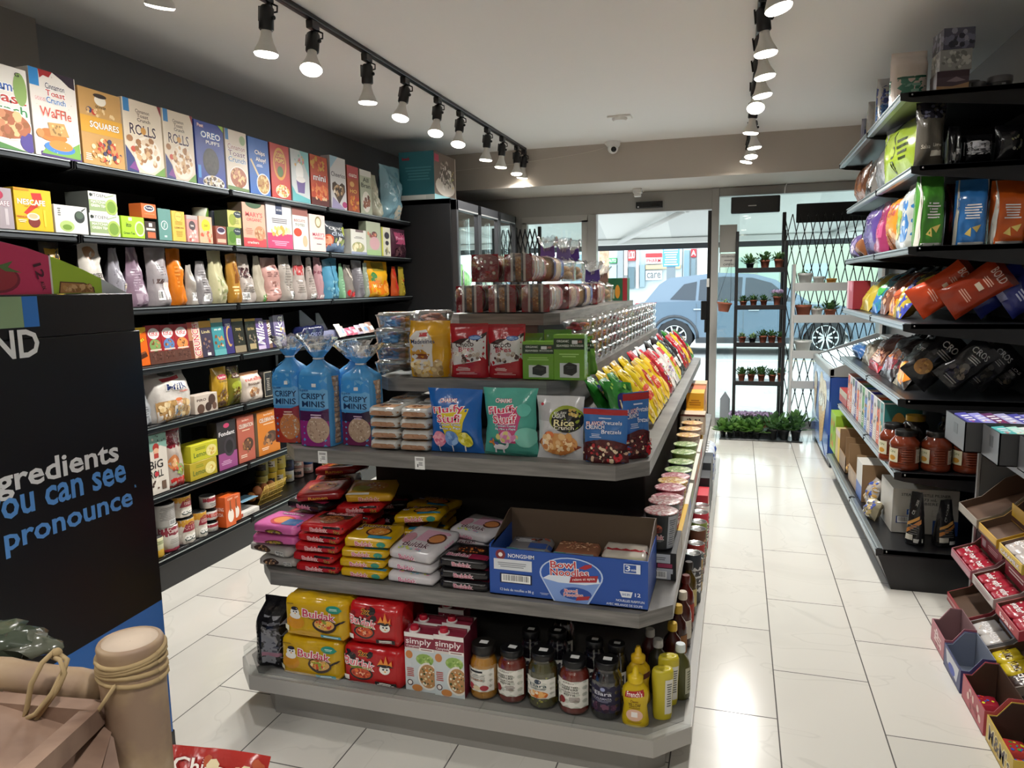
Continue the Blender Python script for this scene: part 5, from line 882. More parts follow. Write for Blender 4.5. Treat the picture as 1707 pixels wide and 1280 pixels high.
LP(5, 366, 397, 701, .06, 'carton', '2b2527', [('r', 0, 0, 1, .34, '9a4a84'), ('e', .5, .9, .16, .05, 'c4426c'), ('t', 'Fondant', .5, .74, .84, .09, 'f0ecec'), ('e', .6, .45, .3, .2, '3a3238', 22), ('e', .6, .45, .2, .14, '1a1518', 22), ('l', .4, .14, .6, .1, 3, 'd8a8cc')], 'cookie_box', 'black and purple fondant cookie carton', 'cookie box')
for k, (a, c, yt, base) in enumerate(((399, 427, 694, 'b8604c'), (432, 468, 684, 'd07a20'))):
    LP(5, a, c, yt, .07, 'carton', base, [('t', 'leclerc', .5, .92, .4, .04, 'f4e0cc'), ('t', 'CELEBRATION', .52, .8, .84, .09, 'f7ead8', 'a05030' if k else '8f4034'), ('l', .5, .7, .6, .04, 1, 'f2d8b8'), ('e', .6, .38, .3, .14, '4a3020', 20), ('e', .5, .36, .24, .11, '6b4630', 20), ('b', .5, .34, .3, .14, 10, ['3a2418', '8a5c38', 'b98452'], .06), ('l', .3, .14, .4, .08, 2, 'f4dcc4')], 'cookie_box', ['coral pink celebration cookie carton', 'large orange celebration cookie carton'][k], 'cookie box', l=[('r', 0, 0, 1, 1, '8f8468' if k else '7c4436')])
for k, (a, c, yt) in enumerate(((336, 350, 712), (352, 366, 712))): LP(5, a, c, yt, .05, 'carton', ['3a3634', '6a6860'][k], [], 'cookie_box', ['dark plain box in the shadow behind the cakes', 'grey plain box in the shadow behind the cakes'][k], 'cookie box', depth=.14)
# --- bottom shelf: cans
COC = [('r', 0, .0, 1, .45, 'd6d0c4'), ('r', 0, .72, 1, 1, 'c9962c'), ('p', [(.2, .5), (.8, .5), (.7, .8), (.5, .9), (.3, .8)], '8c2434'), ('l', .5, .66, .45, .16, 3, 'e8d0cc'), ('e', .38, .24, .14, .14, 'f2efe8'), ('e', .6, .24, .14, .14, 'f2efe8'), ('e', .38, .2, .13, .09, '3a4a44'), ('e', .6, .2, .13, .09, '3a4a44'), ('e', .38, .25, .11, .09, 'f4f2ec'), ('e', .6, .25, .11, .09, 'f4f2ec')]
CAM = [('r', 0, .62, 1, .98, '8c2a3c'), ('t', 'Campbells', .55, .8, .5, .2, 'f0e8e4'), ('l', .5, .4, .4, .2, 3, 'a8a49c'), ('r', 0, 0, 1, .12, '8c2a3c')]
LP(6, 256, 266, 905, .06, 'can', 'c98a5c', [('b', .5, .5, .4, .4, 30, ['d8743c', 'e0b070'], .06)], 'food_can', 'tall can of orange bites at the display edge', 'can')
LP(6, 268, 288, 893, .06, 'can', 'c9c8a0', [('r', 0, 0, 1, .4, 'c9a02c'), ('l', .5, .75, .5, .2, 3, '6c7c4c')], 'food_can', 'pale green and yellow can', 'can')
za = Zo(868, -2.55, Yo(292, -2.55, LZ[6]))-LZ[6]
LP(6, 277, 306, 877, .06, 'can', 'd0cbc6', CAM, 'soup_can', 'lower can of the stack, crimson band over white', 'can')
LP(6, 274, 302, 843, .06, 'can', 'c4c1be', [('r', .8, .6, 1, .95, '9c3040'), ('l', .45, .6, .7, .6, 9, '8a8884'), ('bar', .4, .05, .75, .3)], 'soup_can', 'upper can of the stack, turned to show its barcode', 'can', zadd=.114)
LP(6, 304, 331, 866, .06, 'can', 'cfc8bc', COC, 'coconut_milk_can', 'lower coconut milk can of two', 'can')
LP(6, 302, 328, 827, .06, 'can', 'cfc8bc', COC, 'coconut_milk_can', 'upper coconut milk can of two', 'can', zadd=.136)
LP(6, 332, 351, 854, .06, 'can', 'cfc8bc', COC, 'coconut_milk_can', 'single smaller coconut milk can', 'can')
for k in range(3): LP(6, 350-k, 368-k, [872, 852, 830][k], .05, 'can', 'd2ccc8', [('r', 0, .55, 1, .9, 'a02c3c'), ('l', .5, .3, .4, .3, 2, '8a8a86')] if k != 1 else [('r', 0, .3, 1, .8, 'b8302c'), ('l', .5, .55, .5, .3, 2, 'f0d8cc')], 'milk_can', ['bottom small red and white can of three', 'middle small red can of three', 'top small white can of three'][k], 'can', zadd=[0, .062, .116][k])
LP(6, 368, 380, 853, .05, 'can', 'cac3bc', [('r', 0, 0, 1, .15, 'a8323a'), ('l', .5, .5, .6, .5, 5, '8a7c78')], 'milk_can', 'lone beige can before the orange boxes', 'can', depth=.03)
for k, (a, c) in enumerate(((371, 388), (388, 404))): LP(6, a, c, 826-k*2, .08, 'carton', 'cf5a20', [('e', .5, .35, .3, .22, 'f2e8dc'), ('p', [(.42, .5), (.58, .5), (.55, .85), (.45, .85)], '8a4a20'), ('t', 'COW', .5, .9, .5, .06, 'f8e4c8')], 'baking_soda_box', ['orange baking soda box nearer the camera', 'orange baking soda box farther along'][k], 'box', l=[('t', 'BAKING', .5, .6, .7, .12, 'f4ece4'), ('t', 'SODA', .5, .42, .6, .12, 'f4ece4')])
LP(6, 402, 432, 850, .12, 'carton', 'd6d2cb', [('r', 0, .3, .08, 1, 'c04a30'), ('l', .5, .4, .6, .3, 2, '9a9a94')], 'fish_can_tray', 'white open tray of blue and grey fish tins', 'tray')
LP(6, 404, 431, 832, .09, 'carton', '6f96ac', [('e', .3, .5, .2, .3, 'b9c4b0'), ('e', .6, .5, .2, .3, '9ab0a4')], 'fish_can', 'blue fish tin carton lying in the white tray', 'tin', zadd=.075, depth=.015)
for k, (px, n, cols) in enumerate([(441, 2, ('a89a48', '8a8440')), (456, 2, ('c9a82c', 'cfb63a')), (470, 2, ('d8b83a', 'e0cc5c')), (484, 3, ('c9c7c0', '3a3f5c', 'b4b6b8')), (500, 4, ('c8a49a', 'b88a80', 'c9a096', 'd0b0a8')), (516, 4, ('b8908c', '3c68ac', 'c49a94', 'cfc9c4'))]):
    for j in range(n):
        hz = (.105, .105, .105, .07, .06, .06)[k]
        z0 = LZ[6]+j*hz; yy = Yo(px, -2.72, z0); o = can(.037, hz-.002, cols[j % len(cols)], [('r', .3, .3, .7, .7, ['e8d88a', '2c2c34', 'e4e0da'][(k+j) % 3]), ('l', .5, .5, .3, .3, 2, '5c5448')], seed=k*7+j).obj('food_can', loc=(-2.735, yy, z0))
        tag(o, f'{["dim olive", "yellow", "bright yellow", "white and navy", "pink grey", "mixed blue and pink"][k]} tin, {["bottom", "second", "third", "fourth"][j]} of its stack, bottom shelf at left beyond the noodles', 'can', 'tins on the bottom shelf beyond the noodles')
t = thing('onion_net', 'yellow mesh net of onions on the bottom shelf at left beside the pink noodles', 'onions', (-2.62, Yo(445, -2.6, .2), LZ[6])); b = B(); NET = M('c9a850', 'plast')
for i in range(15): a = -.10+i*.0145; b.tube([(-.05, a, .0), (.03, a, .0), (.07, a+.02, .11)], .0018, NET, 4)
for j in range(4): b.tube([(.04+.01*j, -.10, .03*j), (.04+.01*j, .11, .03*j)], .0018, NET, 4)
b.obj('net', t); b = B()
for i in range(6): b.ball((-.03+.02*(i % 2), -.08+i*.032, .036+.03*(i % 2)), (.028, .026, .03), M(['c98a4c', 'b9764a'][i % 2], 'skin'), 12, 8)
b.obj('onions', t)
# ================================================================== goods on the centre gondola
TN = ['lowest gondola shelf', 'second gondola shelf', 'middle gondola shelf', 'fourth gondola shelf', 'top gondola shelf']
def gx(px, tier, dy=.03, z=None): return Xo(px, GT[tier][2]+dy, (GT[tier][0]+.002) if z is None else z)
def GP(tier, px0, px1, yt, d, kind, base, f, nm, label, cat, dy=.03, zadd=0., rz=0., tilt=0., hfix=None, group=None, suffix=None, **kw):
    z = GT[tier][0]+.003+zadd; y = GT[tier][2]+dy; x0, x1 = Xo(px0, y, z), Xo(px1, y, z); w = x1-x0-.003; xc = (x0+x1)/2; h = hfix or Zo(yt, xc, y)-z
    _sd[0] += 1; sd = kw.pop('seed', _sd[0])
    if kind == 'carton': b = carton(w, d, h, base, f, seed=sd, **kw)
    elif kind == 'brick': b = brick(w, d, h, base, f, seed=sd, **kw)
    else: b = bag(w, d, h, kind, base, f, seed=sd, **kw)
    o = b.obj(nm, loc=(xc, y+d/2, z), rot=(-tilt, 0, rz)); tag(o, f'{label}, {suffix or TN[tier]}', cat, group); return o
# ---- five-packs of instant noodles, lowest shelf
def hen(x, y, s, fire=False):   # plain cartoon bird stand-in: round head, beak, body
    L = [('e', x, y, .075*s, .12*s, 'f0ece2', 16), ('e', x, y+.10*s, .06*s, .05*s, '2b2730'), ('e', x-.02*s, y+.01*s, .016*s, .022*s, '2b2730', 8), ('e', x+.03*s, y+.01*s, .016*s, .022*s, '2b2730', 8), ('p', [(x-.015*s, y-.03*s), (x+.025*s, y-.03*s), (x+.005*s, y-.07*s)], 'e09a34')]
    return L
YEL = [('p', [(.0, .0), (1, .0), (1, .1), (0, .16)], 'c99a18'), ('e', .2, .36, .14, .2, 'd08e1c', 16), ('e', .2, .56, .09, .11, 'efe9dc', 14)]+hen(.2, .68, 1)+[('e', .66, .36, .19, .21, '3a2a20', 22), ('e', .66, .38, .16, .16, 'd9a45c', 20), ('b', .66, .39, .13, .12, 34, ['f2dc9c', 'c9502c', 'e8b44a', '8fa03c'], .022), ('p', [(.82, .42), (.95, .58), (.97, .55), (.85, .38)], '2c211a'), ('t', 'Buldak', .58, .66, .5, .22, 'c22c4a', 'f3e4e0', -4), ('l', .6, .52, .4, .08, 2, '7a4a18'), ('e', .82, .86, .12, .09, '2f8a74'), ('l', .82, .86, .14, .06, 2, 'b9e0d0'), ('r', .6, .04, .92, .12, '3f9aa8'), ('l', .76, .08, .24, .05, 1, 'e4f4f4'), ('r', .04, .12, .1, .24, 'efe8cc'), ('l', .14, .9, .16, .03, 1, '6a4a10')]
RED = [('b', .3, .8, .3, .15, 10, ['1e1516', '8c1a1c'], .06), ('e', .32, .3, .2, .18, '241a1a', 22), ('e', .32, .3, .17, .14, 'c8502c', 20), ('b', .32, .31, .14, .1, 30, ['e8743c', 'f0b088', 'a8281c'], .022), ('p', [(.02, .75), (.52, .66), (.5, .42), (.02, .5)], '2a1c1e'), ('t', 'Buldak', .29, .6, .5, .24, 'e06a78', 'f6ece8', -10), ('l', .32, .46, .4, .08, 2, '8fa83c'), ('t', '2x', .36, .88, .14, .12, '2a1c1c', 'e8a03c')]+hen(.72, .5, 1.2)+[('p', [(.6, .62), (.66, .82), (.7, .68), (.74, .9), (.78, .68), (.84, .8), (.84, .62)], 'e88a34'), ('p', [(.58, .6), (.88, .6), (.8, .66), (.64, .66)], '1f1a1c'), ('r', .55, .05, .9, .15, '1d1718'), ('l', .72, .1, .3, .07, 2, 'f0e8e0'), ('r', .06, .1, .12, .22, 'ece0d8')]
def five(px0, px1, yt, base, f, lab, zadd, dy, d=.115, side=None, seed=1, hfix=None):
    o = GP(0, px0, px1, yt, d, 'brick', base, f, 'noodle_five_pack', lab, 'noodle pack', dy=dy, zadd=zadd, crimp=.10, wr=.5, flat=.82, pw=7., seed=seed, nx=16, ns=32, hfix=hfix); return o
five(470, 573, 1052, 'c9a014', YEL, 'lower yellow noodle five-pack with bird cartoon', 0, .03, seed=3, hfix=.128)
five(474, 580, 970, 'c9a014', YEL, 'upper yellow noodle five-pack with bird cartoon', .134, .03, seed=5, hfix=.128)
five(573, 674, 1066, 'b3181c', RED, 'lower red noodle five-pack with flames', 0, .035, seed=7, hfix=.128)
five(580, 668, 985, 'b3181c', RED, 'upper red noodle five-pack with flames', .134, .04, seed=9, hfix=.128)
five(582, 690, 985, 'a3161a', RED, 'red noodle five-pack standing behind the front red stack', .0, .165, seed=11, hfix=.27)
GP(0, 424, 474, 1010, .16, 'block', '17161a', [('r', .3, .08, 1, .8, '8b8b92'), ('l', .45, .5, .2, .5, 8, '55555c'), ('l', .75, .5, .3, .5, 8, '5c5c64'), ('r', .32, .2, .98, .26, 'a8788a'), ('l', .12, .45, .12, .7, 12, '5b5b5e')], 'noodle_five_pack', 'black noodle five-pack turned to its side at the left corner', 'noodle pack', dy=.05, wr=.7)
# ---- soup cartons
SIM = [('r', 0, .92, 1, 1, 'e9e6e2'), ('r', 0, .74, 1, .925, '85243a'), ('t', 'simply', .48, .845, .86, .13, 'f2e8e8'), ('t', 'Campbells', .3, .77, .46, .05, 'ece0e0'), ('r', .5, .70, 1, .755, 'e9e6e0'), ('l', .75, .727, .4, .03, 1, '8c5a5a'), ('r', 0, 0, 1, .70, 'c9d2d4'), ('e', .15, .62, .12, .07, 'c9824a'), ('e', .68, .56, .3, .1, '93b45c', 14), ('b', .68, .56, .26, .09, 20, ['a8c46c', '7ba04a', 'c4d88c'], .05), ('e', .78, .28, .36, .24, 'e8e4da', 26), ('e', .78, .28, .31, .205, 'b98a5a', 24), ('b', .78, .28, .25, .17, 40, ['e3d2a4', '5b6b3c', 'd98a3c', 'f0e6cc', '3f4a2c'], .035), ('l', .18, .32, .28, .16, 5, 'b5443c'), ('o', .16, .14, .1, '4a2a2c'), ('o', .16, .14, .07, 'e8e4e0'), ('e', .4, .06, .18, .06, 'c98446')]
def soup(px0, px1, yt, dy, lab, tt=0):
    z = GT[0][0]+.003; y = GT[0][2]+dy; x0, x1 = Xo(px0, y, z), Xo(px1, y, z); w = x1-x0-.003; h = Zo(yt, (x0+x1)/2, y)-z
    t = thing('soup_carton', f'{lab}, {TN[0]}', 'soup carton', ((x0+x1)/2, y+.03, z), group='soup cartons')
    carton(w, .06, h, 'd9d4ce', SIM, t=[('r', 0, 0, 1, .5, '85243a'), ('r', .2, .55, .6, .8, 'dcd8d4')], side='6f1f33').obj('body', t)
    b = B(); b.box(-w/2, -.004, h-.001, w/2, .004, h+.012, M('7b2236'), .001); b.obj('top_fin', t)
    b = B(); b.lathe([(.013, 0), (.013, .014), (.011, .017)], M('b01f34', 'plast'), 16); b.lathe([(.017, -.001), (.017, .004)], M('e8e4e2', 'plast'), 16); b.obj('cap', t, (-w*.2, -.016, h+.001))
soup(672, 722, 1055, .055, 'left front soup carton with a red cap'); soup(725, 776, 1060, .05, 'right front soup carton with a red cap')
soup(692, 740, 1038, .125, 'soup carton behind the left front one'); soup(738, 786, 1040, .125, 'soup carton behind the right front one'); soup(733, 776, 1015, .20, 'deepest soup carton, mostly in shadow')
# ---- jars
GLJ = clear('jar_glass', 'f4f7f4', .07, .05)
def jar(px0, px1, yt, tier, dy, cont, lidc, lab, label, text=(), lidh=.02, lidr=.82, span=2.2, rot=0, blobs=None, lbl=(.14, .62), lcol='e6e3da', loc=None, r=None, h=None, cat='jar', nm='glass_jar', group=None, sticker=True, sh=.74):
    z = GT[tier][0]+.003
    if loc is None:
        y = GT[tier][2]+dy; x0, x1 = Xo(px0, y, z), Xo(px1, y, z); r = (x1-x0)/2-.001; x = (x0+x1)/2; h = Zo(yt, x, y+r)-z; loc = (x, y+r, z)
    t = thing(nm, label, cat, loc, rz=rot, group=group); hb = h-lidh
    P = [(r*.8, 0), (r*.97, hb*.02), (r, hb*.08), (r, hb*sh), (r*.96, hb*(sh+.08)), (r*.80, hb*(sh+.17)), (r*lidr*.94, hb*(sh+.2)), (r*lidr*.94, hb)]
    b = B(); b.lathe([(p[0]*.955, max(.003, min(p[1], hb*.93))) for p in P], cont, 24)
    if blobs:
        rr = random.Random(int(px0))
        for i in range(50): a = -pi/2+(rr.random()-.5)*3; zz = hb*(.06+(sh-.1)*rr.random()); b.ball((r*.82*cos(a), r*.82*sin(a), zz), r*.155, M(rr.choice(blobs), 'gloss'), 7, 5, .4, i)
    b.obj('contents', t)
    b = B(); b.lathe(P, GLJ, 24, cap=False); b.obj('glass', t)
    if text is not None:
        hh = hb*(lbl[1]-lbl[0]); z0 = hb*lbl[0]; b = B(); S0 = lambda u, v, o: ((r+.0006+o)*cos(-pi/2+(u-.5)*span), (r+.0006+o)*sin(-pi/2+(u-.5)*span), z0+v*hh)
        draw(b, S0, [('r', 0, 0, 1, 1, lcol)]+list(text), span*r, hh, 'paper', thr=r*.25, off0=0, doff=.0001, seed=int(px0)); b.obj('paper_label', t)
    b = B(); lr = r*lidr; b.lathe([(lr*.96, 0), (lr, .002), (lr, lidh-.002), (lr*.95, lidh)], M(lidc, 'plast'), 24)
    if sticker: b.box(-lr*.3, -lr*.2, lidh, lr*.4, lr*.3, lidh+.0006, M('e9e9e9', 'paper'), 0)
    b.obj('lid', t, (0, 0, hb)); return t
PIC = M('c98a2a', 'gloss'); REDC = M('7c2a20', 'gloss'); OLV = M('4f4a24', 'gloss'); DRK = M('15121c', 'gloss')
jar(777, 823, 1070, 0, .055, PIC, '1c1a18', '', 'jar of amber pickles with black lid beside the soup cartons', [('r', .12, .84, .6, .93, '2a2a2e'), ('l', .45, .6, .6, .3, 4, '9a9a94'), ('t', 'pickles', .4, .52, .4, .08, 'b87040'), ('e', .2, .2, .12, .14, 'b8404a'), ('e', .4, .16, .14, .1, 'e0cba4'), ('e', .65, .18, .14, .12, 'a83a44')], lidh=.028, lidr=.84, blobs=['d89a34', 'b87a20'], lbl=(.2, .72))
PEP = [('t', 'RAEO', .42, .93, .3, .05, '6a5a50'), ('t', 'ROASTED', .45, .8, .44, .07, '5c5450'), ('t', 'PEPPERS', .45, .7, .44, .07, '4a4440'), ('t', 'POIVRONS', .45, .6, .48, .07, '4a4440'), ('t', 'ROTIS', .45, .5, .3, .07, '5c5450'), ('e', .25, .28, .09, .14, '8c2a2c', 16), ('e', .16, .2, .06, .11, '6a3a2c'), ('l', .58, .33, .3, .2, 4, '8c7c78')]
jar(823, 872, 1078, 0, .06, REDC, '141416', '', 'first jar of roasted red peppers, between amber and green jars', PEP, lbl=(.17, .76), lidr=.78, span=2.5, rot=-.1, group='roasted pepper jars')
jar(874, 925, 1083, 0, .055, OLV, '121214', '', 'jar of green sliced peppers between the two red pepper jars', [('e', .45, .86, .1, .12, '3c4858'), ('t', 'Elara', .45, .66, .52, .16, '2c4a4c'), ('l', .45, .5, .6, .1, 2, '8a8c8a'), ('e', .45, .22, .3, .18, 'd8843a', 16), ('b', .45, .22, .26, .15, 14, ['e8b06a', 'c4601c', 'f0dcc0'], .06)], blobs=['8a8a2c', 'a8a040', '5f6a24'], lbl=(.24, .66), lidr=.8, span=2.3)
jar(926, 979, 1095, 0, .05, REDC, '141416', '', 'second jar of roasted red peppers, beside the black olive jar', PEP, lbl=(.17, .76), lidr=.78, span=2.5, group='roasted pepper jars')
jar(981, 1034, 1098, 0, .05, DRK, '0f0f11', '', 'jar of black olives with dark purple label', [('e', .45, .88, .07, .07, '9aa0c4'), ('t', 'Elara', .45, .72, .5, .14, 'd4d4e0'), ('t', 'KALAMATA', .45, .54, .5, .08, 'a8a8bc'), ('l', .45, .44, .5, .08, 2, '8888a0'), ('b', .45, .2, .34, .12, 14, ['4a2a44', '6a4458', '2c1a2c'], .07)], lbl=(.16, .72), lcol='221f3a', lidr=.8, span=2.3)
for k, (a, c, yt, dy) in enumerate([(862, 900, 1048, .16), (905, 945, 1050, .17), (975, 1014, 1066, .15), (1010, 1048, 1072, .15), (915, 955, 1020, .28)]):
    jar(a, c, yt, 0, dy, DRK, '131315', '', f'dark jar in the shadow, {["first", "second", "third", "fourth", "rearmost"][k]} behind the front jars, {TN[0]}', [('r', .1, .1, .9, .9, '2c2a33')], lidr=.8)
# ---- mustard and sauce bottles at the corner
def squeeze(x, y, r, h, base, capc, label, lay, span=2., sy=.62, kind='down', rot=0, tipc=None, nm='mustard_bottle', cat='bottle', tier=0, lbl=(.12, .6), group=None, fin='plast'):
    t = thing(nm, label, cat, (x, y, GT[tier][0]+.003), rz=rot, group=group)
    if kind == 'up': prof = [(r*.9, 0), (r*.99, h*.02), (r, h*.1), (r*.86, h*.33), (r, h*.52), (r*.93, h*.62), (r*.55, h*.72), (r*.5, h*.735)]
    elif kind == 'inv': prof = [(r*.8, .0), (r*.88, h*.1), (r*.9, h*.45), (r*1.0, h*.8), (r*.98, h*.92), (r*.85, h*.985), (r*.5, h*.975), (r*.3, h*.96)]
    else: prof = [(r*.9, 0), (r, h*.03), (r, h*.6), (r*.85, h*.7), (r*.42, h*.8), (r*.4, h*.86)]
    b = B(); b.lathe(prof, M(base, fin), 24, sy=sy)
    b.obj('bottle_body', t)
    if lay:
        z0, hh = h*lbl[0], h*(lbl[1]-lbl[0]); b = B()
        def rad(z):
            for (r0, a), (r1, c) in zip(prof, prof[1:]):
                if a <= z <= c and c > a: return r0+(r1-r0)*(z-a)/(c-a)
            return r
        S0 = lambda u, v, o: ((rad(z0+v*hh)+.0008+o)*cos(-pi/2+(u-.5)*span), (rad(z0+v*hh)+.0008+o)*sy*sin(-pi/2+(u-.5)*span), z0+v*hh)
        draw(b, S0, lay, span*r, hh, 'paper', thr=r*.22, off0=0.0002, doff=.00015); b.obj('printed_label', t)
    b = B()
    if kind == 'up': b.lathe([(r*.56, 0), (r*.56, h*.085), (r*.4, h*.11), (r*.27, h*.13), (r*.24, h*.2), (r*.18, h*.21), (r*.15, h*.25)], M(capc, 'plast'), 18); b.obj('cap', t, (0, 0, h*.735))
    elif kind == 'inv': b.lathe([(r*.62, 0), (r*.66, .004), (r*.62, .012)], M(capc, 'plast'), 18, sy=sy); b.obj('cap', t, (0, 0, .0005))
    else: b.lathe([(r*.5, 0), (r*.52, .003), (r*.5, h*.12), (r*.44, h*.14)], M(capc, 'plast'), 18); b.obj('cap', t, (0, 0, h*.855))
    return t
FR = [('p', [(.1, .72), (.88, .80), (.92, .98), (.14, .9)], 'a8202a'), ('t', "French's", .5, .85, .6, .15, 'f4ece4', None, 4), ('t', 'Classic', .5, .64, .3, .07, '6a3a18'), ('t', 'YELLOW', .5, .53, .5, .11, '4a2a10'), ('l', .5, .44, .5, .04, 1, '7a5a1c'), ('e', .5, .25, .34, .16, 'dfb49c'), ('r', .38, .2, .62, .34, 'efe8e4'), ('l', .5, .06, .6, .06, 2, 'a8841c')]
zt = GT[0][0]; 
def fx(px, y, z=None): return Xo(px, y, zt if z is None else z)
squeeze(fx(1059, 1.915), 1.915, .0375, .172, 'c9ac10', 'd8b81a', 'yellow mustard bottle with red banner, front of the corner', FR, lbl=(.06, .66), kind='up')
squeeze(fx(1052, 2.02), 2.02, .037, .178, 'c9a414', 'd8ae1a', 'mustard bottle standing right behind the front mustard bottle', [('p', [(.6, .7), (1, .75), (1, .95), (.6, .9)], '5c2a20')], kind='up', rot=.5)
HZL = [('r', .55, .0, 1, 1, 'd8d6cc'), ('l', .78, .55, .3, .7, 10, '5c5c58'), ('r', .0, .0, .0, 1, 'c9ac10')]
squeeze(fx(1104, 1.965), 1.965, .031, .150, 'c2b22c', 'e8e6e0', 'upside down mustard bottle nearest the corner', HZL, kind='inv', lbl=(.12, .8), rot=.3)
squeeze(fx(1114, 2.045), 2.045, .031, .150, 'c2b22c', 'e8e6e0', 'upside down mustard bottle behind the nearer one', HZL, kind='inv', lbl=(.12, .8), rot=.3)
squeeze(fx(1096, 2.10), 2.10, .03, .165, '262418', 'b9b8b4', 'dark relish bottle with grey white cap, left one', [], kind='x', sy=1.)
squeeze(fx(1133, 2.085), 2.085, .029, .165, '4a4a1e', 'd4dcdc', 'dark green relish bottle with white cap, right one by the edge', [('r', .5, 0, 1, 1, 'b9b8a0'), ('l', .75, .5, .3, .8, 8, '6c6c5c')], kind='x', sy=1., rot=.6)
squeeze(fx(1083, 2.16), 2.16, .028, .165, '4a1c18', 'c9c4be', 'red brown sauce bottle with white cap in the shadow', [], kind='x', sy=1.)
for k, (px, y, cc, bc, h) in enumerate([(1121, 2.20, 'c9a42c', '3a140c', .175), (1130, 2.30, 'c09a30', '34120c', .19), (1138, 2.41, 'cfc4b0', '45201a', .19), (1143, 2.53, '5c1c16', '5a1a12', .2), (1148, 2.66, '2c2420', '4a3a10', .2)]):
    squeeze(fx(px, y)-.002, y, .029, h, bc, cc, f'{["maple brown syrup bottle with yellow cap, near one", "maple brown syrup bottle with yellow cap, far one", "dark sauce bottle with a pale cap", "deep red sauce bottle", "olive oil coloured small bottle"][k]} along the right edge, {TN[0]}', [('r', .3, .1, .9, .8, ['8a5a2c', '8a5a2c', 'd8d0c0', 'a83a28', 'c9b878'][k])], kind='x', sy=1., rot=.8, fin='gloss')
# more goods along the right edge of the lowest shelf, farther back
SIDE0 = [('canister', 2.78, .035, .19, '30343c', 'white and dark tall canister'), ('canister', 2.88, .036, .13, 'b08a3c', 'amber short jar like canister'), ('canister', 2.97, .036, .12, '4a5a50', 'grey green tin'), ('canister', 3.06, .036, .13, 'a83a34', 'red tin with pale stripe'), ('canister', 3.16, .038, .16, '6a4430', 'brown tin'), ('canister', 3.26, .038, .16, '7c8a44', 'moss green tin'), ('canister', 3.37, .04, .17, 'c23a48', 'crimson cup'), ('canister', 3.48, .04, .17, 'd8d4cc', 'white cup with red swirl')]
for k, (nm, y, r, h, c, lb) in enumerate(SIDE0):
    o = can(r, h, c, [('r', .05, .2, .95, .75, ['d8d8d8', 'c9a04c', 'a0a89c', 'e4d8d0', 'b98a60', 'b4bc7c', 'f0e4e4', 'c4304a'][k]), ('l', .5, .5, .7, .4, 5, '4a4644')], seed=k, span=pi).obj('canister', loc=(GC+.735-.05, y, GT[0][0]+.003), rz=pi/2-.5); tag(o, f'{lb}, right edge of the {TN[0]}', 'canister')
for k, (y, c, lb) in enumerate([(3.62, 'c23440', 'red and white crate like carton'), (3.80, '26282c', 'black carton pack'), (4.0, '3c4044', 'charcoal carton pack'), (4.22, '2a2c30', 'near black carton pack farther back')]):
    o = carton(.16, .14, [.2, .24, .27, .24][k], c, [('r', .1, .2, .9, .7, ['e8dcd8', '3c4046', '55595c', '44484c'][k]), ('l', .5, .45, .6, .3, 4, ['b8303c', 'a0a0a0', '8c9094', '9a9a9a'][k])], seed=k).obj('drink_carton_pack', loc=(GC+.735-.09, y, GT[0][0]+.003), rz=pi/2); tag(o, f'{lb} at the right edge of the lowest shelf', 'carton')
for k, y in enumerate((4.45, 4.66)):
    t = thing('water_pack', f'blue and white wrapped water pack, {["nearer", "farther"][k]} one at the end of the lowest shelf', 'water pack', (GC+.64, y, GT[0][0]+.003), pi/2)
    brick(.2, .15, .21, 'cfd8e4', [('r', .0, .2, .3, .8, '2c4ca8'), ('r', .6, .1, .9, .95, '3458b4'), ('l', .45, .5, .2, .4, 3, '8aa0d0')], seed=k, crimp=.06, flat=.85, pw=6).obj('wrap', t)
    b = B()
    for i in (-.06, 0, .06): b.lathe([(.012, 0), (.012, .018)], WHITE, 10, cx=i, cy=-.03)
    b.obj('cap', t, (0, 0, .205))
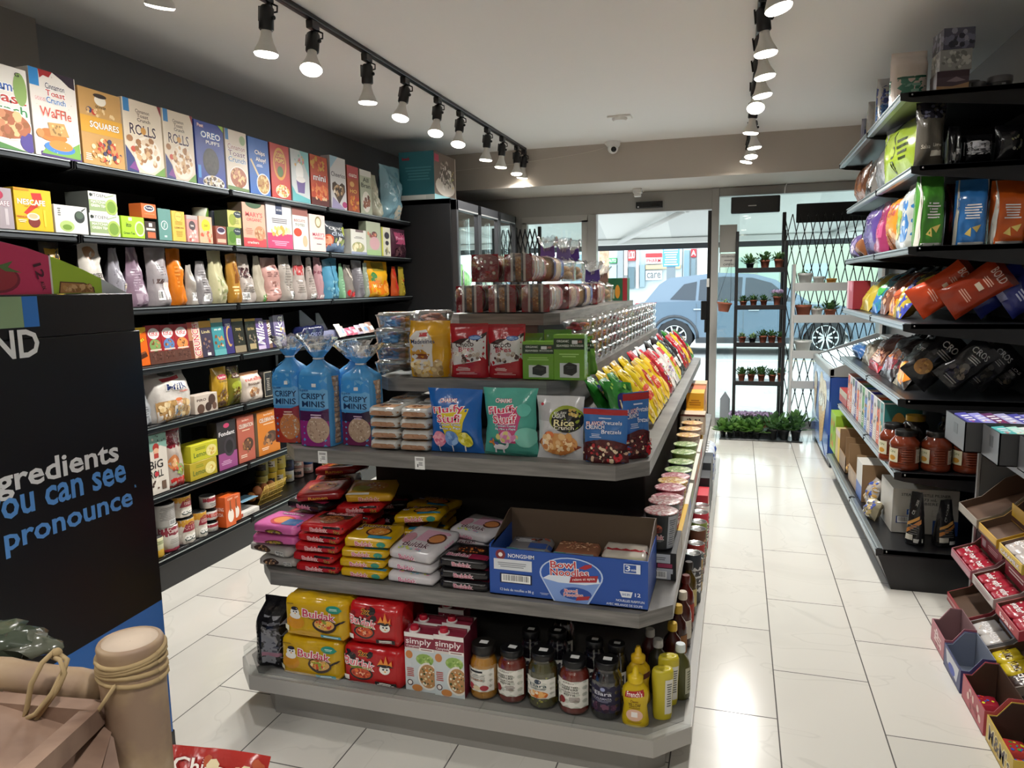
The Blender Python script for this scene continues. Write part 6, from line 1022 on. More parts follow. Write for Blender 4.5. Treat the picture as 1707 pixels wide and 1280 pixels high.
# ---- second shelf: stacked noodle packs
NP = {}
def noodle(key, base, f, t, seed, w=.185, d=.15, h=.0315):
    if key not in NP: NP[key] = brick(w, d, h, base, f, t, seed=seed, crimp=.13, wr=.5, nx=16, ns=28).mesh('noodle_pack')
    return NP[key]
BF = lambda tx, bg=None, tc='c22c4a', oc='f3e4e0', x=.45: ([('r', .1, .2, .75, .8, bg)] if bg else [])+[('t', tx, x, .5, .36, .5, tc, oc)]
YT = [('e', .6, .5, .26, .32, '4a3018', 20), ('e', .6, .5, .22, .26, 'd8903c', 20), ('b', .6, .5, .18, .2, 26, ['f0cc7c', 'c45a2c', 'e0a040'], .022), ('t', 'Buldak', .45, .86, .6, .16, '3a1c14', 'e8c8a0'), ('r', .5, .06, .95, .2, '3f8fae')]+hen(.16, .6, .9)
KINDS = {
 'yel': ('c9a014', BF('Buldak')+[('e', .8, .5, .09, .32, '2f8a74')], YT), 'yel2': ('c29a12', BF('Buldak')+[('e', .8, .5, .09, .32, '2f8a74')], YT),
 'red': ('ad1a1e', BF('Buldak', None, 'c84a5a', 'f0dcd8')+[('t', '2x', .84, .4, .12, .4, '2a1c1c', 'e0903c'), ('r', .55, .75, .95, .95, '231a1a')], [('r', .2, .5, .95, .95, '231a1c'), ('e', .55, .45, .24, .3, '8a4a24', 20), ('b', .55, .45, .2, .22, 26, ['d8803c', 'b85a24', 'e8a860'], .022), ('t', 'Buldak', .6, .85, .6, .14, 'd8606c', 'f0e0dc')]),
 'pink': ('d268a8', BF('', None)[:0]+[('e', .5, .3, .2, .3, '6a3a34'), ('e', .5, .3, .15, .2, '9a8a34'), ('b', .5, .3, .14, .16, 10, ['c9a04c', '5a3a2c'], .02)], [('e', .5, .4, .24, .3, 'c2404a', 20), ('e', .5, .4, .18, .22, 'e09050', 18), ('r', .6, .1, .95, .5, '4a7ab4'), ('t', 'Samyang', .5, .85, .5, .12, 'f0e4ec', '8a3a6a')]),
 'slv': ('b4b0ac', [('e', .35, .6, .2, .4, '4a3a34'), ('b', .35, .6, .15, .25, 12, ['c9a078', '8a6a4c'], .02), ('bar', .66, .15, .86, .7)], [('e', .55, .5, .3, .36, '3c2c24', 22), ('e', .55, .5, .26, .3, 'c9743c', 20), ('b', .55, .5, .22, .25, 40, ['e8a868', 'a8542c', 'f0c890'], .02)]),
 'wht': ('c9c5c8', BF('Buldak', None, 'c84a78', 'f0e8ec'), [('r', .35, .45, 1, .95, 'cfa0b4'), ('e', .75, .62, .18, .24, '5c3a30', 20), ('e', .75, .62, .15, .18, 'c98450', 20), ('t', 'Buldak', .5, .28, .56, .18, '5a3a44', 'e4d8dc'), ('e', .2, .5, .12, .22, 'c08c98'), ('b', .55, .12, .34, .08, 12, ['c9cf6c', '8ab4c4', 'd88aa0'], .03)]),
 'blk': ('1b191b', BF('Buldak', None, 'a83a5a', 'e8d4da', .5), [('e', .5, .6, .3, .28, '3a2420', 20), ('b', .5, .6, .24, .2, 34, ['c2602c', 'e08c44', '8a3c1c'], .022), ('t', 'Buldak', .4, .25, .5, .16, 'b0406a', 'e0d0d4'), ('r', .6, .1, .95, .35, '8c2440')]),
 'sauce': ('8c1c1c', [('t', 'Ramen', .5, .5, .4, .4, 'e8b03c')], [('e', .5, .5, .3, .3, 'c9701c', 20), ('b', .5, .5, .24, .22, 24, ['e8c070', '5a2418', 'd8402c'], .03)]),
 'gold': ('c09224', [('t', 'Buldak', .5, .5, .4, .5, 'b8404a', 'f0e0c0')], [('e', .6, .55, .24, .3, 'c98a3c', 20), ('b', .6, .55, .2, .22, 24, ['a8502c', 'e8c47c', 'f0e8c8'], .024), ('e', .3, .4, .18, .2, 'b4b83c'), ('r', .0, .0, .5, .12, 'd8d4c4')])}
def nput(kind, px, lvl, lab, dy=.02, w=None, rz=0., z=None, hh=.033, tilt=(0, 0), y=None, x=None, sc=(1, 1, 1), grp=None):
    y = GT[1][2]+dy if y is None else y; zz = GT[1][0]+.003+lvl*hh if z is None else z
    xx = Xo(px, y, zz) if x is None else x
    base, f, t = KINDS[kind]; vi = (lvl+int(px)) % 2
    me = noodle((kind, vi), base, f, t, len(NP)+3)
    o = bpy.data.objects.new('noodle_pack', me); COL.objects.link(o); o.location = (xx, y+.075*sc[1], zz); o.rotation_euler = (tilt[0], tilt[1], rz); o.scale = sc
    tag(o, lab+', '+TN[1], 'noodle pack', grp); return o
LV = ['bottom', 'second', 'third', 'fourth', 'fifth', 'sixth']
nput('slv', 466, 0, 'bottom silver noodle pack of the pink stack', dy=.055, rz=.05, sc=(.78, 1, .95)); nput('slv', 462, 1, 'silver noodle pack just under the pink ones', dy=.06, rz=-.1, sc=(.92, 1, 1), tilt=(0, .06)); nput('pink', 464, 2, 'lower pink noodle pack', dy=.05, rz=.08, sc=(.92, 1, 1.05)); nput('pink', 472, 3, 'upper pink noodle pack on top of its stack', dy=.05, rz=-.05, sc=(.95, 1, 1.1), hh=.0345)
for k in range(5): nput('red', [533, 531, 530, 534, 536][k], k, f'{LV[k]} red noodle pack in the front red stack', dy=.022, rz=[.02, -.05, .04, -.03, .02][k], sc=(.88, 1, .95), hh=.0335)
for k in range(4): nput('yel', [616, 611, 607, 610][k], k, f'{LV[k]} yellow noodle pack in the front yellow stack', dy=.018, rz=[0, .06, .1, .08][k], sc=(.88, 1, .95 if k < 3 else 1.05), hh=.033)
for k in range(3): nput('wht', [697, 700, 702][k], k, f'{LV[k]} white and pink noodle pack in the front white stack', dy=.015+.01*k, rz=[-.05, -.12, -.2][k], sc=(.92, 1.2 if k == 2 else 1, 1.0 if k < 2 else 1.2), hh=.034, tilt=(.0 if k < 2 else .14, 0))
for k in range(3): nput('blk', [775, 776, 774][k], k, f'{LV[k]} black noodle pack in the front black stack', dy=.015, rz=[0, .04, -.04][k], sc=(.9, 1, .95), hh=.032)
bk = [('red', .17, 585, 4, .1, 'red noodle pack behind the front red stack'), ('gold', .19, 604, 5, .3, 'golden noodle pack lying slanted on the rear stack'), ('yel2', .2, 675, 2, .1, 'yellow noodle pack in the back row'), ('yel2', .2, 690, 3, .15, 'yellow noodle pack in the back row, on top'), ('yel2', .36, 700, 3, -.1, 'rearmost yellow noodle pack by the dark panel'), ('wht', .19, 765, 1, .1, 'white noodle pack behind the white stack'), ('wht', .23, 790, 2, -.3, 'white noodle pack leaning in the back row'),
      ('sauce', .17, 525, 5, .2, 'dark red ramen pack on top of the rear left stack'), ('blk', .17, 520, 4, -.2, 'black striped noodle pack on the rear left stack'), ('sauce', .34, 545, 5, .4, 'dark red noodle pack farther behind on the left'), ('sauce', .34, 555, 6, .1, 'topmost dark red noodle pack on the left'), ('gold', .52, 560, 6, .9, 'golden noodle pack at the far left'), ('blk', .34, 640, 3, .3, 'black noodle pack in the middle of the back row'), ('red', .19, 560, 3, .1, 'red noodle pack under the rear red one')]
for kd, dy, px, lv, rz, lb in bk:
    nput(kd, px, lv, lb, dy=dy, rz=rz, sc=(.9, 1, 1), tilt=(.1*((lv % 3)-1), .08*((px % 3)-1)))
for kd, px, dy, n in (('red', 570, .185, 3), ('yel2', 672, .2, 2), ('sauce', 520, .175, 4), ('sauce', 548, .345, 5), ('blk', 640, .345, 3), ('yel2', 702, .365, 3), ('wht', 775, .2, 1)):
    for k in range(n): nput(kd, px, k, f'{LV[k]} {dict(red="red", yel2="yellow", sauce="dark red", blk="black", wht="white")[kd]} noodle pack of the hidden stack at depth row {"two" if dy < .3 else "three"}', dy=dy, rz=.05*((k % 3)-1), sc=(.85, .95, .95))
# Bowl noodle case
y = GT[1][2]+.02; z = GT[1][0]+.003; x0, x1 = Xo(817, y, z), Xo(1080, y, z); w = x1-x0; hb = Zo(912, x0, y)-z; d = .22
t = thing('noodle_case', 'blue open cardboard case of bowl noodles, second gondola shelf', 'case', ((x0+x1)/2, y, z))
BL = '2450a4'; b = B(); KR = M('5c4c3e', 'card'); BLm = M(BL, 'card')
b.box(-w/2, 0, 0, w/2, .004, hb, BLm, 0); b.box(-w/2+.001, .004, .001, w/2-.001, .006, hb, KR, 0)
b.box(-w/2, .004, 0, -w/2+.004, d, hb+.01, BLm, 0); b.box(w/2-.004, .004, 0, w/2, d, hb+.0, BLm, 0); b.box(-w/2, d-.004, 0, w/2, d, hb+.055, KR, 0); b.box(-w/2, 0, 0, w/2, d, .003, KR, 0)
b.prism([(.004, hb), (d, hb+.01), (d, hb+.055), (d-.03, hb+.055)], w/2-.004, w/2-.001, KR, 'x'); b.prism([(.004, hb), (d, hb+.01), (d, hb+.055), (d-.03, hb+.055)], -w/2+.001, -w/2+.004, KR, 'x')
LG = [('o', .075, .87, .033, '7a2430'), ('e', .075, .87, .014, .045, 'efe6e2'), ('t', 'NONGSHIM', .21, .865, .17, .085, 'f0f2f6'), ('r', .03, .55, .28, .78, 'd9dde2'), ('l', .15, .66, .2, .12, 3, '8a8f96'), ('r', .07, .27, .28, .48, '14204a'), ('bar', .08, .29, .27, .46), ('t', '12 bols de nouilles x 86 g', .18, .12, .22, .075, 'e4eaf4'), ('l', .36, .12, .06, .05, 2, 'aebde0'),
      ('e', .53, .58, .2, .36, 'bcd0f0', 30), ('p', [(.335, .5), (.725, .5), (.64, .0), (.42, .0)], 'bcd0f0'), ('e', .53, .58, .19, .335, '2e5cb4', 30), ('p', [(.35, .46), (.71, .46), (.63, .0), (.43, .0)], '7f9fdc'), ('p', [(.35, .46), (.39, .54), (.7, .56), (.71, .46), (.62, .40), (.45, .40)], 'dfe8f6'), ('t', 'Bowl', .48, .78, .16, .15, 'c23440', 'f4f0f0', 3), ('t', 'Noodles', .52, .63, .24, .15, 'c23440', 'f4f0f0', 3), ('p', [(.58, .74), (.62, .82), (.66, .84), (.66, .78), (.62, .72)], 'b02a34'), ('p', [(.52, .42), (.69, .48), (.7, .62), (.53, .55)], 'a82a34'), ('t', 'releve et epice', .61, .515, .14, .07, 'f0e4e2', None, 8), ('e', .56, .2, .1, .13, '234a9c'), ('t', 'Bowl', .53, .25, .08, .07, 'c23440', 'f4f0f0', 3), ('t', 'Noodles', .545, .17, .12, .07, 'c23440', 'f4f0f0', 3), ('p', [(.56, .06), (.64, .1), (.65, .18), (.57, .14)], 'a82a34'),
      ('r', .855, .74, .955, .93, 'e8eef6'), ('r', .86, .755, .93, .915, BL), ('t', '3', .88, .84, .028, .12, 'f0f4fa'), ('t', 'min', .915, .815, .03, .05, 'f0f4fa'), ('p', [(.83, .36), (.91, .36), (.9, .24), (.845, .24)], 'dfe6f0'), ('t', 'SANS BPA', .87, .3, .05, .05, BL), ('t', '12', .94, .31, .034, .075, 'eef2f8'), ('t', 'NOUILLES RAMYUN', .895, .17, .17, .05, 'dfe6f2'), ('t', 'AVEC MELANGE DE SOUPE', .86, .08, .22, .05, 'dfe6f2')]
draw(b, lambda u, v, o: ((u-.5)*w, -o, v*hb), LG, w, hb, off0=.0004, doff=.00012); b.obj('carton', t)
cx = (x0+x1)/2
CFG = dict(cupn=('9fc0d0', [('e', .6, .5, .28, .38, '9a5a2c', 20), ('e', .62, .5, .12, .18, 'f2ecdc'), ('e', .62, .5, .06, .09, 'e8a030'), ('r', .0, .6, .35, .9, '3f9a94'), ('r', .3, .05, .6, .2, 'b02a34')]), dark=('6c6a6c', [('l', .35, .6, .5, .3, 3, 'c9c9cc'), ('r', .5, 0, 1, .4, '2c4a8c'), ('b', .7, .7, .2, .2, 14, ['4a2420', '8c4a3a'], .04)]), meat=('8a5c44', [('b', .5, .5, .44, .4, 50, ['c9946c', '6a3a28', 'b8745a', 'e0b490'], .03)]), lime=('c9c0b4', [('p', [(0, .4), (.1, .5), (.2, .4), (.3, .5), (.4, .4), (.5, .5), (.6, .4), (.7, .5), (.8, .4), (.9, .5), (1, .4), (1, .3), (0, .3)], 'a02c34')]), lime2=('a8b440', [('b', .5, .5, .4, .4, 24, ['d8d84c', '7a9a34', 'e8e0a0'], .04)]))
gw = (w-.02)/3; gd = (d-.02)/2
for c, r, hz, kd, ti, lb in [(0, 0, .074, 'cupn', .08, 'pale blue noodle pack with egg, left in the blue case'), (1, 0, .074, 'cupn', .08, 'pale blue noodle pack with egg, middle in the blue case'), (0, 1, .074, 'dark', .1, 'grey and navy noodle pack in the back of the blue case'), (1, 1, .074, 'meat', .08, 'brown speckled snack pack in the blue case'), (2, 0, .074, 'lime2', .0, 'lime green noodle pack in the blue case'), (2, 1, .078, 'lime', .12, 'white pack with red zigzag in the blue case')]+[(c, r, .004, 'n', 0, f'{["steel blue", "taupe", "olive"][c]} thick noodle pack low inside the blue case, {["front", "rear"][r]} part') for c in (0, 1, 2) for r in (0, 1)]:
    cfg = CFG.get(kd, (['8a9ca8', '7a6a5c', '9a8a50'][c], [])); o = brick(gw-.01, gd-.012, .030 if kd != 'n' else .064, cfg[0], t=cfg[1], seed=c+r*3+40, crimp=.13, wr=.5).obj('noodle_pack', loc=(cx+(c-1)*gw, y+.01+gd*(r+.5), z+hz+.06*ti), rot=(ti, 0, 0)); tag(o, lb, 'noodle pack')
# cups
def cup(x, y, z, r, h, base, f, label, lidc, rz=0, span=2.6, group=None):
    t = thing('noodle_cup', label, 'noodle cup', (x, y, z), rz=rz, group=group); b = B(); b.lathe([(r*.74, 0), (r*.76, .004), (r*.97, h-.004), (r*1.03, h-.004), (r*1.03, h)], M(base, 'card'), 26, cap=False); b.lathe([(.0003, .001), (r*.74, 0)], M(base, 'card'), 26, cap=False)
    if f: draw(b, lambda u, v, o: ((r*(.75+.215*v)+.0006+o)*cos(-pi/2+(u-.5)*span), (r*(.75+.215*v)+.0006+o)*sin(-pi/2+(u-.5)*span), .003+v*(h-.008)), f, span*r, h, 'card', thr=r*.25, off0=.0003)
    b.obj('cup_body', t)
    b = B(); b.lathe([(r*1.05, 0), (r*1.05, .0015), (r*.98, .003), (r*.5, .0035), (.0003, .0035)], lidc if not isinstance(lidc, str) else M(lidc, 'foil'), 26, cap=False); b.obj('lid', t, (0, 0, h)); return t
LIDP = speckle('lid_print', 'b0a8a4', 'c9b8b4', 60, .3, .2, '8a3a3c'); LIDG = speckle('lid_print_green', '8aa060', 'd0d4b0', 60, .3, .2, '4a6a34'); LIDY = speckle('lid_print_yellow', 'c9b060', 'dcd0a8', 60, .3, .2, 'a05a34'); LIDR = speckle('lid_print_pink', 'c08a90', 'dcc4c4', 60, .3, .2, '8c3040')
NUT = [('r', .0, 0, .46, 1, '8e8f90'), ('l', .22, .55, .36, .7, 12, '5a5c5e'), ('r', .5, 0, .505, 1, '4a4a4c'), ('l', .75, .6, .4, .5, 8, '6a6c6e')]
z1 = GT[1][0]+.003
cup(Xo(1037, 2.31, z1), 2.31, z1, .048, .105, '77787a', NUT, 'grey noodle cup with fine print behind the blue case, nearer', '5c5654')
cup(Xo(1062, 2.42, z1), 2.42, z1, .048, .12, '6a6a70', NUT, 'grey noodle cup behind the blue case, farther one', '4c4446')
# black shelf-ready box with cups and a cup on top
xb0, xb1 = Xo(1092, 2.04, z1), GC+GT[1][1]-.012; wb = xb1-xb0
BX = GC+GT[1][1]-.055
def tray(yc, L, h, w, base, f, label, nm='cup_tray', fr=(), x=None, z=None):
    b = carton(w, L, h, base, f, seed=int(yc*100), side='8e867c', r=fr); o = b.obj(nm, loc=((x if x is not None else BX), yc, z if z is not None else z1)); return tag(o, label, 'cardboard tray')
tray(2.285, .22, .085, .10, '17171b', [('r', .05, .62, .82, .95, 'b9bec6'), ('l', .44, .78, .5, .14, 2, '6a6c72'), ('r', .44, .45, .88, .60, '9c3458'), ('r', .1, .42, .4, .56, 'a9adb4'), ('r', .42, .24, .9, .42, 'b8bcc4'), ('r', .05, .02, .84, .36, 'b4b8c0'), ('bar', .18, .05, .72, .32)], 'black shelf tray with barcode at the right corner of the second shelf')
cup(BX-.002, 2.232, z1+.087, .050, .112, '3c3f40', [('r', .62, 0, .95, 1, 'a8adb4'), ('l', .78, .5, .26, .8, 12, '5c6066'), ('e', .3, .62, .18, .14, '8c3a30'), ('b', .3, .62, .16, .12, 16, ['c4694c', '5a2820'], .05), ('t', 'Buldak', .3, .36, .42, .14, 'c04a5a', 'e8e0e0'), ('l', .32, .24, .4, .06, 2, '9a9a9a')], 'grey and dark noodle cup standing on the black tray, nearest the camera', LIDP, rz=.25)
cup(BX-.002, 2.34, z1+.087, .050, .112, '55565a', NUT, 'second noodle cup on the black tray, behind the nearest', LIDP)
YS_ = [2.46, 2.57, 2.66, 2.80, 2.94, 3.08, 3.22, 3.36, 3.52, 3.68, 3.84]
CL = [('b04a58', LIDR, 'pink lidded'), ('a83a48', LIDR, 'rose red'), ('c0a02c', LIDY, 'yellow'), ('b88a90', LIDR, 'pale pink'), ('3a4478', LIDG, 'navy blue and green lidded'), ('2c2e34', LIDG, 'black and lime lidded'), ('88a04c', LIDG, 'light green'), ('7c9a44', LIDG, 'leaf green'), ('9a8070', LIDY, 'tan'), ('b8a090', LIDY, 'beige'), ('c09078', LIDY, 'salmon beige')]
tray(2.57, .33, .075, .10, 'c9a018', [('r', .2, .3, .8, .9, 'c4c8cc'), ('p', [(.4, .4), (.6, .4), (.6, .6), (.7, .6), (.5, .85), (.3, .6), (.4, .6)], '4a6a5c')], 'yellow shelf tray behind the black tray, second gondola shelf', fr=[('r', .0, .0, 1, 1, 'b9b4ac')])
tray(2.90, .31, .07, .10, 'd8d4c8', [], 'white edged shelf tray in the middle of the right side, second shelf', fr=[('r', .1, .2, .5, .8, '5c78b8'), ('r', .6, .2, .9, .8, '7ba04c')])
tray(3.36, .5, .07, .10, 'cfc9bc', [], 'long pale shelf tray toward the far end, second shelf', fr=[('r', .1, .2, .5, .8, 'b8503c'), ('r', .6, .2, .9, .8, 'c98a3c')])
tray(3.80, .3, .07, .10, 'd2ccc0', [], 'farthest pale shelf tray under beige bowls, second shelf', fr=[('r', .1, .2, .5, .8, 'c9584c')])
for k, (yy, (c, l, nm)) in enumerate(zip(YS_, CL)):
    cup(BX-.003, yy, z1+.077, .052, [.10, .105, .10, .085, .075, .075, .085, .09, .10, .1, .1][k], c, [('r', .1, .1, .9, .85, ['d8c4c4', 'e0d0d0', 'e0d088', 'e4d4d4', '8a94c0', '5a5c60', 'c4d090', 'b8cc84', 'dcd0c0', 'e0d8cc', 'e4d0c4'][k]), ('l', .5, .5, .6, .4, 4, c)], f'{nm} bowl noodle cup, right side of the second gondola shelf', l, rz=pi/2-.5)
# square handled rice box and orange cartons at the far right
t = carton(.13, .13, .11, 'b9a690', [('r', .06, .15, .94, .9, 'cfc2ae'), ('b', .5, .75, .36, .03, 7, ['3a302a'], .03), ('b', .5, .4, .36, .03, 7, ['3a302a'], .03), ('r', 0, .9, 1, 1, '6b3c30')], r=[('r', .06, .15, .94, .9, 'c4b6a2')]).obj('noodle_bucket', loc=(BX-.01, 4.08, z1+.08)); tag(t, 'square beige noodle bucket with brown rim near the far end, second shelf', 'noodle bucket')
for k, (yy, c, h, xo) in enumerate([(4.17, 'd09a24', .17, .075), (4.34, 'd8a32c', .19, .05), (4.51, 'c4683c', .19, .04), (4.68, 'd0b08c', .2, .03)]):
    o = carton(.16, .10, h, c, [('r', .1, .1, .9, .45, 'e0b04c'), ('l', .5, .28, .6, .2, 3, 'a06a1c'), ('e', .5, .72, .3, .14, ['b8642c', 'c4743c', 'e0a888', 'e8dcc8'][k])], seed=k, l=[('r', .1, .1, .9, .5, 'e0b04c'), ('l', .5, .7, .7, .2, 3, '9a641c')]).obj('snack_carton', loc=(GC+GT[1][1]-.07+.0, yy+.08, z1+(.07 if k else 0)), rz=pi/2); tag(o, f'{["golden yellow", "amber", "rusty orange", "cream"][k]} snack carton at the far right end of the second shelf', 'carton')
# ---- middle shelf: gathered rice-cake bags, wafers, candy floss, crisps
BAGF = clear('clear_bag', 'f2f5f7', .26, .12, 'ffffff', .6); BAGL = clear('loaf_bag', 'f4f4f4', .09, .12, 'ffffff', .8)
def gather(b, w, d, h, hb, hn, m, seed, f=(), fin='film', p=5., nu=28, nv=22, neck=.22, flare=1.15):
    """bag tied at the neck: body to hb, neck at hn, crown to h. returns crown builder"""
    sh = Vector((seed*1.7, seed*2.3, 0))
    def pt(u, z):
        a = -pi/2-pi/4+2*pi*u     # starts at front left corner
        if z <= hb: s = 1-.04*max(0, (z/hb-.8))/.2
        elif z <= hn: q = (z-hb)/(hn-hb); s = 1-(1-neck)*(q*q*(3-2*q))
        else: q = (z-hn)/(h-hn); s = neck+(flare-neck)*q**.8
        ca, sa = cos(a), sin(a); pw = p if z < hb else max(2, p-(p-2)*(z-hb)/(hn-hb)) if z < hn else 2; mm = (abs(ca)**pw+abs(sa)**pw)**(1/pw)
        k = 0 if z < hb*.8 else min(1, (z-hb*.8)/(hn-hb*.8)); ple = 1+.16*k*sin(u*2*pi*11+3*noise.noise(Vector((u*9, z*14, seed))))+(.35 if z > hn else .04)*noise.noise(Vector((ca*2, sa*2, z*22))+sh)
        return Vector((ca/mm*w/2*s*ple, sa/mm*d/2*s*ple, z+(0 if z <= hn else .25*(z-hn)*noise.noise(Vector((ca*2.3, sa*2.3, seed))))))
    def strip(bb, z0, z1, n, mat):
        G = [[pt(i/nu, z0+(z1-z0)*j/n) for i in range(nu+1)] for j in range(n+1)]; vs = [q for r in G for q in r]
        bb.add(vs, [(j*(nu+1)+i, j*(nu+1)+i+1, (j+1)*(nu+1)+i+1, (j+1)*(nu+1)+i) for j in range(n) for i in range(nu)], mat, True); return G
    G = strip(b, 0, hn, nv, m); b.add([G[0][i] for i in range(nu)], [tuple(range(nu))[::-1]], m)
    jb = max(2, int(nv*hb/hn)); q4 = nu//4; Gf = [r[:q4+1] for r in G[:jb+1]]
    if f: draw(b, grid_S(Gf, q4, jb), f, w, hb*jb/(nv*hb/hn), fin, thr=.012, off0=.001, doff=.0002, seed=seed)
    cb = B(); strip(cb, hn, hn+(h-hn)*.35, 3, m if m is not BAGF else BAGF); strip(cb, hn+(h-hn)*.35, h, 6, BAGF); return cb
CAKE = speckle('rice_cake', 'b49a84', 'd6c4b0', 70, .8, .6, '9a7c66'); CAKEO = speckle('cheddar_cake', 'c0703c', 'dca06a', 70, .8, .6); BLUEF = M('3a86cc', 'film')
def crispy(px0, px1, yt, lab, f, dy, rz, seed, m=CAKE, base='5a9ed2'):
    z = GT[2][0]+.003; y = GT[2][2]+dy; x0, x1 = Xo(px0, y, z), Xo(px1, y, z); w = x1-x0-.002; xc = (x0+x1)/2; h = Zo(yt, xc, y)-z; w = w if w < .12 else .12
    t = thing('rice_cake_bag', lab+', middle gondola shelf at left', 'rice cake bag', (xc, y+.048, z), rz=rz, group='rice cake bags')
    b = B(); hb = h*.66; cb = gather(b, w, .092, h, hb, h*.8, M('4d96d0', 'film'), seed, f); b.obj('bag', t); cb.obj('bag_top', t)
    b = B(); b.tube([(w*.13*cos(a), w*.13*sin(a), h*.8) for a in [i*pi/5 for i in range(11)]], .003, M('e4e4e4', 'plast'), 5); b.obj('tie', t)
    b = B()
    for k in range(12): b.lathe([(w*.40, 0), (w*.44, .003), (w*.44, hb/13-.003), (w*.40, hb/13)], m, 18, cx=.004, cy=.004); b.V[-38*4:] = b.V[-38*4:]
    # clear side window with the cake stack behind it
    b = B(); r = .037
    for k in range(13): zz = .006+k*hb*.95/13; b.lathe([(r*.94, zz), (r, zz+.002), (r, zz+hb*.066), (r*.94, zz+hb*.070)], m, 16, cx=w*.5-r+.004)
    b.obj('cake_stack', t); return t
def CR(c1, c2, cake, t2): return [('r', 0, 0, 1, .36, c1), ('r', 0, .36, 1, .50, c2), ('p', [(0, .36), (1, .50), (1, .54), (0, .4)], c2), ('r', 0, .54, 1, 1, '6cabdc'), ('r', 0, .8, 1, 1, '3f8fd4'), ('e', .62, .24, .38, .19, cake, 26), ('b', .62, .24, .34, .17, 60, ['c2ab96', '94786a', 'dccbb8'], .02), ('t', 'CRISPY', .52, .71, .84, .085, '20365c'), ('t', 'MINIS', .52, .60, .78, .085, '20365c'), ('t', 'QUAKER', .2, .79, .32, .03, '1c3f8a'), ('l', .6, .43, .4, .07, 2, t2), ('r', .5, .84, .66, .89, 'dfe4e8')]
crispy(462, 508, 560, 'orange bottomed rice cake bag with clear side, leftmost', CR('a83a2c', '8c2434', '#c47c4c', 'e8c0b4'), .06, .1, 3, CAKEO)
crispy(508, 577, 563, 'purple bottomed rice cake bag in front, middle one', CR('8c2a78', '4a1f4c', 'b79c88', 'd8c0dc'), .03, 0, 5)
crispy(576, 636, 575, 'plum bottomed rice cake bag, right one', CR('6c2450', '2f1f3c', 'b49a84', 'c8b0d0'), .07, -.05, 8)
crispy(560, 610, 570, 'rice cake bag standing behind the front three', CR('8c2a78', '4a1f4c', 'b79c88', 'd8c0dc'), .19, .3, 11)
# wafer packs
WM = None
for c in range(2):
    for k in range(4):
        z = GT[2][0]+.003+k*.0345; y = GT[2][2]+.03; xx = Xo([629, 690][c]+[0, 1, -1, 2][k], y, z)
        for r in range(2 if k == 3 else 1):
            if WM is None: WM = brick(.098, .16, .031, 'bdbcb8', [('r', .02, .2, .98, .75, '9a7050'), ('p', [(.1, .3), (.5, .22), (.9, .3), (.85, .7), (.15, .7)], 'a98064')], [('l', .5, .75, .8, .3, 4, '6a6866'), ('r', .08, .1, .9, .42, 'cfa27c'), ('e', .4, .3, .2, .12, '8c5c3c')], seed=77, crimp=.10, wr=1., nx=14, ns=28).mesh('wafer_pack')
            o = bpy.data.objects.new('wafer_pack', WM); COL.objects.link(o); o.location = (xx, y+.08+r*.165, z); o.rotation_euler = (0, 0, [-.02, .03, 0, -.04][k]); tag(o, f'white and tan wafer pack, {["bottom", "second", "third", "top"][k]} of the {["left", "right"][c]} front stack'+(' behind row' if r else '')+', middle gondola shelf', 'wafer pack', 'wafer packs')
for c in range(2):
    for k in range(3):
        o = bpy.data.objects.new('wafer_pack', WM); COL.objects.link(o); z = GT[2][0]+.003+k*.0345; o.location = (Xo([629, 690][c], GT[2][2]+.03, z), GT[2][2]+.275, z); tag(o, f'white and tan wafer pack, {["bottom", "second", "third"][k]} of the {["left", "right"][c]} rear stack, middle gondola shelf', 'wafer pack', 'wafer packs')
# candy floss, rice snack, pretzels
FL = lambda c, y2: [('t', 'CHARMS', .42, .83, .32, .055, 'f2ecec', 'b02a50'), ('p', [(.18, .68), (.8, .72), (.72, .5), (.62, .2), (.34, .2), (.3, .5)], y2), ('t', 'Fluffy', .42, .69, .60, .13, 'd02f52', 'f4e8ec', 6), ('t', 'Stuff', .44, .565, .46, .12, 'd02f52', 'f4e8ec', 2), ('t', 'Cotton Candy', .46, .47, .42, .04, 'f4f4f0', '3a4a8c'), ('t', 'Barbe a Papa', .46, .42, .40, .04, 'f4f4f0', '3a4a8c')]
GP(2, 713, 806, 650, .075, 'chip', '1f5fae', FL('', 'dcc52c')+[('e', .22, .24, .13, .13, 'd889a0'), ('b', .22, .24, .1, .1, 14, ['e8a4b4', 'c9607c'], .04), ('e', .46, .26, .13, .13, '6a93cf'), ('b', .46, .26, .1, .1, 14, ['8ab0e0', '4a78b8'], .04), ('e', .72, .24, .14, .13, 'e0d84c'), ('b', .72, .24, .1, .1, 14, ['efe884', 'c9be30'], .04), ('r', .2, .04, .22, .14, 'f0f0f0'), ('r', .45, .04, .47, .15, 'f0f0f0'), ('r', .68, .04, .7, .14, 'f0f0f0')], 'candy_floss_bag', 'royal blue candy floss bag with red lettering', 'candy bag', dy=.02, tilt=-.03, wr=1.3)
GP(2, 806, 900, 650, .075, 'chip', '4fa394', FL('', 'c24a78')+[('e', .8, .7, .12, .09, '63b8a8'), ('e', .82, .3, .2, .15, '76bfae'), ('e', .46, .3, .12, .1, 'dc9cc0'), ('b', .5, .3, .2, .08, 14, ['e8b4d0', 'd0c078', 'c878a4'], .04), ('e', .3, .14, .13, .05, 'eceaf0'), ('r', .2, .03, .23, .13, 'eceaf0'), ('r', .36, .03, .39, .13, 'eceaf0'), ('p', [(.38, .14), (.46, .24), (.5, .22), (.44, .14)], 'eceaf0'), ('b', .2, .22, .08, .05, 10, ['c97c3c', '5c6aa8'], .03), ('r', .0, .0, 1, .04, '2f6a60')], 'candy_floss_bag', 'mint green candy floss bag with a white horned horse', 'candy bag', dy=.02, tilt=-.03, wr=1.3)
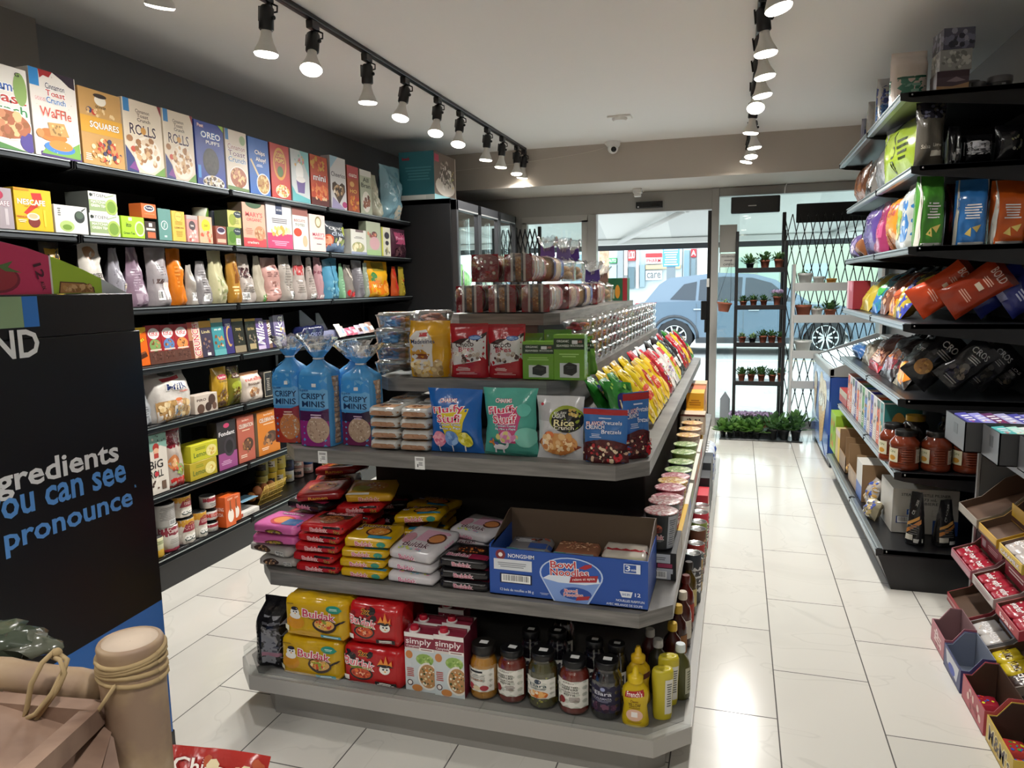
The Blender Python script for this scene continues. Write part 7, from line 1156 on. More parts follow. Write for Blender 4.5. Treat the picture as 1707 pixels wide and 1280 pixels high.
GP(2, 884, 966, 662, .06, 'chip', 'c6c6c8', [('r', .02, .62, .3, .9, 'b0aeb0'), ('o', .12, .87, .03, 'b02a3a'), ('e', .66, .66, .36, .2, '8c9a34', 24), ('e', .68, .63, .34, .18, '1f1e1c', 24), ('t', 'KOREAN', .52, .75, .26, .035, 'e8e6dc'), ('t', 'UGUA', .5, .70, .28, .06, 'e8e6dc'), ('t', 'Rice', .62, .60, .44, .10, 'e4d8a4'), ('t', 'Crunch', .62, .525, .42, .06, 'e4dcc8'), ('b', .78, .75, .14, .05, 10, ['d8c078', 'b89a50'], .03), ('p', [(.2, .45), (.02, .25), (.5, .06), (.95, .2), (.7, .35)], '8a3c24'), ('e', .48, .26, .4, .18, 'c98c4c', 22), ('b', .48, .28, .34, .17, 34, ['e0b47c', 'cf9650', 'f0d0a0', 'b8743c'], .06), ('r', .12, .22, .3, .34, 'e4dcd4'), ('e', .3, .42, .1, .05, 'd8743c')], 'rice_snack_bag', 'white rice snack bag with black oval and golden crisps', 'snack bag', dy=.02, wr=.9)
PZ = [('r', 0, .88, 1, .985, 'a82a2c'), ('t', 'FLAVOR', .28, .72, .4, .07, 'e8e8f0', 'a8242c', 4), ('t', 'CRUNCH', .28, .65, .42, .07, 'e8e8f0', '2a3f7c', 4), ('l', .5, .82, .4, .04, 1, 'c9d4e8'), ('t', 'Pretzels', .66, .74, .44, .07, 'dfe6f2', '2f5a9c'), ('t', 'Bretzels', .66, .58, .44, .07, 'dfe6f2', '2f5a9c'), ('l', .3, .5, .3, .08, 3, 'b8c8e4'), ('r', 0, 0, 1, .34, '4c1c20'), ('e', .5, .3, .5, .14, '4c1c20'), ('b', .5, .2, .46, .18, 70, ['6a2c28', '3a1a18', 'c9a48c', 'a83034', '241212', 'e0c8a8'], .035), ('e', .8, .12, .09, .07, 'b8202c')]
GP(2, 967, 1043, 683, .05, 'pouch', '3a6fb0', PZ, 'pretzel_pouch', 'blue pretzel pouch with a red top, facing front', 'pretzel pouch', dy=.02, wr=.9)
o = GP(2, 1030, 1085, 690, .05, 'pouch', '3a6fb0', PZ, 'pretzel_pouch', 'blue pretzel pouch with a red top, turned to the corner', 'pretzel pouch', dy=.095, rz=.75, wr=.9, hfix=.19)
# crisp bags leaning along the right side
CHV = {}
def chipmesh(key, base, f, seed, w=.125, h=.22, t=.042, top=None):
    if key not in CHV: CHV[key] = bag(w, t, h, 'chip', base, f, seed=seed, wr=1.5, top=top).mesh('crisp_bag')
    return CHV[key]
GRN = [('r', 0, 0, 1, .45, '3f9a34'), ('e', .5, .62, .34, .2, '241f5c', 20), ('t', 'LAYS', .5, .62, .5, .14, 'f0ecd0', 'c9a42c'), ('e', .25, .25, .2, .14, 'd8b850'), ('e', .65, .2, .24, .14, 'e8cf78'), ('b', .5, .9, .4, .06, 8, ['8fbf4a', '2f6a2c'], .05)]
YELL = [('r', .1, .3, .9, .55, 'c03a2c'), ('t', 'HONEY', .5, .42, .6, .1, 'f0e0b0'), ('t', 'chips', .5, .66, .5, .12, 'a8341c'), ('e', .5, .18, .34, .12, 'e0bf5c'), ('b', .5, .18, .3, .1, 14, ['efd890', 'c99a34'], .05), ('b', .5, .88, .4, .08, 8, ['e8d040', 'b08c1c'], .06)]
YEL3 = [('e', .5, .6, .36, .18, 'a8241c', 20), ('t', 'HONEY', .5, .6, .52, .12, 'f4e8b0'), ('e', .5, .24, .3, .14, 'e8c050'), ('r', 0, .9, 1, 1, 'b8901c')]
REDW = [('r', 0, .45, 1, 1, 'b02430'), ('t', 'snack', .5, .7, .6, .14, 'f0e4dc'), ('b', .5, .25, .4, .2, 30, ['7aa04c', 'c94a34', 'e8d8c0', '8a6aa8'], .05)]
WHTV = [('b', .5, .4, .46, .4, 60, ['8a6ab0', '5f9a4c', 'c94a50', 'd0c8e0'], .03), ('r', .1, .7, .9, .9, 'b8303c')]
BLKW = [('r', .1, .2, .9, .45, 'e0dcd4'), ('t', 'CHIPS', .5, .32, .6, .12, '241f20'), ('b', .5, .7, .4, .2, 16, ['5c5658', 'e0dcd8'], .07)]
TYPES = dict(g=('2c7a2c', GRN, 'green crisp bag'), y=('d0b41e', YELL, 'yellow honey crisp bag'), z=('d8b026', YEL3, 'golden crisp bag with a red oval'), r=('8c1c22', REDW, 'red and speckled crisp bag'), w=('d4cfc8', WHTV, 'white crisp bag with violet specks'), b=('2a2526', BLKW, 'black and white crisp bag'), l=('b4b83c', YELL, 'lime yellow crisp bag'))
XE = GC+GT[2][1]
seq = [('g', 2.33, .12, .03), ('g', 2.465, .13, .02), ('y', 2.60, .14, .0), ('y', 2.74, .15, .0), ('z', 2.88, .15, 0), ('y', 3.02, .13, .02), ('z', 3.18, .15, 0), ('r', 3.34, .14, 0), ('w', 3.50, .14, 0), ('w', 3.68, .12, .02), ('l', 3.84, .14, .0), ('b', 4.00, .13, .02), ('b', 4.16, .12, 0), ('r', 4.32, .13, .03), ('r', 4.46, .13, 0), ('z', 4.60, .12, .0), ('r', 4.76, .12, 0), ('g', 4.92, .10, .04)]
nth = {}
for k, (ty, yy, lean, up) in enumerate(seq):
    base, f, nm = TYPES[ty]; vi = k % 2; me = chipmesh((ty, vi), base, f, 30+k); nth[ty] = nth.get(ty, 0)+1
    o = bpy.data.objects.new('crisp_bag', me); COL.objects.link(o); o.location = (XE-.042-(.02 if k < 2 else 0), yy, GT[2][0]+.018); o.rotation_euler = (-.60+.02*sin(k*2.1), .05*sin(k*1.7), pi/2+.03*sin(k*3.3))
    tag(o, f'{nm}, {ORD[k] if k < 12 else ["thirteenth", "fourteenth", "fifteenth", "sixteenth", "seventeenth", "eighteenth"][k-12]} along the right slope of the middle shelf', 'crisp bag', 'crisp bags leaning on the right side')
for k, (ty, yy) in enumerate([('g', 2.36), ('y', 2.52), ('y', 2.68), ('z', 2.85), ('y', 3.05), ('r', 3.3), ('w', 3.55), ('b', 3.9), ('b', 4.2), ('r', 4.5), ('g', 4.8)]):
    base, f, nm = TYPES[ty]; me = chipmesh((ty, k % 2), base, f, 60+k); o = bpy.data.objects.new('crisp_bag', me); COL.objects.link(o); o.location = (XE-.112, yy, GT[2][0]+.018); o.rotation_euler = (-.60, .04*sin(k*1.3), pi/2+.03*sin(k*2.2)); tag(o, f'{nm} in the rear row, {ORD[k]} back, {TN[2]}', 'crisp bag', 'crisp bags in the rear row')
# big green bag leaning over the corner
me = chipmesh(('g', 1), *TYPES['g'][:2], 31); o = bpy.data.objects.new('crisp_bag', me); COL.objects.link(o); o.location = (XE-.055, 2.15, GT[2][0]+.006); o.rotation_euler = (-.45, .12, .95); tag(o, 'large green crisp bag facing the front right corner, beside the pretzel pouches', 'crisp bag')
# ---- fourth shelf
ZC = GT[3][0]+.003; CLM = clear('clamshell_plastic', 'eef3f3', .16, .06, 'ffffff', .25)
def clam(x, y, z, w, d, h, cols, label, rz=0, seed=0, group=None, proto={}):
    t = thing('clamshell_pack', label, 'clear container', (x, y, z), rz=rz, group=group); k = (w, d, h)
    if k not in proto:
        b = B(); N = 28
        def ring(s, zz, rip=0): return [((cos(a)/((abs(cos(a))**5+abs(sin(a))**5)**.2))*w/2*s*(1+rip*(i % 2)), (sin(a)/((abs(cos(a))**5+abs(sin(a))**5)**.2))*d/2*s*(1+rip*(i % 2)), zz) for i, a in enumerate([2*pi*j/N for j in range(N)])]
        R = [ring(.84, 0), ring(.86, .002, .012), ring(.96, h*.72, .012), ring(1.0, h*.74), ring(1.0, h*.8)]; vs = [q for r in R for q in r]
        b.add(vs, [(j*N+i, j*N+(i+1) % N, (j+1)*N+(i+1) % N, (j+1)*N+i) for j in range(4) for i in range(N)], CLM, True)
        l = B(); R = [ring(1.02, h*.78), ring(1.02, h*.84), ring(.9, h*.86), ring(.88, h*.97), ring(.6, h)]; vs = [q for r in R for q in r]
        l.add(vs, [(j*N+i, j*N+(i+1) % N, (j+1)*N+(i+1) % N, (j+1)*N+i) for j in range(4) for i in range(N)]+[tuple(4*N+i for i in range(N))], CLM, True)
        proto[k] = (b.mesh('tub'), l.mesh('lid'))
    for nm, me in zip(('tub', 'lid'), proto[k]): o = bpy.data.objects.new(nm, me); COL.objects.link(o); o.parent = t
    rr = random.Random(seed); b = B()
    for i in range(9): b.ball(((rr.random()-.5)*w*.5, (rr.random()-.5)*d*.5, h*(.14+.5*rr.random())), (w*.17, d*.14, h*.16), M(rr.choice(cols), 'skin'), 9, 6, .5, i+seed)
    b.obj('contents', t); return t
z = ZC
for k in range(4):
    for c, (pa, pb, dy) in enumerate(((627, 687, .03), (680, 740, .20))):
        xa, xb = Xo(pa, GT[3][2]+dy, z+k*.0532), Xo(pb, GT[3][2]+dy, z+k*.0532)
        clam((xa+xb)/2+[0, .004, -.003, .002][k]+(.012 if c == 0 else 0), GT[3][2]+dy+.06, z+k*.0532, xb-xa, .12, .052, [['5a2c1c', '3a2420', '4a3020'], ['8a4a2c', '6a4a2c', 'b8743c'], ['3a2a22', '7a3a2a', '2c211c'], ['c0662c', 'a04a24', '4a2c20']][k], f'clear bakery clamshell with dark pastry, {["bottom", "second", "third", "top"][k]} of the {["front", "rear"][c]} stack, fourth gondola shelf', seed=k*5+c, group='bakery clamshells')
GP(3, 673, 741, 533, .07, 'block', 'cf9a1c', [('r', .02, .0, 1, .32, 'b99c6c'), ('b', .5, .16, .46, .14, 26, ['d8c08c', 'a8864c', 'e4d0a0', '8f7038'], .06), ('p', [(.06, .2), (.06, .66), (.2, .82), (.45, .84), (.62, .7), (.66, .2), (.35, .12)], 'dad6d0'), ('r', .3, .72, .52, .79, 'b8444a'), ('t', 'Madeleines', .4, .64, .56, .08, '2c3a5c'), ('e', .36, .42, .22, .08, 'c08a2c'), ('p', [(.15, .42), (.57, .42), (.5, .32), (.22, .32)], '7c3f24'), ('t', '300 g', .38, .22, .12, .03, '3a3a40')], 'madeleine_bag', 'yellow and clear madeleine bag', 'cake bag', dy=.02, wr=1.5)
CB = [('p', [(0, .62), (.3, .72), (.7, .74), (.97, .84), (.97, .72), (0, .5)], '3a2a28'), ('p', [(.06, .64), (.3, .62), (.55, .74), (.96, .78), (.96, .34), (.04, .22)], 'd5d0cc'), ('e', .68, .74, .17, .045, '3a5fa4'), ('e', .68, .74, .14, .03, '8aa8d4'), ('t', 'Choco', .42, .62, .5, .1, '3a2320', None, 4), ('t', 'Bites', .46, .53, .42, .09, 'a8283a', None, 4), ('b', .5, .4, .36, .1, 18, ['e4dcd0', 'b8a898', '4a3430', '8c7468'], .05), ('l', .4, .17, .4, .07, 3, 'e8c4c0'), ('l', .5, .09, .6, .05, 2, 'd89c9c')]
GP(3, 739, 806, 537, .06, 'pouch', 'a8202a', CB, 'chocolate_pouch', 'left red pouch of chocolate bites', 'pouch', dy=.02, group='red chocolate bite pouches', top='97181f')
GP(3, 802, 868, 537, .06, 'pouch', 'a8202a', CB, 'chocolate_pouch', 'right red pouch of chocolate bites', 'pouch', dy=.025, group='red chocolate bite pouches', top='97181f')
SW = [('r', 0, .68, 1, .92, '22361f'), ('t', 'ORGANIC', .3, .86, .4, .05, 'd8e0d0'), ('t', 'SEAWEED', .3, .76, .42, .05, 'd8e0d0'), ('t', 'ALGUES', .76, .85, .34, .05, 'c98a7c'), ('t', 'BIOLOGIQUES', .76, .76, .42, .05, 'd8e0d0'), ('r', .6, .8, .78, .88, 'd4d6d2'), ('l', .5, .55, .7, .1, 2, 'a8d070'), ('r', .2, .06, .84, .38, 'c9ccc6'), ('p', [(.32, .14), (.6, .1), (.76, .18), (.76, .34), (.5, .40), (.32, .32)], '1b1d1b'), ('l', .54, .28, .3, .08, 2, '3a3f3a')]
GP(3, 852, 906, 568, .05, 'carton', '6a9a2c', SW, 'seaweed_pack', 'left green seaweed pack', 'seaweed pack', dy=.02, group='seaweed packs', fin='film')
GP(3, 905, 957, 558, .05, 'carton', '6a9a2c', SW, 'seaweed_pack', 'middle green seaweed pack standing a little taller', 'seaweed pack', dy=.02, group='seaweed packs', fin='film')
GP(3, 950, 975, 562, .05, 'carton', '6a9a2c', SW, 'seaweed_pack', 'green seaweed pack turned at the corner', 'seaweed pack', dy=.10, rz=.6, hfix=.12, fin='film')
GP(3, 968, 990, 560, .05, 'pouch', '5c8c2c', SW[:6], 'seaweed_pack', 'crumpled green seaweed pack at the right corner', 'seaweed pack', dy=.16, rz=1.1, hfix=.125)
for k, (a, yt) in enumerate(((880, 556), (930, 550))): GP(3, a-24, a+24, yt, .05, 'pouch', '4f7c2a', [], 'seaweed_pack', f'green seaweed pack {["left", "right"][k]} in the second row', 'seaweed pack', dy=.1)
# clear fruit and candy cups stacked along the right side
XE4 = GC+GT[3][1]; yy = 2.50; k = 0
FR_ = [(['b0382c', 'c8502c', 'e0a040'], 'red and orange fruit'), (['c03050', '8a2440', 'd86a70'], 'raspberry red candy'), (['8a9a5c', 'c0b890', '5c7a4c'], 'pale green nuts'), (['c9a08c', 'e0c8b0', 'a8705c'], 'blush nuts'), (['a02838', '6a2028', 'c85058'], 'dark red candy'), (['c9c0b8', 'b0a8a0', 'e4dcd4'], 'white candy'), (['7a1c28', 'b83a48', '50141c'], 'burgundy berries'), (['3a2c2c', '6a4a44', 'a83a44'], 'dark chocolate'), (['2f2a2c', '6a3a3c', 'c0b0a8'], 'black and white candy')]
SZ = [(.115, .042, 3), (.10, .042, 4)]
j = 0
while yy < 4.86:
    w = .115; cols, nm = FR_[j % 9]; n = 4 if j else 3; hh = .040
    for k in range(n):
        clam(XE4-.056, yy, ZC+k*(hh+.0022), .104, .105, hh+.001, cols, f'clear cup of {nm}, {["bottom", "second", "third", "top"][k]} of stack {["one", "two", "three", "four", "five", "six", "seven", "eight", "nine", "ten", "eleven", "twelve", "thirteen", "fourteen", "fifteen", "sixteen", "seventeen", "eighteen", "nineteen", "twenty"][j]} along the fourth shelf', rz=.03*(k % 2), seed=j*7+k, group='clear cups stacked along the right side')
    yy += .122; j += 1
# ---- top shelf: bread in tied bags
ZT = GT[4][0]+.003; CRUST = speckle('bread_crust', 'a87848', 'c99c68', 40, .8, .4, '8f6238'); CRUMB = speckle('bread_crumb', 'c9a878', 'dcc49c', 70, .8, .4)
BUN = speckle('bun_crust', 'b98850', 'd4aa70', 12, .5, .1)
def loaf(x, y, z, rz, label, kind='loaf', seed=0, tilt=0., L=.2, roll=0.):
    t = thing('bread_bag', label, 'bread', (x, y, z), rot=(tilt, roll, rz))
    w, h = .105, .10; b = B(); N = 24
    col1, col2, col3 = ('8c1f28', 'd8d2cc', '2c2c34') if kind != 'bun' else ('2f2a84', 'b4b0c4', '3f3a94')
    prof = []
    for i in range(N):
        a = 2*pi*i/N; ca, sa = cos(a), sin(a); m = (abs(ca)**2.7+abs(sa)**2.7)**(1/2.7); prof.append((ca/m*w/2*(1 if sa < .3 else 1.06-.1*max(0, sa-.7)), sa/m*h/2+h/2))
    nS = 9; vs = []
    for s in range(nS+1):
        q = s/nS; k = 1-.25*max(0, (abs(2*q-1)-.85)/.15); 
        for i, (px, pz) in enumerate(prof): nz = 1+.05*noise.noise(Vector((px*30, pz*30, s*.9+seed))); vs.append((px*k*nz, (q-.5)*L, max(0, (pz-h*.5)*k*nz+h*.5)))
    def mat(i, s):
        return CRUMB
    fs = [(s*N+i, (s+1)*N+i, (s+1)*N+(i+1) % N, s*N+(i+1) % N) for s in range(nS) for i in range(N)]+[tuple(range(N)), tuple(nS*N+i for i in range(N))[::-1]]
    b.add(vs, fs, CRUST if kind != 'bun' else BUN, True); b.obj('loaf', t)
    # printed film wrap: coloured bands over the loaf, open clear stripes between
    b = B(); bands = [(-.5, -.36, col1), (-.36, -.30, col2), (-.14, -.10, col2), (-.10, .0, col1), (.28, .5, col1)] if kind == 'loaf' else [(-.5, -.3, col1), (.2, .5, col1)]
    # seen end-on: vertical stripes on the end face
    E_ = L/2+.002
    def endS(u, v, o): return ((u-.5)*w*1.04, -E_-o, v*h*1.04)
    if kind == 'loaf': draw(b, endS, [('r', .02, .02, .24, .96, col1), ('r', .76, .02, .98, .96, col1), ('r', .24, .02, .32, 1, col2), ('r', .68, .02, .76, 1, col2), ('r', .32, .02, .40, .98, col3), ('r', .60, .02, .68, .98, col3), ('b', .5, .5, .08, .4, 14, ['c9a070', 'a8784a', '8a5a38'], .03)], w, h, 'film', doff=.0003)
    elif kind == 'red': draw(b, endS, [('r', .02, .02, .98, .98, col1), ('b', .5, .5, .4, .4, 12, ['e0d4c8', 'b0343c'], .05)], w, h, 'film', doff=.0003)
    for s0, s1, c in bands:
        V2 = []; 
        for s in (s0, s1):
            for px, pz in prof: V2.append((px*1.03, s*L, max(.0005, (pz-h*.5)*1.03+h*.5)))
        b.add(V2, [(i, N+i, N+(i+1) % N, (i+1) % N) for i in range(N)], M(c, 'film'), True)
    b.obj('printed_wrap', t)
    b = B(); V3 = []; sc = [1.07, 1.08, 1.06, .95, .35, .22, .5, .7]; ys = [-.52, -.3, .3, .52, .68, .74, .9, 1.02]
    for s, yv in zip(sc, ys):
        for i, (px, pz) in enumerate(prof): nz = 1+(.08 if yv < .6 else .3)*noise.noise(Vector((px*40, pz*40, yv*6+seed))); V3.append((px*s*nz, yv*L, max(0, (pz-h*.5)*s*nz+h*.5+(.1*(yv-.6)*h if yv > .6 else 0))))
    b.add(V3, [(s*N+i, (s+1)*N+i, (s+1)*N+(i+1) % N, s*N+(i+1) % N) for s in range(len(sc)-1) for i in range(N)]+[tuple(range(N))], BAGL, True); b.obj('clear_bag', t); return t
TF = GT[4][2]
def lx(px, dy=.02, z=ZT): return Xo(px, TF+dy, z)
LR = [('loaf', 0, 0, 0, 'front row left'), ('loaf', 1, 0, 0, 'front row middle'), ('loaf', 2, 0, 0, 'front row right'), ('loaf', 1.5, 0, 1, 'large one lying on the front row'), ('red', 0, 1, 0, 'second row left'), ('loaf', 1, 1, 0, 'second row middle'), ('red', 2, 1, 0, 'second row at the right edge'), ('red', .5, 0, 1, 'on the front row at left'), ('bun', 1.5, 1, 1, 'on the second row at right'), ('loaf', 0, 2, 0, 'third row left'), ('bun', 1, 2, 0, 'third row middle'), ('bun', 2, 2, 0, 'third row at the right edge'), ('bun', .5, 1, 1, 'on the second row at left'), ('loaf', 0, 3, 0, 'fourth row left'), ('loaf', 2, 3, 0, 'fourth row at the right edge')]
for k, (kd, c, r, l, lb) in enumerate(LR):
    loaf(GC+(c-1)*.128, TF+.125+r*.315, ZT+l*.112, 0, f'{dict(loaf="red striped bread loaf", red="red ended bread bag", bun="blue wrapped bun bag")[kd]}, {lb}, {TN[4]}', kind=kd, seed=k+1, L=.2 if kd != 'bun' else .17)
def tied(px, dy, z, w, h, col, label, seed):
    y = TF+dy; t = thing('bread_bag', label, 'bread', (Xo(px, y, z), y, z)); b = B(); m = M(col, 'film'); cb = gather(b, w, w, h, h*.42, h*.62, BAGF, seed, (), p=3, neck=.2, flare=.8); b.obj('clear_bag', t); cb.obj('bag_top', t)
    b = B(); rr = random.Random(seed)
    for i in range(5): b.ball(((rr.random()-.5)*w*.4, (rr.random()-.5)*w*.4, h*.14+h*.12*(i % 2)), (w*.24, w*.24, h*.1), BUN, 10, 7)
    b.obj('buns', t); b = B(); b.prism([(-w*.3, h*.5), (w*.05, h*.46), (w*.34, h*.56), (w*.3, h*.8), (-w*.1, h*.74), (-w*.26, h*.82)], -w*.16, -w*.13, m, 'y'); b.prism([(-w*.2, h*.5), (w*.26, h*.5), (w*.1, h*.78), (-w*.3, h*.7)], w*.1, w*.13, m, 'y'); b.obj('paper_band', t); return t
tied(914, .73, ZT+.114, .11, .2, '6a4a8c', 'tied bun bag with violet band, tallest at left of the heap', 21); tied(940, .87, ZT+.114, .11, .2, '7a6a9c', 'tied bun bag with lilac band, middle of the heap', 22); tied(955, 1.05, ZT+.114, .11, .2, '5a3f84', 'tied bun bag with purple band, right of the heap', 23); tied(988, 1.38, ZT, .13, .22, '4a3a7c', 'sagging clear bun bag at the right end of the heap', 24); tied(1002, 1.56, ZT, .13, .2, '8a6a5c', 'clear roll bag drooping near the green box', 25)
x_ = Xo(1004, TF+1.75, ZT); xq = Xo(1046, TF+1.75, ZT)
o = carton(xq-x_, .1, Zo(464, x_, TF+1.75)-ZT, '1f5c3c', [('r', .82, 0, 1, 1, '9a2c34'), ('e', .62, .4, .1, .3, 'c98a2c'), ('r', .2, .1, .5, .5, 'a8b4a0'), ('l', .35, .3, .2, .2, 3, '4a5c4c')]).obj('chocolate_drink_box', loc=(min((x_+xq)/2, GC+.212-(xq-x_)/2), TF+1.80, ZT)); tag(o, 'dark green carton with a red edge at the far end of the top gondola shelf', 'carton')
# ================================================================== goods on the right wall shelving
RROW = ['top shelf at right', 'second shelf at right', 'third shelf at right', 'fourth shelf at right', 'fifth shelf at right', 'sixth shelf at right', 'bottom shelf at right']
def RP(row, px0, px1, h, d, kind, base, f, nm, label, cat, xf=.70, tilt=0., rz=0., group=None, zadd=0., meshk=None, **kw):
    """front faces -X; px0 far, px1 near at the foot"""
    z = RZ[row]-.002+zadd; ya, yb = Yo(px0, xf, z), Yo(px1, xf, z); w = abs(ya-yb)-.003; yc = (ya+yb)/2; _sd[0] += 1
    if kind == 'carton': b = carton(w, d, h, base, f, seed=_sd[0], **kw)
    elif kind == 'can': b = can(w/2, h, base, f, seed=_sd[0]); d = w
    elif kind == 'brick': b = brick(w, d, h, base, f, seed=_sd[0], **kw)
    else: b = bag(w, d, h, kind, base, f, seed=_sd[0], **kw)
    o = b.obj(nm, loc=(xf+d/2, yc, z), rot=(-tilt, 0, -pi/2+rz)); return tag(o, f'{label}, {RROW[row]}', cat, group)
def EP(row, px0, px1, h, d, kind, base, f, nm, label, cat, y=3.53, tilt=0., rz=0., lean=0., zadd=0., group=None, **kw):
    """near end of the shelf, front faces the camera aisle (-Y)"""
    z = RZ[row]-.002+zadd; xa, xb = Xo(px0, y, z), Xo(px1, y, z); w = xb-xa-.003; _sd[0] += 1
    if kind == 'carton': b = carton(w, d, h, base, f, seed=_sd[0], **kw)
    else: b = bag(w, d, h, kind, base, f, seed=_sd[0], **kw)
    o = b.obj(nm, loc=((xa+xb)/2, y+d/2, z), rot=(-tilt, lean, rz)); return tag(o, f'{label}, {RROW[row]}', cat, group)
# top: paper goods
EP(0, 1487, 1549, .245, .16, 'block', 'cfc4bc', [('r', 0, 0, 1, .5, '3f7a66'), ('l', .5, .3, .5, .2, 2, '7fae9c'), ('r', .0, .46, 1, .5, '2c5c4c')], 'paper_towel_pack', 'large wrapped paper towel pack with a green lower half', 'paper towels', y=3.75, wr=.5)
EP(0, 1463, 1488, .22, .14, 'block', 'a8aaac', [('r', 0, 0, 1, .8, '24357c'), ('r', 0, 0, 1, .4, '4a78b4'), ('l', .5, .5, .6, .3, 4, '8ca0d0')], 'paper_towel_pack', 'blue wrapped paper roll pack behind the green one', 'paper towels', y=4.1, wr=.5)
EP(0, 1448, 1464, .20, .14, 'block', 'b4b2ae', [('r', .2, .1, .9, .5, 'c4c4c0')], 'paper_towel_pack', 'plain white wrapped paper roll pack', 'paper towels', y=4.5, wr=.5)
EP(0, 1437, 1450, .19, .14, 'block', '8c8ca0', [('r', .2, .0, .9, .6, '3f4a8c')], 'paper_towel_pack', 'small violet wrapped paper pack at the far end of the shelf', 'paper towels', y=4.9, wr=.5)
TXx = (Xo(1560, 3.56, 2.16)+Xo(1616, 3.56, 2.16))/2
for k, (c, f, lb) in enumerate([('4a3a44', [('r', 0, .7, 1, 1, '3a2630'), ('p', [(0, 0), (1, 0), (1, .4), (.5, .25), (0, .3)], 'b08a64'), ('p', [(.3, .5), (.6, .7), (.9, .5), (.6, .45)], '8c7c84')], 'bottom tissue box with dusky landscape print'), ('8c8c8a', [('b', .5, .5, .46, .4, 40, ['b4b4b0', '6c6c6a', 'a0a09c'], .06)], 'middle tissue box with grey dapple print'), ('4c4c5c', [('b', .5, .5, .46, .4, 30, ['2c2c38', '6c6c80', '8a8a98'], .1)], 'top tissue box with dark cloudy print')]):
    o = carton(.118, .118, .083, c, f, seed=k, l=f[:1], r=f[:1]).obj('tissue_box', loc=(TXx+.004*k, 3.57+.05, RZ[0]+k*.0835), rz=.06*k); tag(o, f'{lb}, stack on the {RROW[0]}', 'tissue box')
for k, (px, r, h, y) in enumerate([(1619, .03, .07, 3.72), (1633, .028, .05, 3.66), (1661, .045, .055, 3.62)]):
    b = B(); b.lathe([(r*.95, 0), (r, .004), (r, h*.6)], M('3a3a3e', 'plast'), 20); b.lathe([(r*1.04, h*.6), (r*1.04, h), (r*.98, h+.002)], M('5c5c60', 'plast'), 20); b.box(-.004, -r-.001, h*.2, .01, -r+.002, h*.45, M('8c8c90', 'paper'), 0)
    tag(b.obj('round_tub', loc=(Xo(px, y, RZ[0]), y, RZ[0]-.003)), f'{["tall narrow", "small", "wide low"][k]} grey lidded tub beside the tissue boxes, {RROW[0]}', 'tub')
# second shelf
BR = speckle('crisps_brown', '9c5c34', 'c07c4c', 30, .4, .3)
RP(1, 1418, 1436, .24, .1, 'chip', '9a6240', [('r', 0, 0, 1, .3, 'c4a090'), ('b', .5, .6, .4, .3, 16, ['b8784c', '8a4c2c'], .08)], 'crisp_bag', 'copper brown crisp bag at the far end', 'crisp bag')
RP(1, 1437, 1450, .22, .1, 'pouch', 'a8a4a0', [('r', .1, .1, .9, .3, '3a3434'), ('b', .5, .6, .3, .2, 10, ['8a5a40', 'd0c8c0'], .08)], 'crisp_bag', 'white and brown crisp bag second from the far end', 'crisp bag')
RP(1, 1452, 1474, .26, .11, 'chip', '86888a', [('p', [(0, 0), (1, 0), (.8, .6), (0, .3)], 'a8a8ac')], 'crisp_bag', 'silver grey crisp bag beside the lime one', 'crisp bag')
RP(1, 1474, 1512, .27, .10, 'chip', '8aa02a', [('l', .6, .5, .3, .4, 4, '2c3a14'), ('t', 'GUAC', .4, .6, .5, .1, '26300f', None, 80), ('p', [(0, 1), (.4, 1), (0, .6)], 'a8a8a4')], 'crisp_bag', 'lime green crisp bag with dark lettering', 'crisp bag', rz=.2)
EP(1, 1524, 1580, .28, .10, 'chip', '4a463e', [('r', 0, .72, 1, 1, '26242c'), ('b', .5, .82, .4, .1, 16, ['5c5c6c', '18181c'], .06), ('t', 'Salsa', .3, .3, .3, .06, 'a8a498'), ('t', 'Lime', .7, .32, .3, .05, 'a8a498'), ('r', .5, .16, .85, .24, 'b4b0a4')], 'crisp_bag', 'brownish black gathered crisp bag at the near end', 'crisp bag')
for k, (a, c, f) in enumerate([(1582, 1602, [('r', .2, .1, .5, .3, 'a8a8a8'), ('r', .6, .25, .9, .4, '8a8a8a')]), (1604, 1660, [('r', .05, .3, .95, .75, 'a4a4a8'), ('l', .5, .5, .8, .35, 6, '5c5c60')]), (1660, 1712, [('b', .6, .5, .3, .2, 12, ['8c8c84', '6c6c50'], .05)])]):
    EP(1, a, c, [.16, .12, .15][k], .1, 'block' if k == 0 else 'chip', '141416', f, 'snack_bag', ['narrow black pack with white codes', 'black bag showing a white fact panel', 'black bag with small pale letters at the picture edge'][k], 'snack bag')
# third shelf
TOR = lambda c: [('l', .52, .5, .5, .24, 6, 'dcdcd8'), ('p', [(.3, .16), (.5, .12), (.48, .26)], 'c8b060'), ('p', [(.5, .26), (.78, .3), (.66, .18)], 'c8b060'), ('r', 0, 0, 1, .04, 'c0c0bc'), ('p', [(0, 0), (.08, 0), (.14, 1), (.1, 1)], 'c0beb4'), ('p', [(.94, 0), (1, 0), (1, 1), (.97, 1)], 'c0beb4')]
RP(2, 1411, 1421, .15, .1, 'chip', '6c5a94', [('b', .5, .5, .4, .4, 14, ['9a8ab8', 'd0c8d8'], .1)], 'crisp_bag', 'short violet crisp bag at the far end', 'crisp bag')
RP(2, 1422, 1430, .13, .1, 'chip', '9c6440', [], 'crisp_bag', 'thin tan crisp bag between two violet ones', 'crisp bag')
RP(2, 1431, 1452, .27, .11, 'chip', '5f4a94', [('t', 'HOLY', .5, .8, .6, .08, 'c9b8dc'), ('t', 'COLA', .5, .68, .6, .08, 'c9b8dc'), ('t', 'PURE', .5, .3, .7, .07, '8c78b8'), ('r', 0, 0, .2, .6, 'a89cc0')], 'crisp_bag', 'tall violet popcorn bag with pale letters', 'crisp bag')
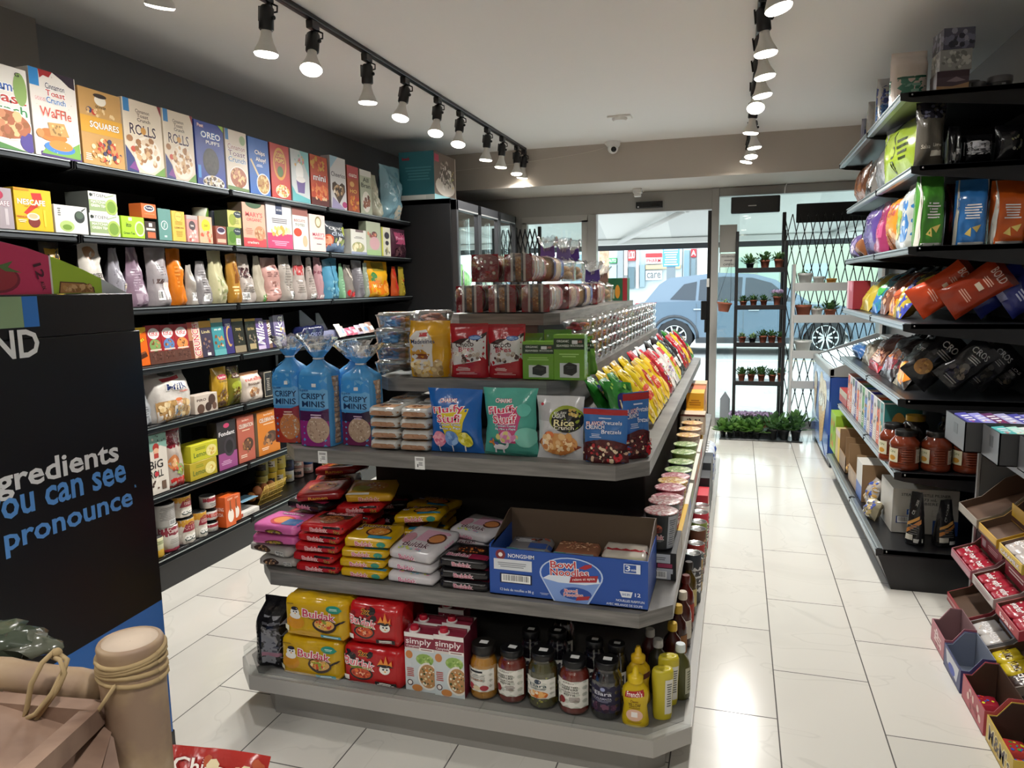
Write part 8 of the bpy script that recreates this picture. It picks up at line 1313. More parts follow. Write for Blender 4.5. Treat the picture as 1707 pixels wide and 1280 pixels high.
RP(2, 1454, 1464, .27, .1, 'pouch', '8a3058', [('r', .1, .3, .9, .6, 'b05078')], 'crisp_bag', 'slim magenta popcorn bag', 'crisp bag')
RP(2, 1465, 1490, .26, .12, 'chip', 'c07a24', [('t', 'POP', .5, .8, .7, .1, 'b03a50'), ('t', 'LOVE', .5, .68, .7, .08, 'b03a50'), ('b', .5, .2, .4, .14, 16, ['dca860', 'b86a20'], .07)], 'crisp_bag', 'orange popcorn bag with crimson letters', 'crisp bag')
RP(2, 1491, 1512, .29, .11, 'block', 'a8aca8', [('r', .5, .1, 1, .9, '3468a0'), ('e', .3, .5, .16, .12, '8c9a3c'), ('b', .3, .3, .2, .15, 10, ['c4b078', '7a9a4c'], .07)], 'tortilla_bag', 'white and blue tortilla bag seen edge on', 'tortilla bag')
EP(2, 1524, 1572, .29, .10, 'block', '3f7a2c', TOR('g'), 'tortilla_bag', 'green tortilla bag at the near end', 'tortilla bag', rz=.15)
EP(2, 1576, 1604, .27, .1, 'chip', '4a1416', [], 'crisp_bag', 'dark maroon bag in the shade behind the green tortilla bag', 'crisp bag', y=3.66)
EP(2, 1592, 1648, .27, .10, 'block', '2f6aa8', TOR('b'), 'tortilla_bag', 'blue tortilla bag at the near end', 'tortilla bag', rz=-.1)
EP(2, 1651, 1712, .26, .10, 'block', 'b0501c', TOR('o'), 'tortilla_bag', 'orange tortilla bag cut by the picture edge', 'tortilla bag', rz=.1)
# fourth shelf: bags leaning back
RP(3, 1411, 1421, .18, .1, 'carton', '9c2c40', [('r', 0, 0, .3, 1, 'c8a0a8'), ('b', .6, .8, .2, .1, 4, ['c87c8c'], .1)], 'snack_box', 'crimson and pink snack box at the far end', 'snack box')
for k, (a, c, col, f, lb) in enumerate([(1424, 1438, 'b4a02c', [('l', .4, .7, .6, .3, 3, '4a4a1c'), ('r', .1, .2, .8, .35, 'c8b848')], 'mustard yellow leaning crisp bag'), (1441, 1452, '2f7a8c', [('r', 0, 0, 1, .35, '2c6cb0'), ('e', .5, .5, .3, .2, '4aa84c'), ('r', 0, .7, 1, 1, '26303a')], 'blue and green leaning crisp bag'), (1453, 1462, '6a4030', [('b', .5, .4, .4, .3, 16, ['a86c4c', 'd0a080', '3c2420'], .08)], 'brown patterned leaning crisp bag'), (1463, 1475, '8a3a1c', [('r', 0, 0, 1, .3, 'd88a1c'), ('e', .5, .5, .35, .18, 'c8542c'), ('r', 0, .7, 1, 1, '4c201c')], 'rusty orange leaning crisp bag'), (1477, 1490, 'a89430', [('r', .5, 0, 1, .7, '2f3a94'), ('l', .4, .5, .2, .5, 5, 'd8d0a0'), ('r', 0, .7, 1, 1, '2a2820')], 'yellow and blue leaning crisp bag')]):
    RP(3, a, c, .27, .10, 'chip', col, f, 'crisp_bag', lb, 'crisp bag', tilt=.62, wr=1.3, xf=.71)
DOR = [('t', 'BOLD', .52, .84, .5, .14, 'e8c8b8'), ('l', .5, .66, .5, .1, 3, 'f0c0a8'), ('l', .5, .3, .5, .1, 3, 'e8b098'), ('r', .35, .48, .6, .56, 'd8c8b0'), ('r', 0, .9, 1, 1, '5c2018')]
for k, (x, col, y, lb) in enumerate([(.76, 'c4441f', 3.60, 'bright orange red leaning crisp bag, largest at the near end'), (.873, '9c3418', 3.60, 'darker orange red leaning crisp bag'), (.986, '26307c', 3.60, 'blue leaning crisp bag with pale stripe, near the picture edge'), (1.092, '232a6c', 3.60, 'navy leaning crisp bag at the picture edge')]):
    b = bag(.15, .05, [.27, .27, .24, .13][k], 'chip', col, DOR if k < 2 else [('l', .5, .6, .4, .4, 4, 'a8acc8'), ('r', .0, 0, .4, .2, '8c90b4')], seed=200+k, wr=1.4); o = b.obj('crisp_bag', loc=(x-.02, y, RZ[3]+.068), rot=(.0, .98, 0)); tag(o, f'{lb}, {RROW[3]}', 'crisp bag')
for k in range(4):
    b = bag(.16, .07, .26, 'chip', ['2c2a2c', '3a3420', '2c2224', '1c2440'][k], [('l', .5, .7, .5, .3, 3, '8c8c88')], seed=210+k, wr=1.4); o = b.obj('crisp_bag', loc=(.86+.0*k, 4.0+k*.32, RZ[3]+.02), rot=(-.5, 0, -pi/2)); tag(o, f'dark crisp bag in the shaded rear row, {ORD[k]} one, {RROW[3]}', 'crisp bag')
# fifth shelf: dark bags leaning
L4 = [(1408, 1420, '2a5a94', .1, [], 'small bright blue snack bag at the far end'), (1422, 1434, '8c8474', .18, [('b', .5, .5, .4, .4, 12, ['a8a090', '6c6454'], .1)], 'beige grey leaning snack bag'), (1436, 1452, '5c2c24', .24, [('r', .1, .2, .95, .55, 'b88468'), ('l', .5, .38, .7, .3, 5, 'e0c0a0'), ('r', 0, 0, 1, .18, 'a82434')], 'maroon leaning bag with salmon text panel'), (1454, 1472, '2a2224', .26, [('e', .6, .35, .4, .2, '6c1c28'), ('e', .6, .5, .35, .12, 'b8642c'), ('r', 0, .1, .4, .4, 'a8b4c8'), ('t', 'fit', .2, .25, .3, .12, '2c5cb0')], 'dark leaning bag with a white and blue corner'), (1474, 1492, '2c2420', .27, [('r', 0, 0, .45, .4, 'b0a890'), ('e', .65, .25, .34, .2, 'd8842c'), ('b', .65, .25, .28, .16, 16, ['e8a84c', 'b86420'], .07), ('t', 'Corn', .6, .75, .5, .1, 'a8a8a4')], 'leaning bag with bright orange crisps window')]
for a, c, col, h, f, lb in L4: RP(4, a, c, h, .10, 'chip', col, f, 'snack_bag', lb, 'snack bag', tilt=.6, wr=1.5, xf=.71)
CROS = [('t', 'CROS', .5, .78, .6, .12, 'b8b8b4', None, 4), ('l', .5, .62, .5, .12, 3, '8c8c88'), ('b', .5, .3, .3, .12, 8, ['3c3830', '5c5448', '26241f'], .1), ('l', .5, .12, .5, .08, 2, '7c7c78'), ('e', .5, .45, .12, .05, '4a4844')]
for k, (x, y, rzz) in enumerate([(.77, 3.60, 0), (.88, 3.60, 0), (.99, 3.60, 0), (1.10, 3.60, 0)]):
    b = bag(.15, .055, [.26, .26, .24, .12][k], 'chip', '17171a', CROS if k else [('e', .35, .28, .26, .14, 'a8783c'), ('b', .35, .28, .2, .1, 8, ['c89850', '8a5c2c'], .05)]+CROS[:2], seed=220+k, wr=1.7); o = b.obj('snack_bag', loc=(x-.02, y, RZ[4]+.062), rot=(0, .8, 0)); tag(o, f'black glossy leaning bag, {["golden patched first", "second", "third", "fourth"][k]} of the near end, {RROW[4]}', 'snack bag')
for k in range(3):
    b = bag(.16, .08, .25, 'chip', '1b1a1c', [('l', .5, .7, .5, .3, 3, '6c6c68')], seed=230+k, wr=1.7); o = b.obj('snack_bag', loc=(.87, 3.95+k*.3, RZ[4]+.02), rot=(-.5, 0, -pi/2)); tag(o, f'black snack bag in the shaded rear row, {ORD[k]} one, {RROW[4]}', 'snack bag')
# sixth shelf: thin bright boxes and sauce jars
RP(5, 1399, 1411, .09, .1, 'carton', 'a0302c', [('r', 0, .55, 1, 1, 'a8a08c')], 'snack_box', 'small red and cream box at the far end', 'snack box')
BXC = [('c8441c', 'dark orange'), ('c0602c', 'pumpkin orange'), ('c4c0c8', 'white and red'), ('3c2c7c', 'indigo'), ('c84a20', 'vermilion'), ('b0a8a0', 'grey and black spotted'), ('4a8a40', 'leaf green'), ('3c6cb0', 'sky blue and yellow'), ('bca8a0', 'pink and white'), ('34309c', 'ultramarine'), ('c4b8a8', 'cream spotted'), ('c4501c', 'tangerine and purple'), ('2f7a78', 'teal topped orange')]
y_ = Yo(1412, .70, RZ[5]); yN = 3.93; n = len(BXC)
for k, (c, nm) in enumerate(BXC):
    y = y_-(k+.5)*(y_-yN)/n; wd = (y_-yN)/n-.006
    b = carton(wd, .17, .235, c, [('r', 0, 0, .07, 1, 'dcdcdc'), ('r', .93, 0, 1, 1, 'dcdcdc'), ('r', 0, .97, 1, 1, 'dcdcdc'), ('r', .07, .8, .93, .97, [c, 'b8b8b8', '3a5c50'][k % 3]), ('e', .45, .8, .2, .05, '1c1c1e'), ('b', .5, .5, .36, .25, 8, ['e0a040', 'd8d4d0', '2c2c34', c], .12), ('l', .5, .2, .6, .2, 4, 'e4e0dc')], seed=k, r=[('r', 0, 0, 1, 1, c), ('r', 0, .97, 1, 1, 'dcdcdc'), ('r', 0, 0, .02, 1, 'dcdcdc'), ('e', .4, .5, .2, .3, 'd0a050')])
    tag(b.obj('snack_box', loc=(.70+.085, y, RZ[5]-.002), rot=(0, 0, -pi/2)), f'{nm} thin snack box standing on edge, {RROW[5]}', 'snack box')
def sauce(x, y, rz, label, k):
    t = thing('sauce_jar', label, 'jar', (x, y, RZ[5]-.002), rz, group='brown sauce jars'); r, h = .062, .15; b = B(); P = []
    b.lathe([(r*.9, 0), (r, .008), (r*.98, .025), (r*.94, .03), (r*.94, .10), (r, .105), (r*.96, .122), (r*.7, .142), (r*.62, .15)], M('6a2c18', 'gloss'), 28)
    for i in range(5): b.tube([(-.022+.0*i, -r*.955, .045+i*.011), (0, -r*.985, .045+i*.011), (.022, -r*.955, .045+i*.011)], .0016, M('8a4a34', 'gloss'), 5)
    b.tube([(-.034, -r*.80, .035), (-.034, -r*.80, .097), (0, -r*.98, .1), (.034, -r*.80, .097), (.034, -r*.80, .035), (0, -r*.98, .032), (-.034, -r*.80, .035)], .002, M('7a3a26', 'gloss'), 5); b.obj('jar_body', t)
    b = B(); S0 = lambda u, v, o: ((r*.95+.0006+o)*cos(-pi/2-1.1+(u-.5)*1.0), (r*.95+.0006+o)*sin(-pi/2-1.1+(u-.5)*1.0), .034+v*.062)
    draw(b, S0, [('r', 0, 0, 1, 1, 'c8c4a8'), ('t', 'CIN', .5, .75, .5, .16, '5c6c3c'), ('e', .5, .3, .3, .18, 'b8842c')], .06, .062, 'paper', thr=.015); b.obj('front_label', t); b = B(); S1 = lambda u, v, o: S0(u+2.2, v, o); draw(b, S1, [('r', 0, 0, 1, 1, 'b8b4a8'), ('l', .5, .5, .7, .8, 8, '6c6c64')], .06, .062, 'paper', thr=.015); b.obj('back_label', t)
    b = B(); b.lathe([(r*.66, 0), (r*.68, .003), (r*.68, .02), (r*.64, .024)], M('161616', 'plast'), 24); b.obj('lid', t, (0, 0, .15))
for k, (px, y) in enumerate([(1491, 3.72), (1514, 3.565), (1558, 3.565), (1604, 3.565)]): sauce(Xo(px, y, RZ[5]), y, 0, f'brown sauce jar with black lid, {["behind the corner one", "first at the near corner", "second along the near end", "third along the near end"][k]}, {RROW[5]}', k)
for k in range(3):
    b = B(); b.lathe([(.05, 0), (.055, .02), (.055, .16), (.04, .18)], M('1c1614', 'gloss'), 18); b.lathe([(.042, .18), (.042, .205)], M(['a8841c', '2a2a2c', '7c8020'][k], 'plast'), 18); tag(b.obj('sauce_jar', loc=(.80+k*.16, 3.78, RZ[5]-.002)), f'tall dark jar with {["yellow", "black", "olive"][k]} lid behind the brown sauce jars, {RROW[5]}', 'jar')
# bottom shelf
z = RZ[6]
def rbox(px0, px1, h, w, c, nm, lb, f=(), x=.66, l=(), cat='box', open_=False):
    ya, yb = Yo(px0, x, z), Yo(px1, x, z); d = abs(ya-yb)-.004
    if open_:
        b = B(); K = M(c, 'card'); th = .004
        for a in ((-d/2, -w/2, 0, d/2, w/2, th), (-d/2, -w/2, 0, -d/2+th, w/2, h), (d/2-th, -w/2, 0, d/2, w/2, h), (-d/2, w/2-th, 0, d/2, w/2, h), (-d/2, -w/2, 0, d/2, -w/2+th, h*.45)): b.box(*a, K, 0)
        if f: draw(b, lambda u, v, o: ((u-.5)*d, -w/2-o, v*h*.45), f, d, h*.45)
    else: b = carton(d, w, h, c, f, l=l, r=l, seed=int(px0))
    return tag(b.obj(nm, loc=(x+w/2, (ya+yb)/2, z-.002), rz=-pi/2), f'{lb}, {RROW[6]}', cat)
rbox(1383, 1391, .27, .2, '8ab030', 'display_carton', 'lime green slanted display carton at the far end', [('b', .5, .5, .4, .4, 8, ['5c8a20', 'c86040'], .1)], l=[('p', [(.2, .95), (.95, .95), (.95, .1), (.3, .5)], '6f9a24'), ('b', .5, .5, .3, .3, 10, ['b8c850', 'c88040'], .06)])
rbox(1392, 1399, .20, .2, 'b8a878', 'display_carton', 'cream and yellow narrow carton beside the lime one', [('r', .6, 0, 1, 1, 'd0b020'), ('r', 0, .8, 1, 1, 'c8b8b0')], l=[('r', 0, 0, .3, 1, 'c8b030')])
rbox(1400, 1410, .23, .22, '8a6e50', 'cardboard_carton', 'plain brown carton, farther of two', [('r', 0, .45, 1, .47, '6a543c')], open_=True)
rbox(1411, 1424, .22, .22, '8f7354', 'cardboard_carton', 'plain brown carton, nearer of two', [('r', .3, .2, .7, .8, '9f8260')], open_=True)
rbox(1425, 1434, .21, .22, 'b4b2ac', 'cardboard_carton', 'white carton with blue foot beside the brown ones', [('r', 0, 0, 1, .4, '2c54a0')], open_=False, l=[('r', 0, 0, 1, 1, '8a6e50')])
for k, (px, h, c, cs, lb) in enumerate([(1404, .10, 'b0a080', ['c89c50', 'e0d0b0', '8a5c30'], 'tan and cream snack bag spilling from the brown carton'), (1420, .11, 'a89c88', ['d0a050', 'b0b8c8', '6c4c30'], 'crumpled beige snack bag in front of the cartons'), (1447, .15, '9a948c', ['3c54a0', 'd8d4d0', 'b8904c'], 'white and blue patterned snack bag'), (1461, .10, '8c846c', ['3c4c94', 'c8b070', 'dcd8d0'], 'gold and navy patterned snack bag low at the shelf lip')]):
    w_ = .10; b = bag(w_*1.2, .07, h, 'chip', c, [('b', .5, .5, .45, .45, 40, cs, .07)], seed=240+k, wr=1.8); o = b.obj('snack_bag', loc=(.69, Yo(px, .69, z+.03), z), rot=(-.35, 0, -pi/2+.1*k)); tag(o, f'{lb}, {RROW[6]}', 'snack bag')
# beer carton facing the camera
y = 3.74; xa, xb = Xo(1472, y, z), Xo(1582, y, z); wb = xb-xa
b = carton(wb, .26, .215, 'bdbab2', [('t', 'STEAM WHISTLE PILSNER', .5, .87, .74, .06, '2b2b2b'), ('t', '4x 473 mL', .5, .77, .34, .06, '3a3a3a'), ('t', 'BEER BIERE', .48, .68, .42, .06, '3a3a3a'), ('r', .22, .42, .38, .54, '27509c'), ('l', .3, .48, .12, .08, 3, 'c8d4e8'), ('r', .06, .22, .36, .38, '233a78'), ('bar', .08, .235, .34, .37), ('r', .6, .4, .84, .55, 'a8a59c'), ('r', .61, .41, .83, .54, 'bdbab2'), ('r', .62, 0, 1, .32, '27509c'), ('b', .8, .16, .14, .12, 8, ['c8d0e0', '17387c'], .03)], l=[('r', 0, 0, 1, 1, 'a5a29a')])
tag(b.obj('beer_carton', loc=((xa+xb)/2, y+.13, z-.002), rz=.02), f'white beer carton with black lettering at the near end, {RROW[6]}', 'carton')
CK = [('r', .0, .55, 1, 1, '1e1e20'), ('t', 'CRACKER', .52, .72, .9, .06, 'b0b0ac', None, 70), ('p', [(.1, .3), (.9, .5), (.9, .42), (.1, .22)], 'c07c3c'), ('p', [(.1, .42), (.8, .56), (.8, .5), (.1, .36)], 'd09a54'), ('r', .1, .1, .5, .2, 'b8b4a8'), ('r', .55, .06, .95, .13, 'd0d0cc'), ('l', .5, .3, .6, .2, 5, '5c5c5c')]
for k, (a, c, yy, rzz, lb) in enumerate([(1511, 1545, 3.56, -.5, 'black gable top cracker pouch in front of the beer carton'), (1556, 1596, 3.57, .35, 'black cracker pouch with orange crackers, by the candy rack')]):
    EP(6, a, c, [.24, .21][k], .075, 'cone', '1a1a1c', CK, 'cracker_pouch', lb, 'pouch', y=yy, rz=rzz, wr=.7)
# ================================================================== candy rack, near right
GR_ = M('77787a', 'plast'); GRL = M('a2a4a6', 'steel'); KX = .94; KY0, KY1 = 1.9, 3.30
kr = thing('candy_rack', 'grey metal candy rack with sloping shelves at the right picture edge', 'rack', (XR-.005, KY1, 0))
def kb(b, x0, y0, z0, x1, y1, z1, m, c=.002): b.box(x0-XR+.005, y0-KY1, z0, x1-XR+.005, y1-KY1, z1, m, c)
b = B(); kb(b, KX, KY1-.006, .0, XR-.005, KY1, .735, GR_); kb(b, KX-.004, KY1-.012, 0, KX+.008, KY1+.002, .74, M('c2c4c6', 'steel')); b.obj('end_panel', kr)
b = B(); kb(b, XR-.02, KY0, 0, XR-.006, KY1-.006, .74, GR_); b.obj('back_panel', kr)
KZ = [.74, .465, .272, .08]
for z in KZ:
    b = B(); 
    if z == .74: kb(b, KX, KY0, z-.015, XR-.02, KY1-.006, z, GR_)
    else: b.prism([(KX-XR+.005, z-.03), (XR-.02-XR+.005, z+.07), (XR-.02-XR+.005, z+.075), (KX-XR+.005, z-.02)], KY0-KY1, -.007, GR_, 'y')
    s = b.obj('shelf', kr); b = B(); kb(b, KX-.012, KY0, z-.035, KX, KY1-.012, z+.004, GRL); b.obj('front_rail', s)
BN = M('4c4d50', 'plast')
def bin_(x0, x1, y0, y1, z0, h, label, cards):
    t = thing('plastic_bin', label, 'bin', (x0, y0, z0)); w, d = x1-x0, y1-y0; b = B(); th = .004
    for a in ((0, 0, 0, w, d, th), (0, 0, 0, th, d, h), (w-th, 0, 0, w, d, h), (0, 0, 0, w, th, h), (0, d-th, 0, w, d, h)): b.box(*a, BN, 0)
    b.box(-.0006, d*.35, h*.45, 0, d*.55, h*.8, M('2c2d30', 'plast'), 0); b.obj('tub', t)
    return t
for k, (ya, yb, xo) in enumerate([(2.98, 3.24, .80), (2.78, 2.96, .85), (2.44, 2.76, .90), (2.1, 2.42, .90)]):
    bin_(xo, XR-.04, ya, yb, .7445, .112, f'{["far", "second", "third", "nearest"][k]} dark grey plastic bin on top of the candy rack', 0)
    cols = [['4a4a9c', '8c8ccc', '5c2c5c', 'a0a0c8'], ['4fa8a8', 'a8d4c8', 'd0d8d8', '7cb8c8'], ['3c3c44'], ['5c5c64']][k]
    for j in range(len(cols)*2 if k < 2 else 2):
        xx = xo+.02+j*(XR-.06-xo-.06)/(len(cols)*2 if k < 2 else 2)
        b = carton(.038 if k < 2 else .15, yb-ya-.03, .012, cols[j % len(cols)], t=[('l', .5, .5, .7, .6, 3, 'dcdce4'), ('b', .5, .2, .3, .1, 4, ['c84060', 'e0d060'], .1)], seed=j); o = b.obj('gum_packet', loc=(xx+(.025 if k < 2 else .08), (ya+yb)/2, .745+(.095 if k < 2 else .042)), rot=(0, -.12, 0)); tag(o, f'{["violet blue", "mint and teal", "charcoal", "grey"][k]} flat packet, {ORD[j]} from the aisle in the {["far", "second", "third", "nearest"][k]} bin', 'packet')
    b = carton(.3 if k == 3 else XR-.06-xo, yb-ya-.02, .078 if k < 2 else .02, '1e1f22'); o = b.obj('packet_block', loc=((xo+XR-.05)/2 if k < 3 else 1.06, (ya+yb)/2, .7488)); tag(o, f'dark block of packets under the top ones in the {["far", "second", "third", "nearest"][k]} bin', 'packets')
# cardboard trays hanging over the sloping shelves
def ctray(y0, y1, z, x0, L, h, c, f, side, bars, label, hb=None, tilt=.38):
    """tray slopes down toward the aisle; open top"""
    t = thing('candy_tray', label, 'candy tray', (x0, (y0+y1)/2, z), rot=(0, 0, -pi/2)); w = y1-y0-.006; b = B(); K = M('5c4638', 'card'); Cc = M(c, 'card'); th = .003
    def rotp(p): return (p[0], p[1]*cos(tilt)-p[2]*sin(tilt)*0+0, p[2]+p[1]*sin(tilt))
    def bx(x0_, y0_, z0_, x1_, y1_, z1_, m):
        o = len(b.V); b.box(x0_, y0_, z0_, x1_, y1_, z1_, m, 0)
        b.V[o:] = [rotp(p) for p in b.V[o:]]
    bx(-w/2, 0, 0, w/2, L, th, K)
    for s in (-1, 1):
        P = [(0, 0), (L, 0), (L, h*1.5), (L*.7, h*1.5), (L*.35, h*.6), (0, h*.6)]
        for q, m_ in ((0, Cc), (1, K)):
            xa = s*(w/2-th*q-.0005*q); o = len(b.V); b.prism(P, xa-.0012, xa+.0012, m_, 'x'); b.V[o:] = [rotp(p) for p in b.V[o:]]
    bx(-w/2, 0, 0, w/2, th, h*.6, Cc); bx(-w/2, L-th, 0, w/2, L, h*1.5, K)
    if f: draw(b, lambda u, v, o: rotp(((u-.5)*w, -.0005-o, v*h*.6)), f, w, h*.6)
    if side: draw(b, lambda u, v, o: rotp((w/2+.002+o, u*L, v*h*.6)), side, L, h*.6); 
    if hb: o = len(b.V); bx(-w/2+.003, L*.45, h*.2, w/2-.003, L*.45+.002, h*1.35, M(hb[0], 'card')); draw(b, lambda u, v, o_: rotp(((u-.5)*w*.94, L*.45-.0006-o_, h*.25+v*h*1.05)), hb[1], w, h)
    b.obj('tray', t)
    for k, (bc, bl) in enumerate(bars):
        n = len(bars); yy = y1-.01-(k+.5)*(y1-y0-.02)/n; bb = brick((y1-y0-.02)/n-.004, L*.34, .022, bc, t=[('t', bl, .5, .5, .8, .34, 'f0ecec' if bc != 'c8b020' else '3a2414'), ('b', .5, .5, .4, .4, 3, ['e0d0c0'], .05)], seed=int(z*100)+k, crimp=.1, nx=8, ns=16)
        for lay in range(1): o = bb.obj('candy_bar', loc=(x0+L*.24*cos(tilt), yy, z+.006+L*.24*sin(tilt)), rot=(tilt, 0, -pi/2)); tag(o, f'{dict(a="red", b="white", c="yellow", d="dark")["a" if bc in ("9c2434", "a82838") else "b" if bc in ("b8b0ac", "c8c4c0") else "c" if bc == "c8b020" else "d"]} candy bar, {["far", "second", "third"][k]} one in the {label}', 'candy bar')
RD = '9c2434'
T_ = [
 (3.02, 3.26, .465, .87, '8c8478', [], [], [], 'empty brown lined tray on the upper slope', None),
 (2.80, 3.00, .465, .87, 'b8902c', [('r', 0, .1, 1, .3, '5c3a28')], [], [('9c2434', 'bar')]*0, 'yellow edged tray on the upper slope', ('c8a030', [('r', .0, .0, 1, .3, '4a2c20')])),
 (2.56, 2.78, .465, .87, 'c8a83c', [('t', 'CARAMILK', .5, .5, .8, .4, 'e8e0d8', '4a2a5c')], [], [('b8b0ac', 'go'), ('b8b0ac', 'go')], 'golden purple lettered tray on the upper slope', ('c09a2c', [('e', .6, .5, .3, .3, '3c2c6c'), ('t', 'C', .6, .5, .2, .3, 'dcdcdc')])),
 (3.00, 3.26, .272, .855, 'a8606c', [('r', .0, .1, 1, .9, 'b08890')], [('r', .1, .1, .9, .9, 'c09098')], [(RD, 'bar'), (RD, 'bar'), (RD, 'bar')], 'pink edged tray on the middle slope', ('7c1c2c', [('r', .06, .2, .25, .7, 'b0949c'), ('l', .6, .45, .5, .4, 3, 'd8a8b0')])),
 (2.74, 2.98, .272, .855, 'b0a8a4', [('l', .5, .5, .8, .5, 3, '8c6c6c')], [], [(RD, 'wafer'), (RD, 'wafer'), (RD, 'wafer')], 'grey white tray on the middle slope', ('8c2434', [('l', .5, .5, .7, .4, 2, 'e8d8d8')])),
 (2.50, 2.72, .272, .855, 'a02c38', [('t', 'bar', .5, .5, .6, .5, 'f0e0e0')], [], [(RD, 'wafer'), (RD, 'wafer')], 'crimson tray on the middle slope', None),
 (3.00, 3.26, .085, .85, 'a03840', [('r', .0, .4, 1, .6, 'c0a0a0')], [], [], 'red rimmed brown tray on the lower slope', None),
 (2.78, 2.98, .085, .85, 'b0b0b4', [('r', .0, .2, 1, .8, '6c7cb0')], [], [('c8c4c0', 'AERO'), ('c8c4c0', 'AERO')], 'blue edged tray on the lower slope', ('a8b0c8', [('r', 0, .7, 1, 1, '3c54a0'), ('l', .5, .3, .7, .4, 3, '6c6c7c')])),
 (2.50, 2.76, .085, .85, '7c6c60', [], [], [('c8b020', 'YUMS'), ('c8b020', 'YUMS'), ('3a2a26', 'dk')], 'dark tray on the lower slope', None)]
for a in T_: ctray(a[0], a[1], a[2]-.017, a[3], .24, .055, a[4], a[5], a[6], a[7], a[8], a[9])
for k, (y0, y1, x0, c, ic, f, lb, bars) in enumerate([(2.84, 3.02, .742, 'b06c78', '8a6c70', [('b', .5, .5, .3, .3, 8, ['e0c8cc', '8c3040'], .06), ('l', .5, .5, .6, .5, 3, 'e0c8c8')], 'pink open floor box under the candy rack', []), (2.62, 2.82, .738, '3a4270', '7c8494', [('p', [(.1, .9), (.9, .9), (.8, .2), (.2, .4)], 'c8ccd4'), ('e', .5, .4, .2, .2, '2444a8')], 'navy and white open floor box under the candy rack', [('2c4cb0', 'blue')]), (2.38, 2.60, .74, 'b04c58', '4a362c', [('b', .5, .5, .4, .3, 10, ['e0c0b8', '8c2434'], .05)], 'rose red open floor box under the candy rack', [('a88c20', 'gold'), (RD, 'red')]), (2.14, 2.36, .742, 'c8a840', '4a362c', [('t', "M&M's", .5, .5, .8, .6, '3c2c34', 'e8dca8')], 'yellow open floor box nearest the camera', [('3c6cb0', 'blue'), ('b03a34', 'red')])]):
    t = thing('candy_box', lb, 'candy box', (x0, (y0+y1)/2, 0), rz=-pi/2); w = y1-y0; d, h = .10, .13; b = B(); K = M(ic, 'card'); Cc = M(c, 'card')
    b.box(-w/2, 0, 0, w/2, d, .003, K, 0); b.box(-w/2, 0, 0, w/2, .003, h*.62, Cc, 0); b.box(-w/2, .0035, 0.003, w/2, .005, h*.6, K, 0); b.box(-w/2, d-.003, 0, w/2, d, h, K, 0)
    for s in (-1, 1): b.prism([(0, 0), (d, 0), (d, h), (d*.6, h), (d*.25, h*.62), (0, h*.62)], s*w/2-.001, s*w/2+.001, Cc, 'x'); b.prism([(0.004, 0.003), (d-.004, .003), (d-.004, h-.002), (d*.6, h-.002), (d*.25, h*.61), (.004, h*.6)], s*(w/2-.003)-.001, s*(w/2-.003)+.001, K, 'x')
    draw(b, lambda u, v, o: ((u-.5)*w, -o, v*h*.62), f, w, h*.62); b.obj('carton', t)
    for j, (bc, bn) in enumerate(bars):
        for q in range(1): o = brick(.08, .07, .03, bc, t=[('b', .5, .5, .4, .4, 10, ['e0d040', 'd04030', '40a040', '3060c0'], .06)], seed=j+q*3+k, crimp=.15, nx=8, ns=16).obj('candy_bag', loc=(x0+.05, y0+.055+j*.095, .004), rot=(0, 0, -pi/2)); tag(o, f'{bn} candy bag in the {["pink", "navy", "rose red", "yellow"][k]} floor box', 'candy bag')
# ================================================================== near left: cardboard snack display
kd = thing('cardboard_display', 'tall black cardboard snack display with blue foot and white slogan lettering', 'display', (-1.6, 1.65, 0)); KB = M('101319', 'plast')
YL = .95-1.65; b = B(); b.box(-.42, YL, .06, 0, .008, 1.27, KB, .002); 
S = lambda y, z, o: (o+.0004, y-1.65, z)
def KP(L): draw(b, lambda u, v, o: (o, u-1.65, v), L, 1., 1., 'plast', off0=.0006, doff=.0002)
TXT[0] = .022
KP([('p', [(.96, .062), (1.655, .062), (1.655, .478), (.96, .455)], '3d78cc'),
    ('t', 'ingredients', 1.342, .942, .41, .075, 'eef0f4'), ('t', 'you can see', 1.365, .874, .40, .072, '62a0ea'), ('t', '& pronounce', 1.352, .806, .456, .072, '62a0ea'), ('t', 'R', 1.594, .838, .006, .008, '62a0ea')]); b.obj('body', kd)
b = B(); b.box(-.42, YL, 1.27, -.002, -.005, 1.3725, KB, .002); draw(b, lambda u, v, o: (o-.002, u-1.65, v), [('r', 1.12, 1.298, 1.18, 1.37, 'c8b048'), ('r', 1.18, 1.298, 1.312, 1.37, '93b088'), ('r', 1.312, 1.298, 1.352, 1.37, '3a80d8')], 1., 1., 'plast', off0=.0006, doff=.0002); b.obj('header', kd)
b = B(); draw(b, lambda u, v, o: (o-.001, u-1.65, v), [('t', 'KIND', 1.25, 1.260, .19, .066, 'f2f4f6')], 1., 1., 'plast', off0=.0016); b.box(-.02, -.2, 1.28, -.015, -.1, 1.285, KB, 0); b.obj('logo_lettering', kd)
b = B(); b.box(-.40, YL+.02, 0, -.003, .018, .06, M('1c1e22', 'plast'), .003); b.obj('foot', kd)
b = B(); P = [(1.0, 1.374), (1.64, 1.374), (1.60, 1.392), (1.564, 1.409), (1.49, 1.440), (1.425, 1.462), (1.35, 1.484), (1.274, 1.498), (1.15, 1.512), (1.0, 1.52)]
b.prism(P, -1.74, -1.615, M('c4cbd0', 'card'), 'x'); XP = -1.6145
def clipP(y0, y1):
    Q = []
    def topz(y):
        for (a, za), (c, zc) in zip(P[1:], P[2:]):
            if c <= y <= a: return zc+(za-zc)*(y-c)/(a-c)
        return 1.52
    n = 8; ys = [y0+(y1-y0)*i/n for i in range(n+1)]; return [(y0, 1.3745), (y1, 1.3745)]+[(y, topz(y)-.0003) for y in reversed(ys)]
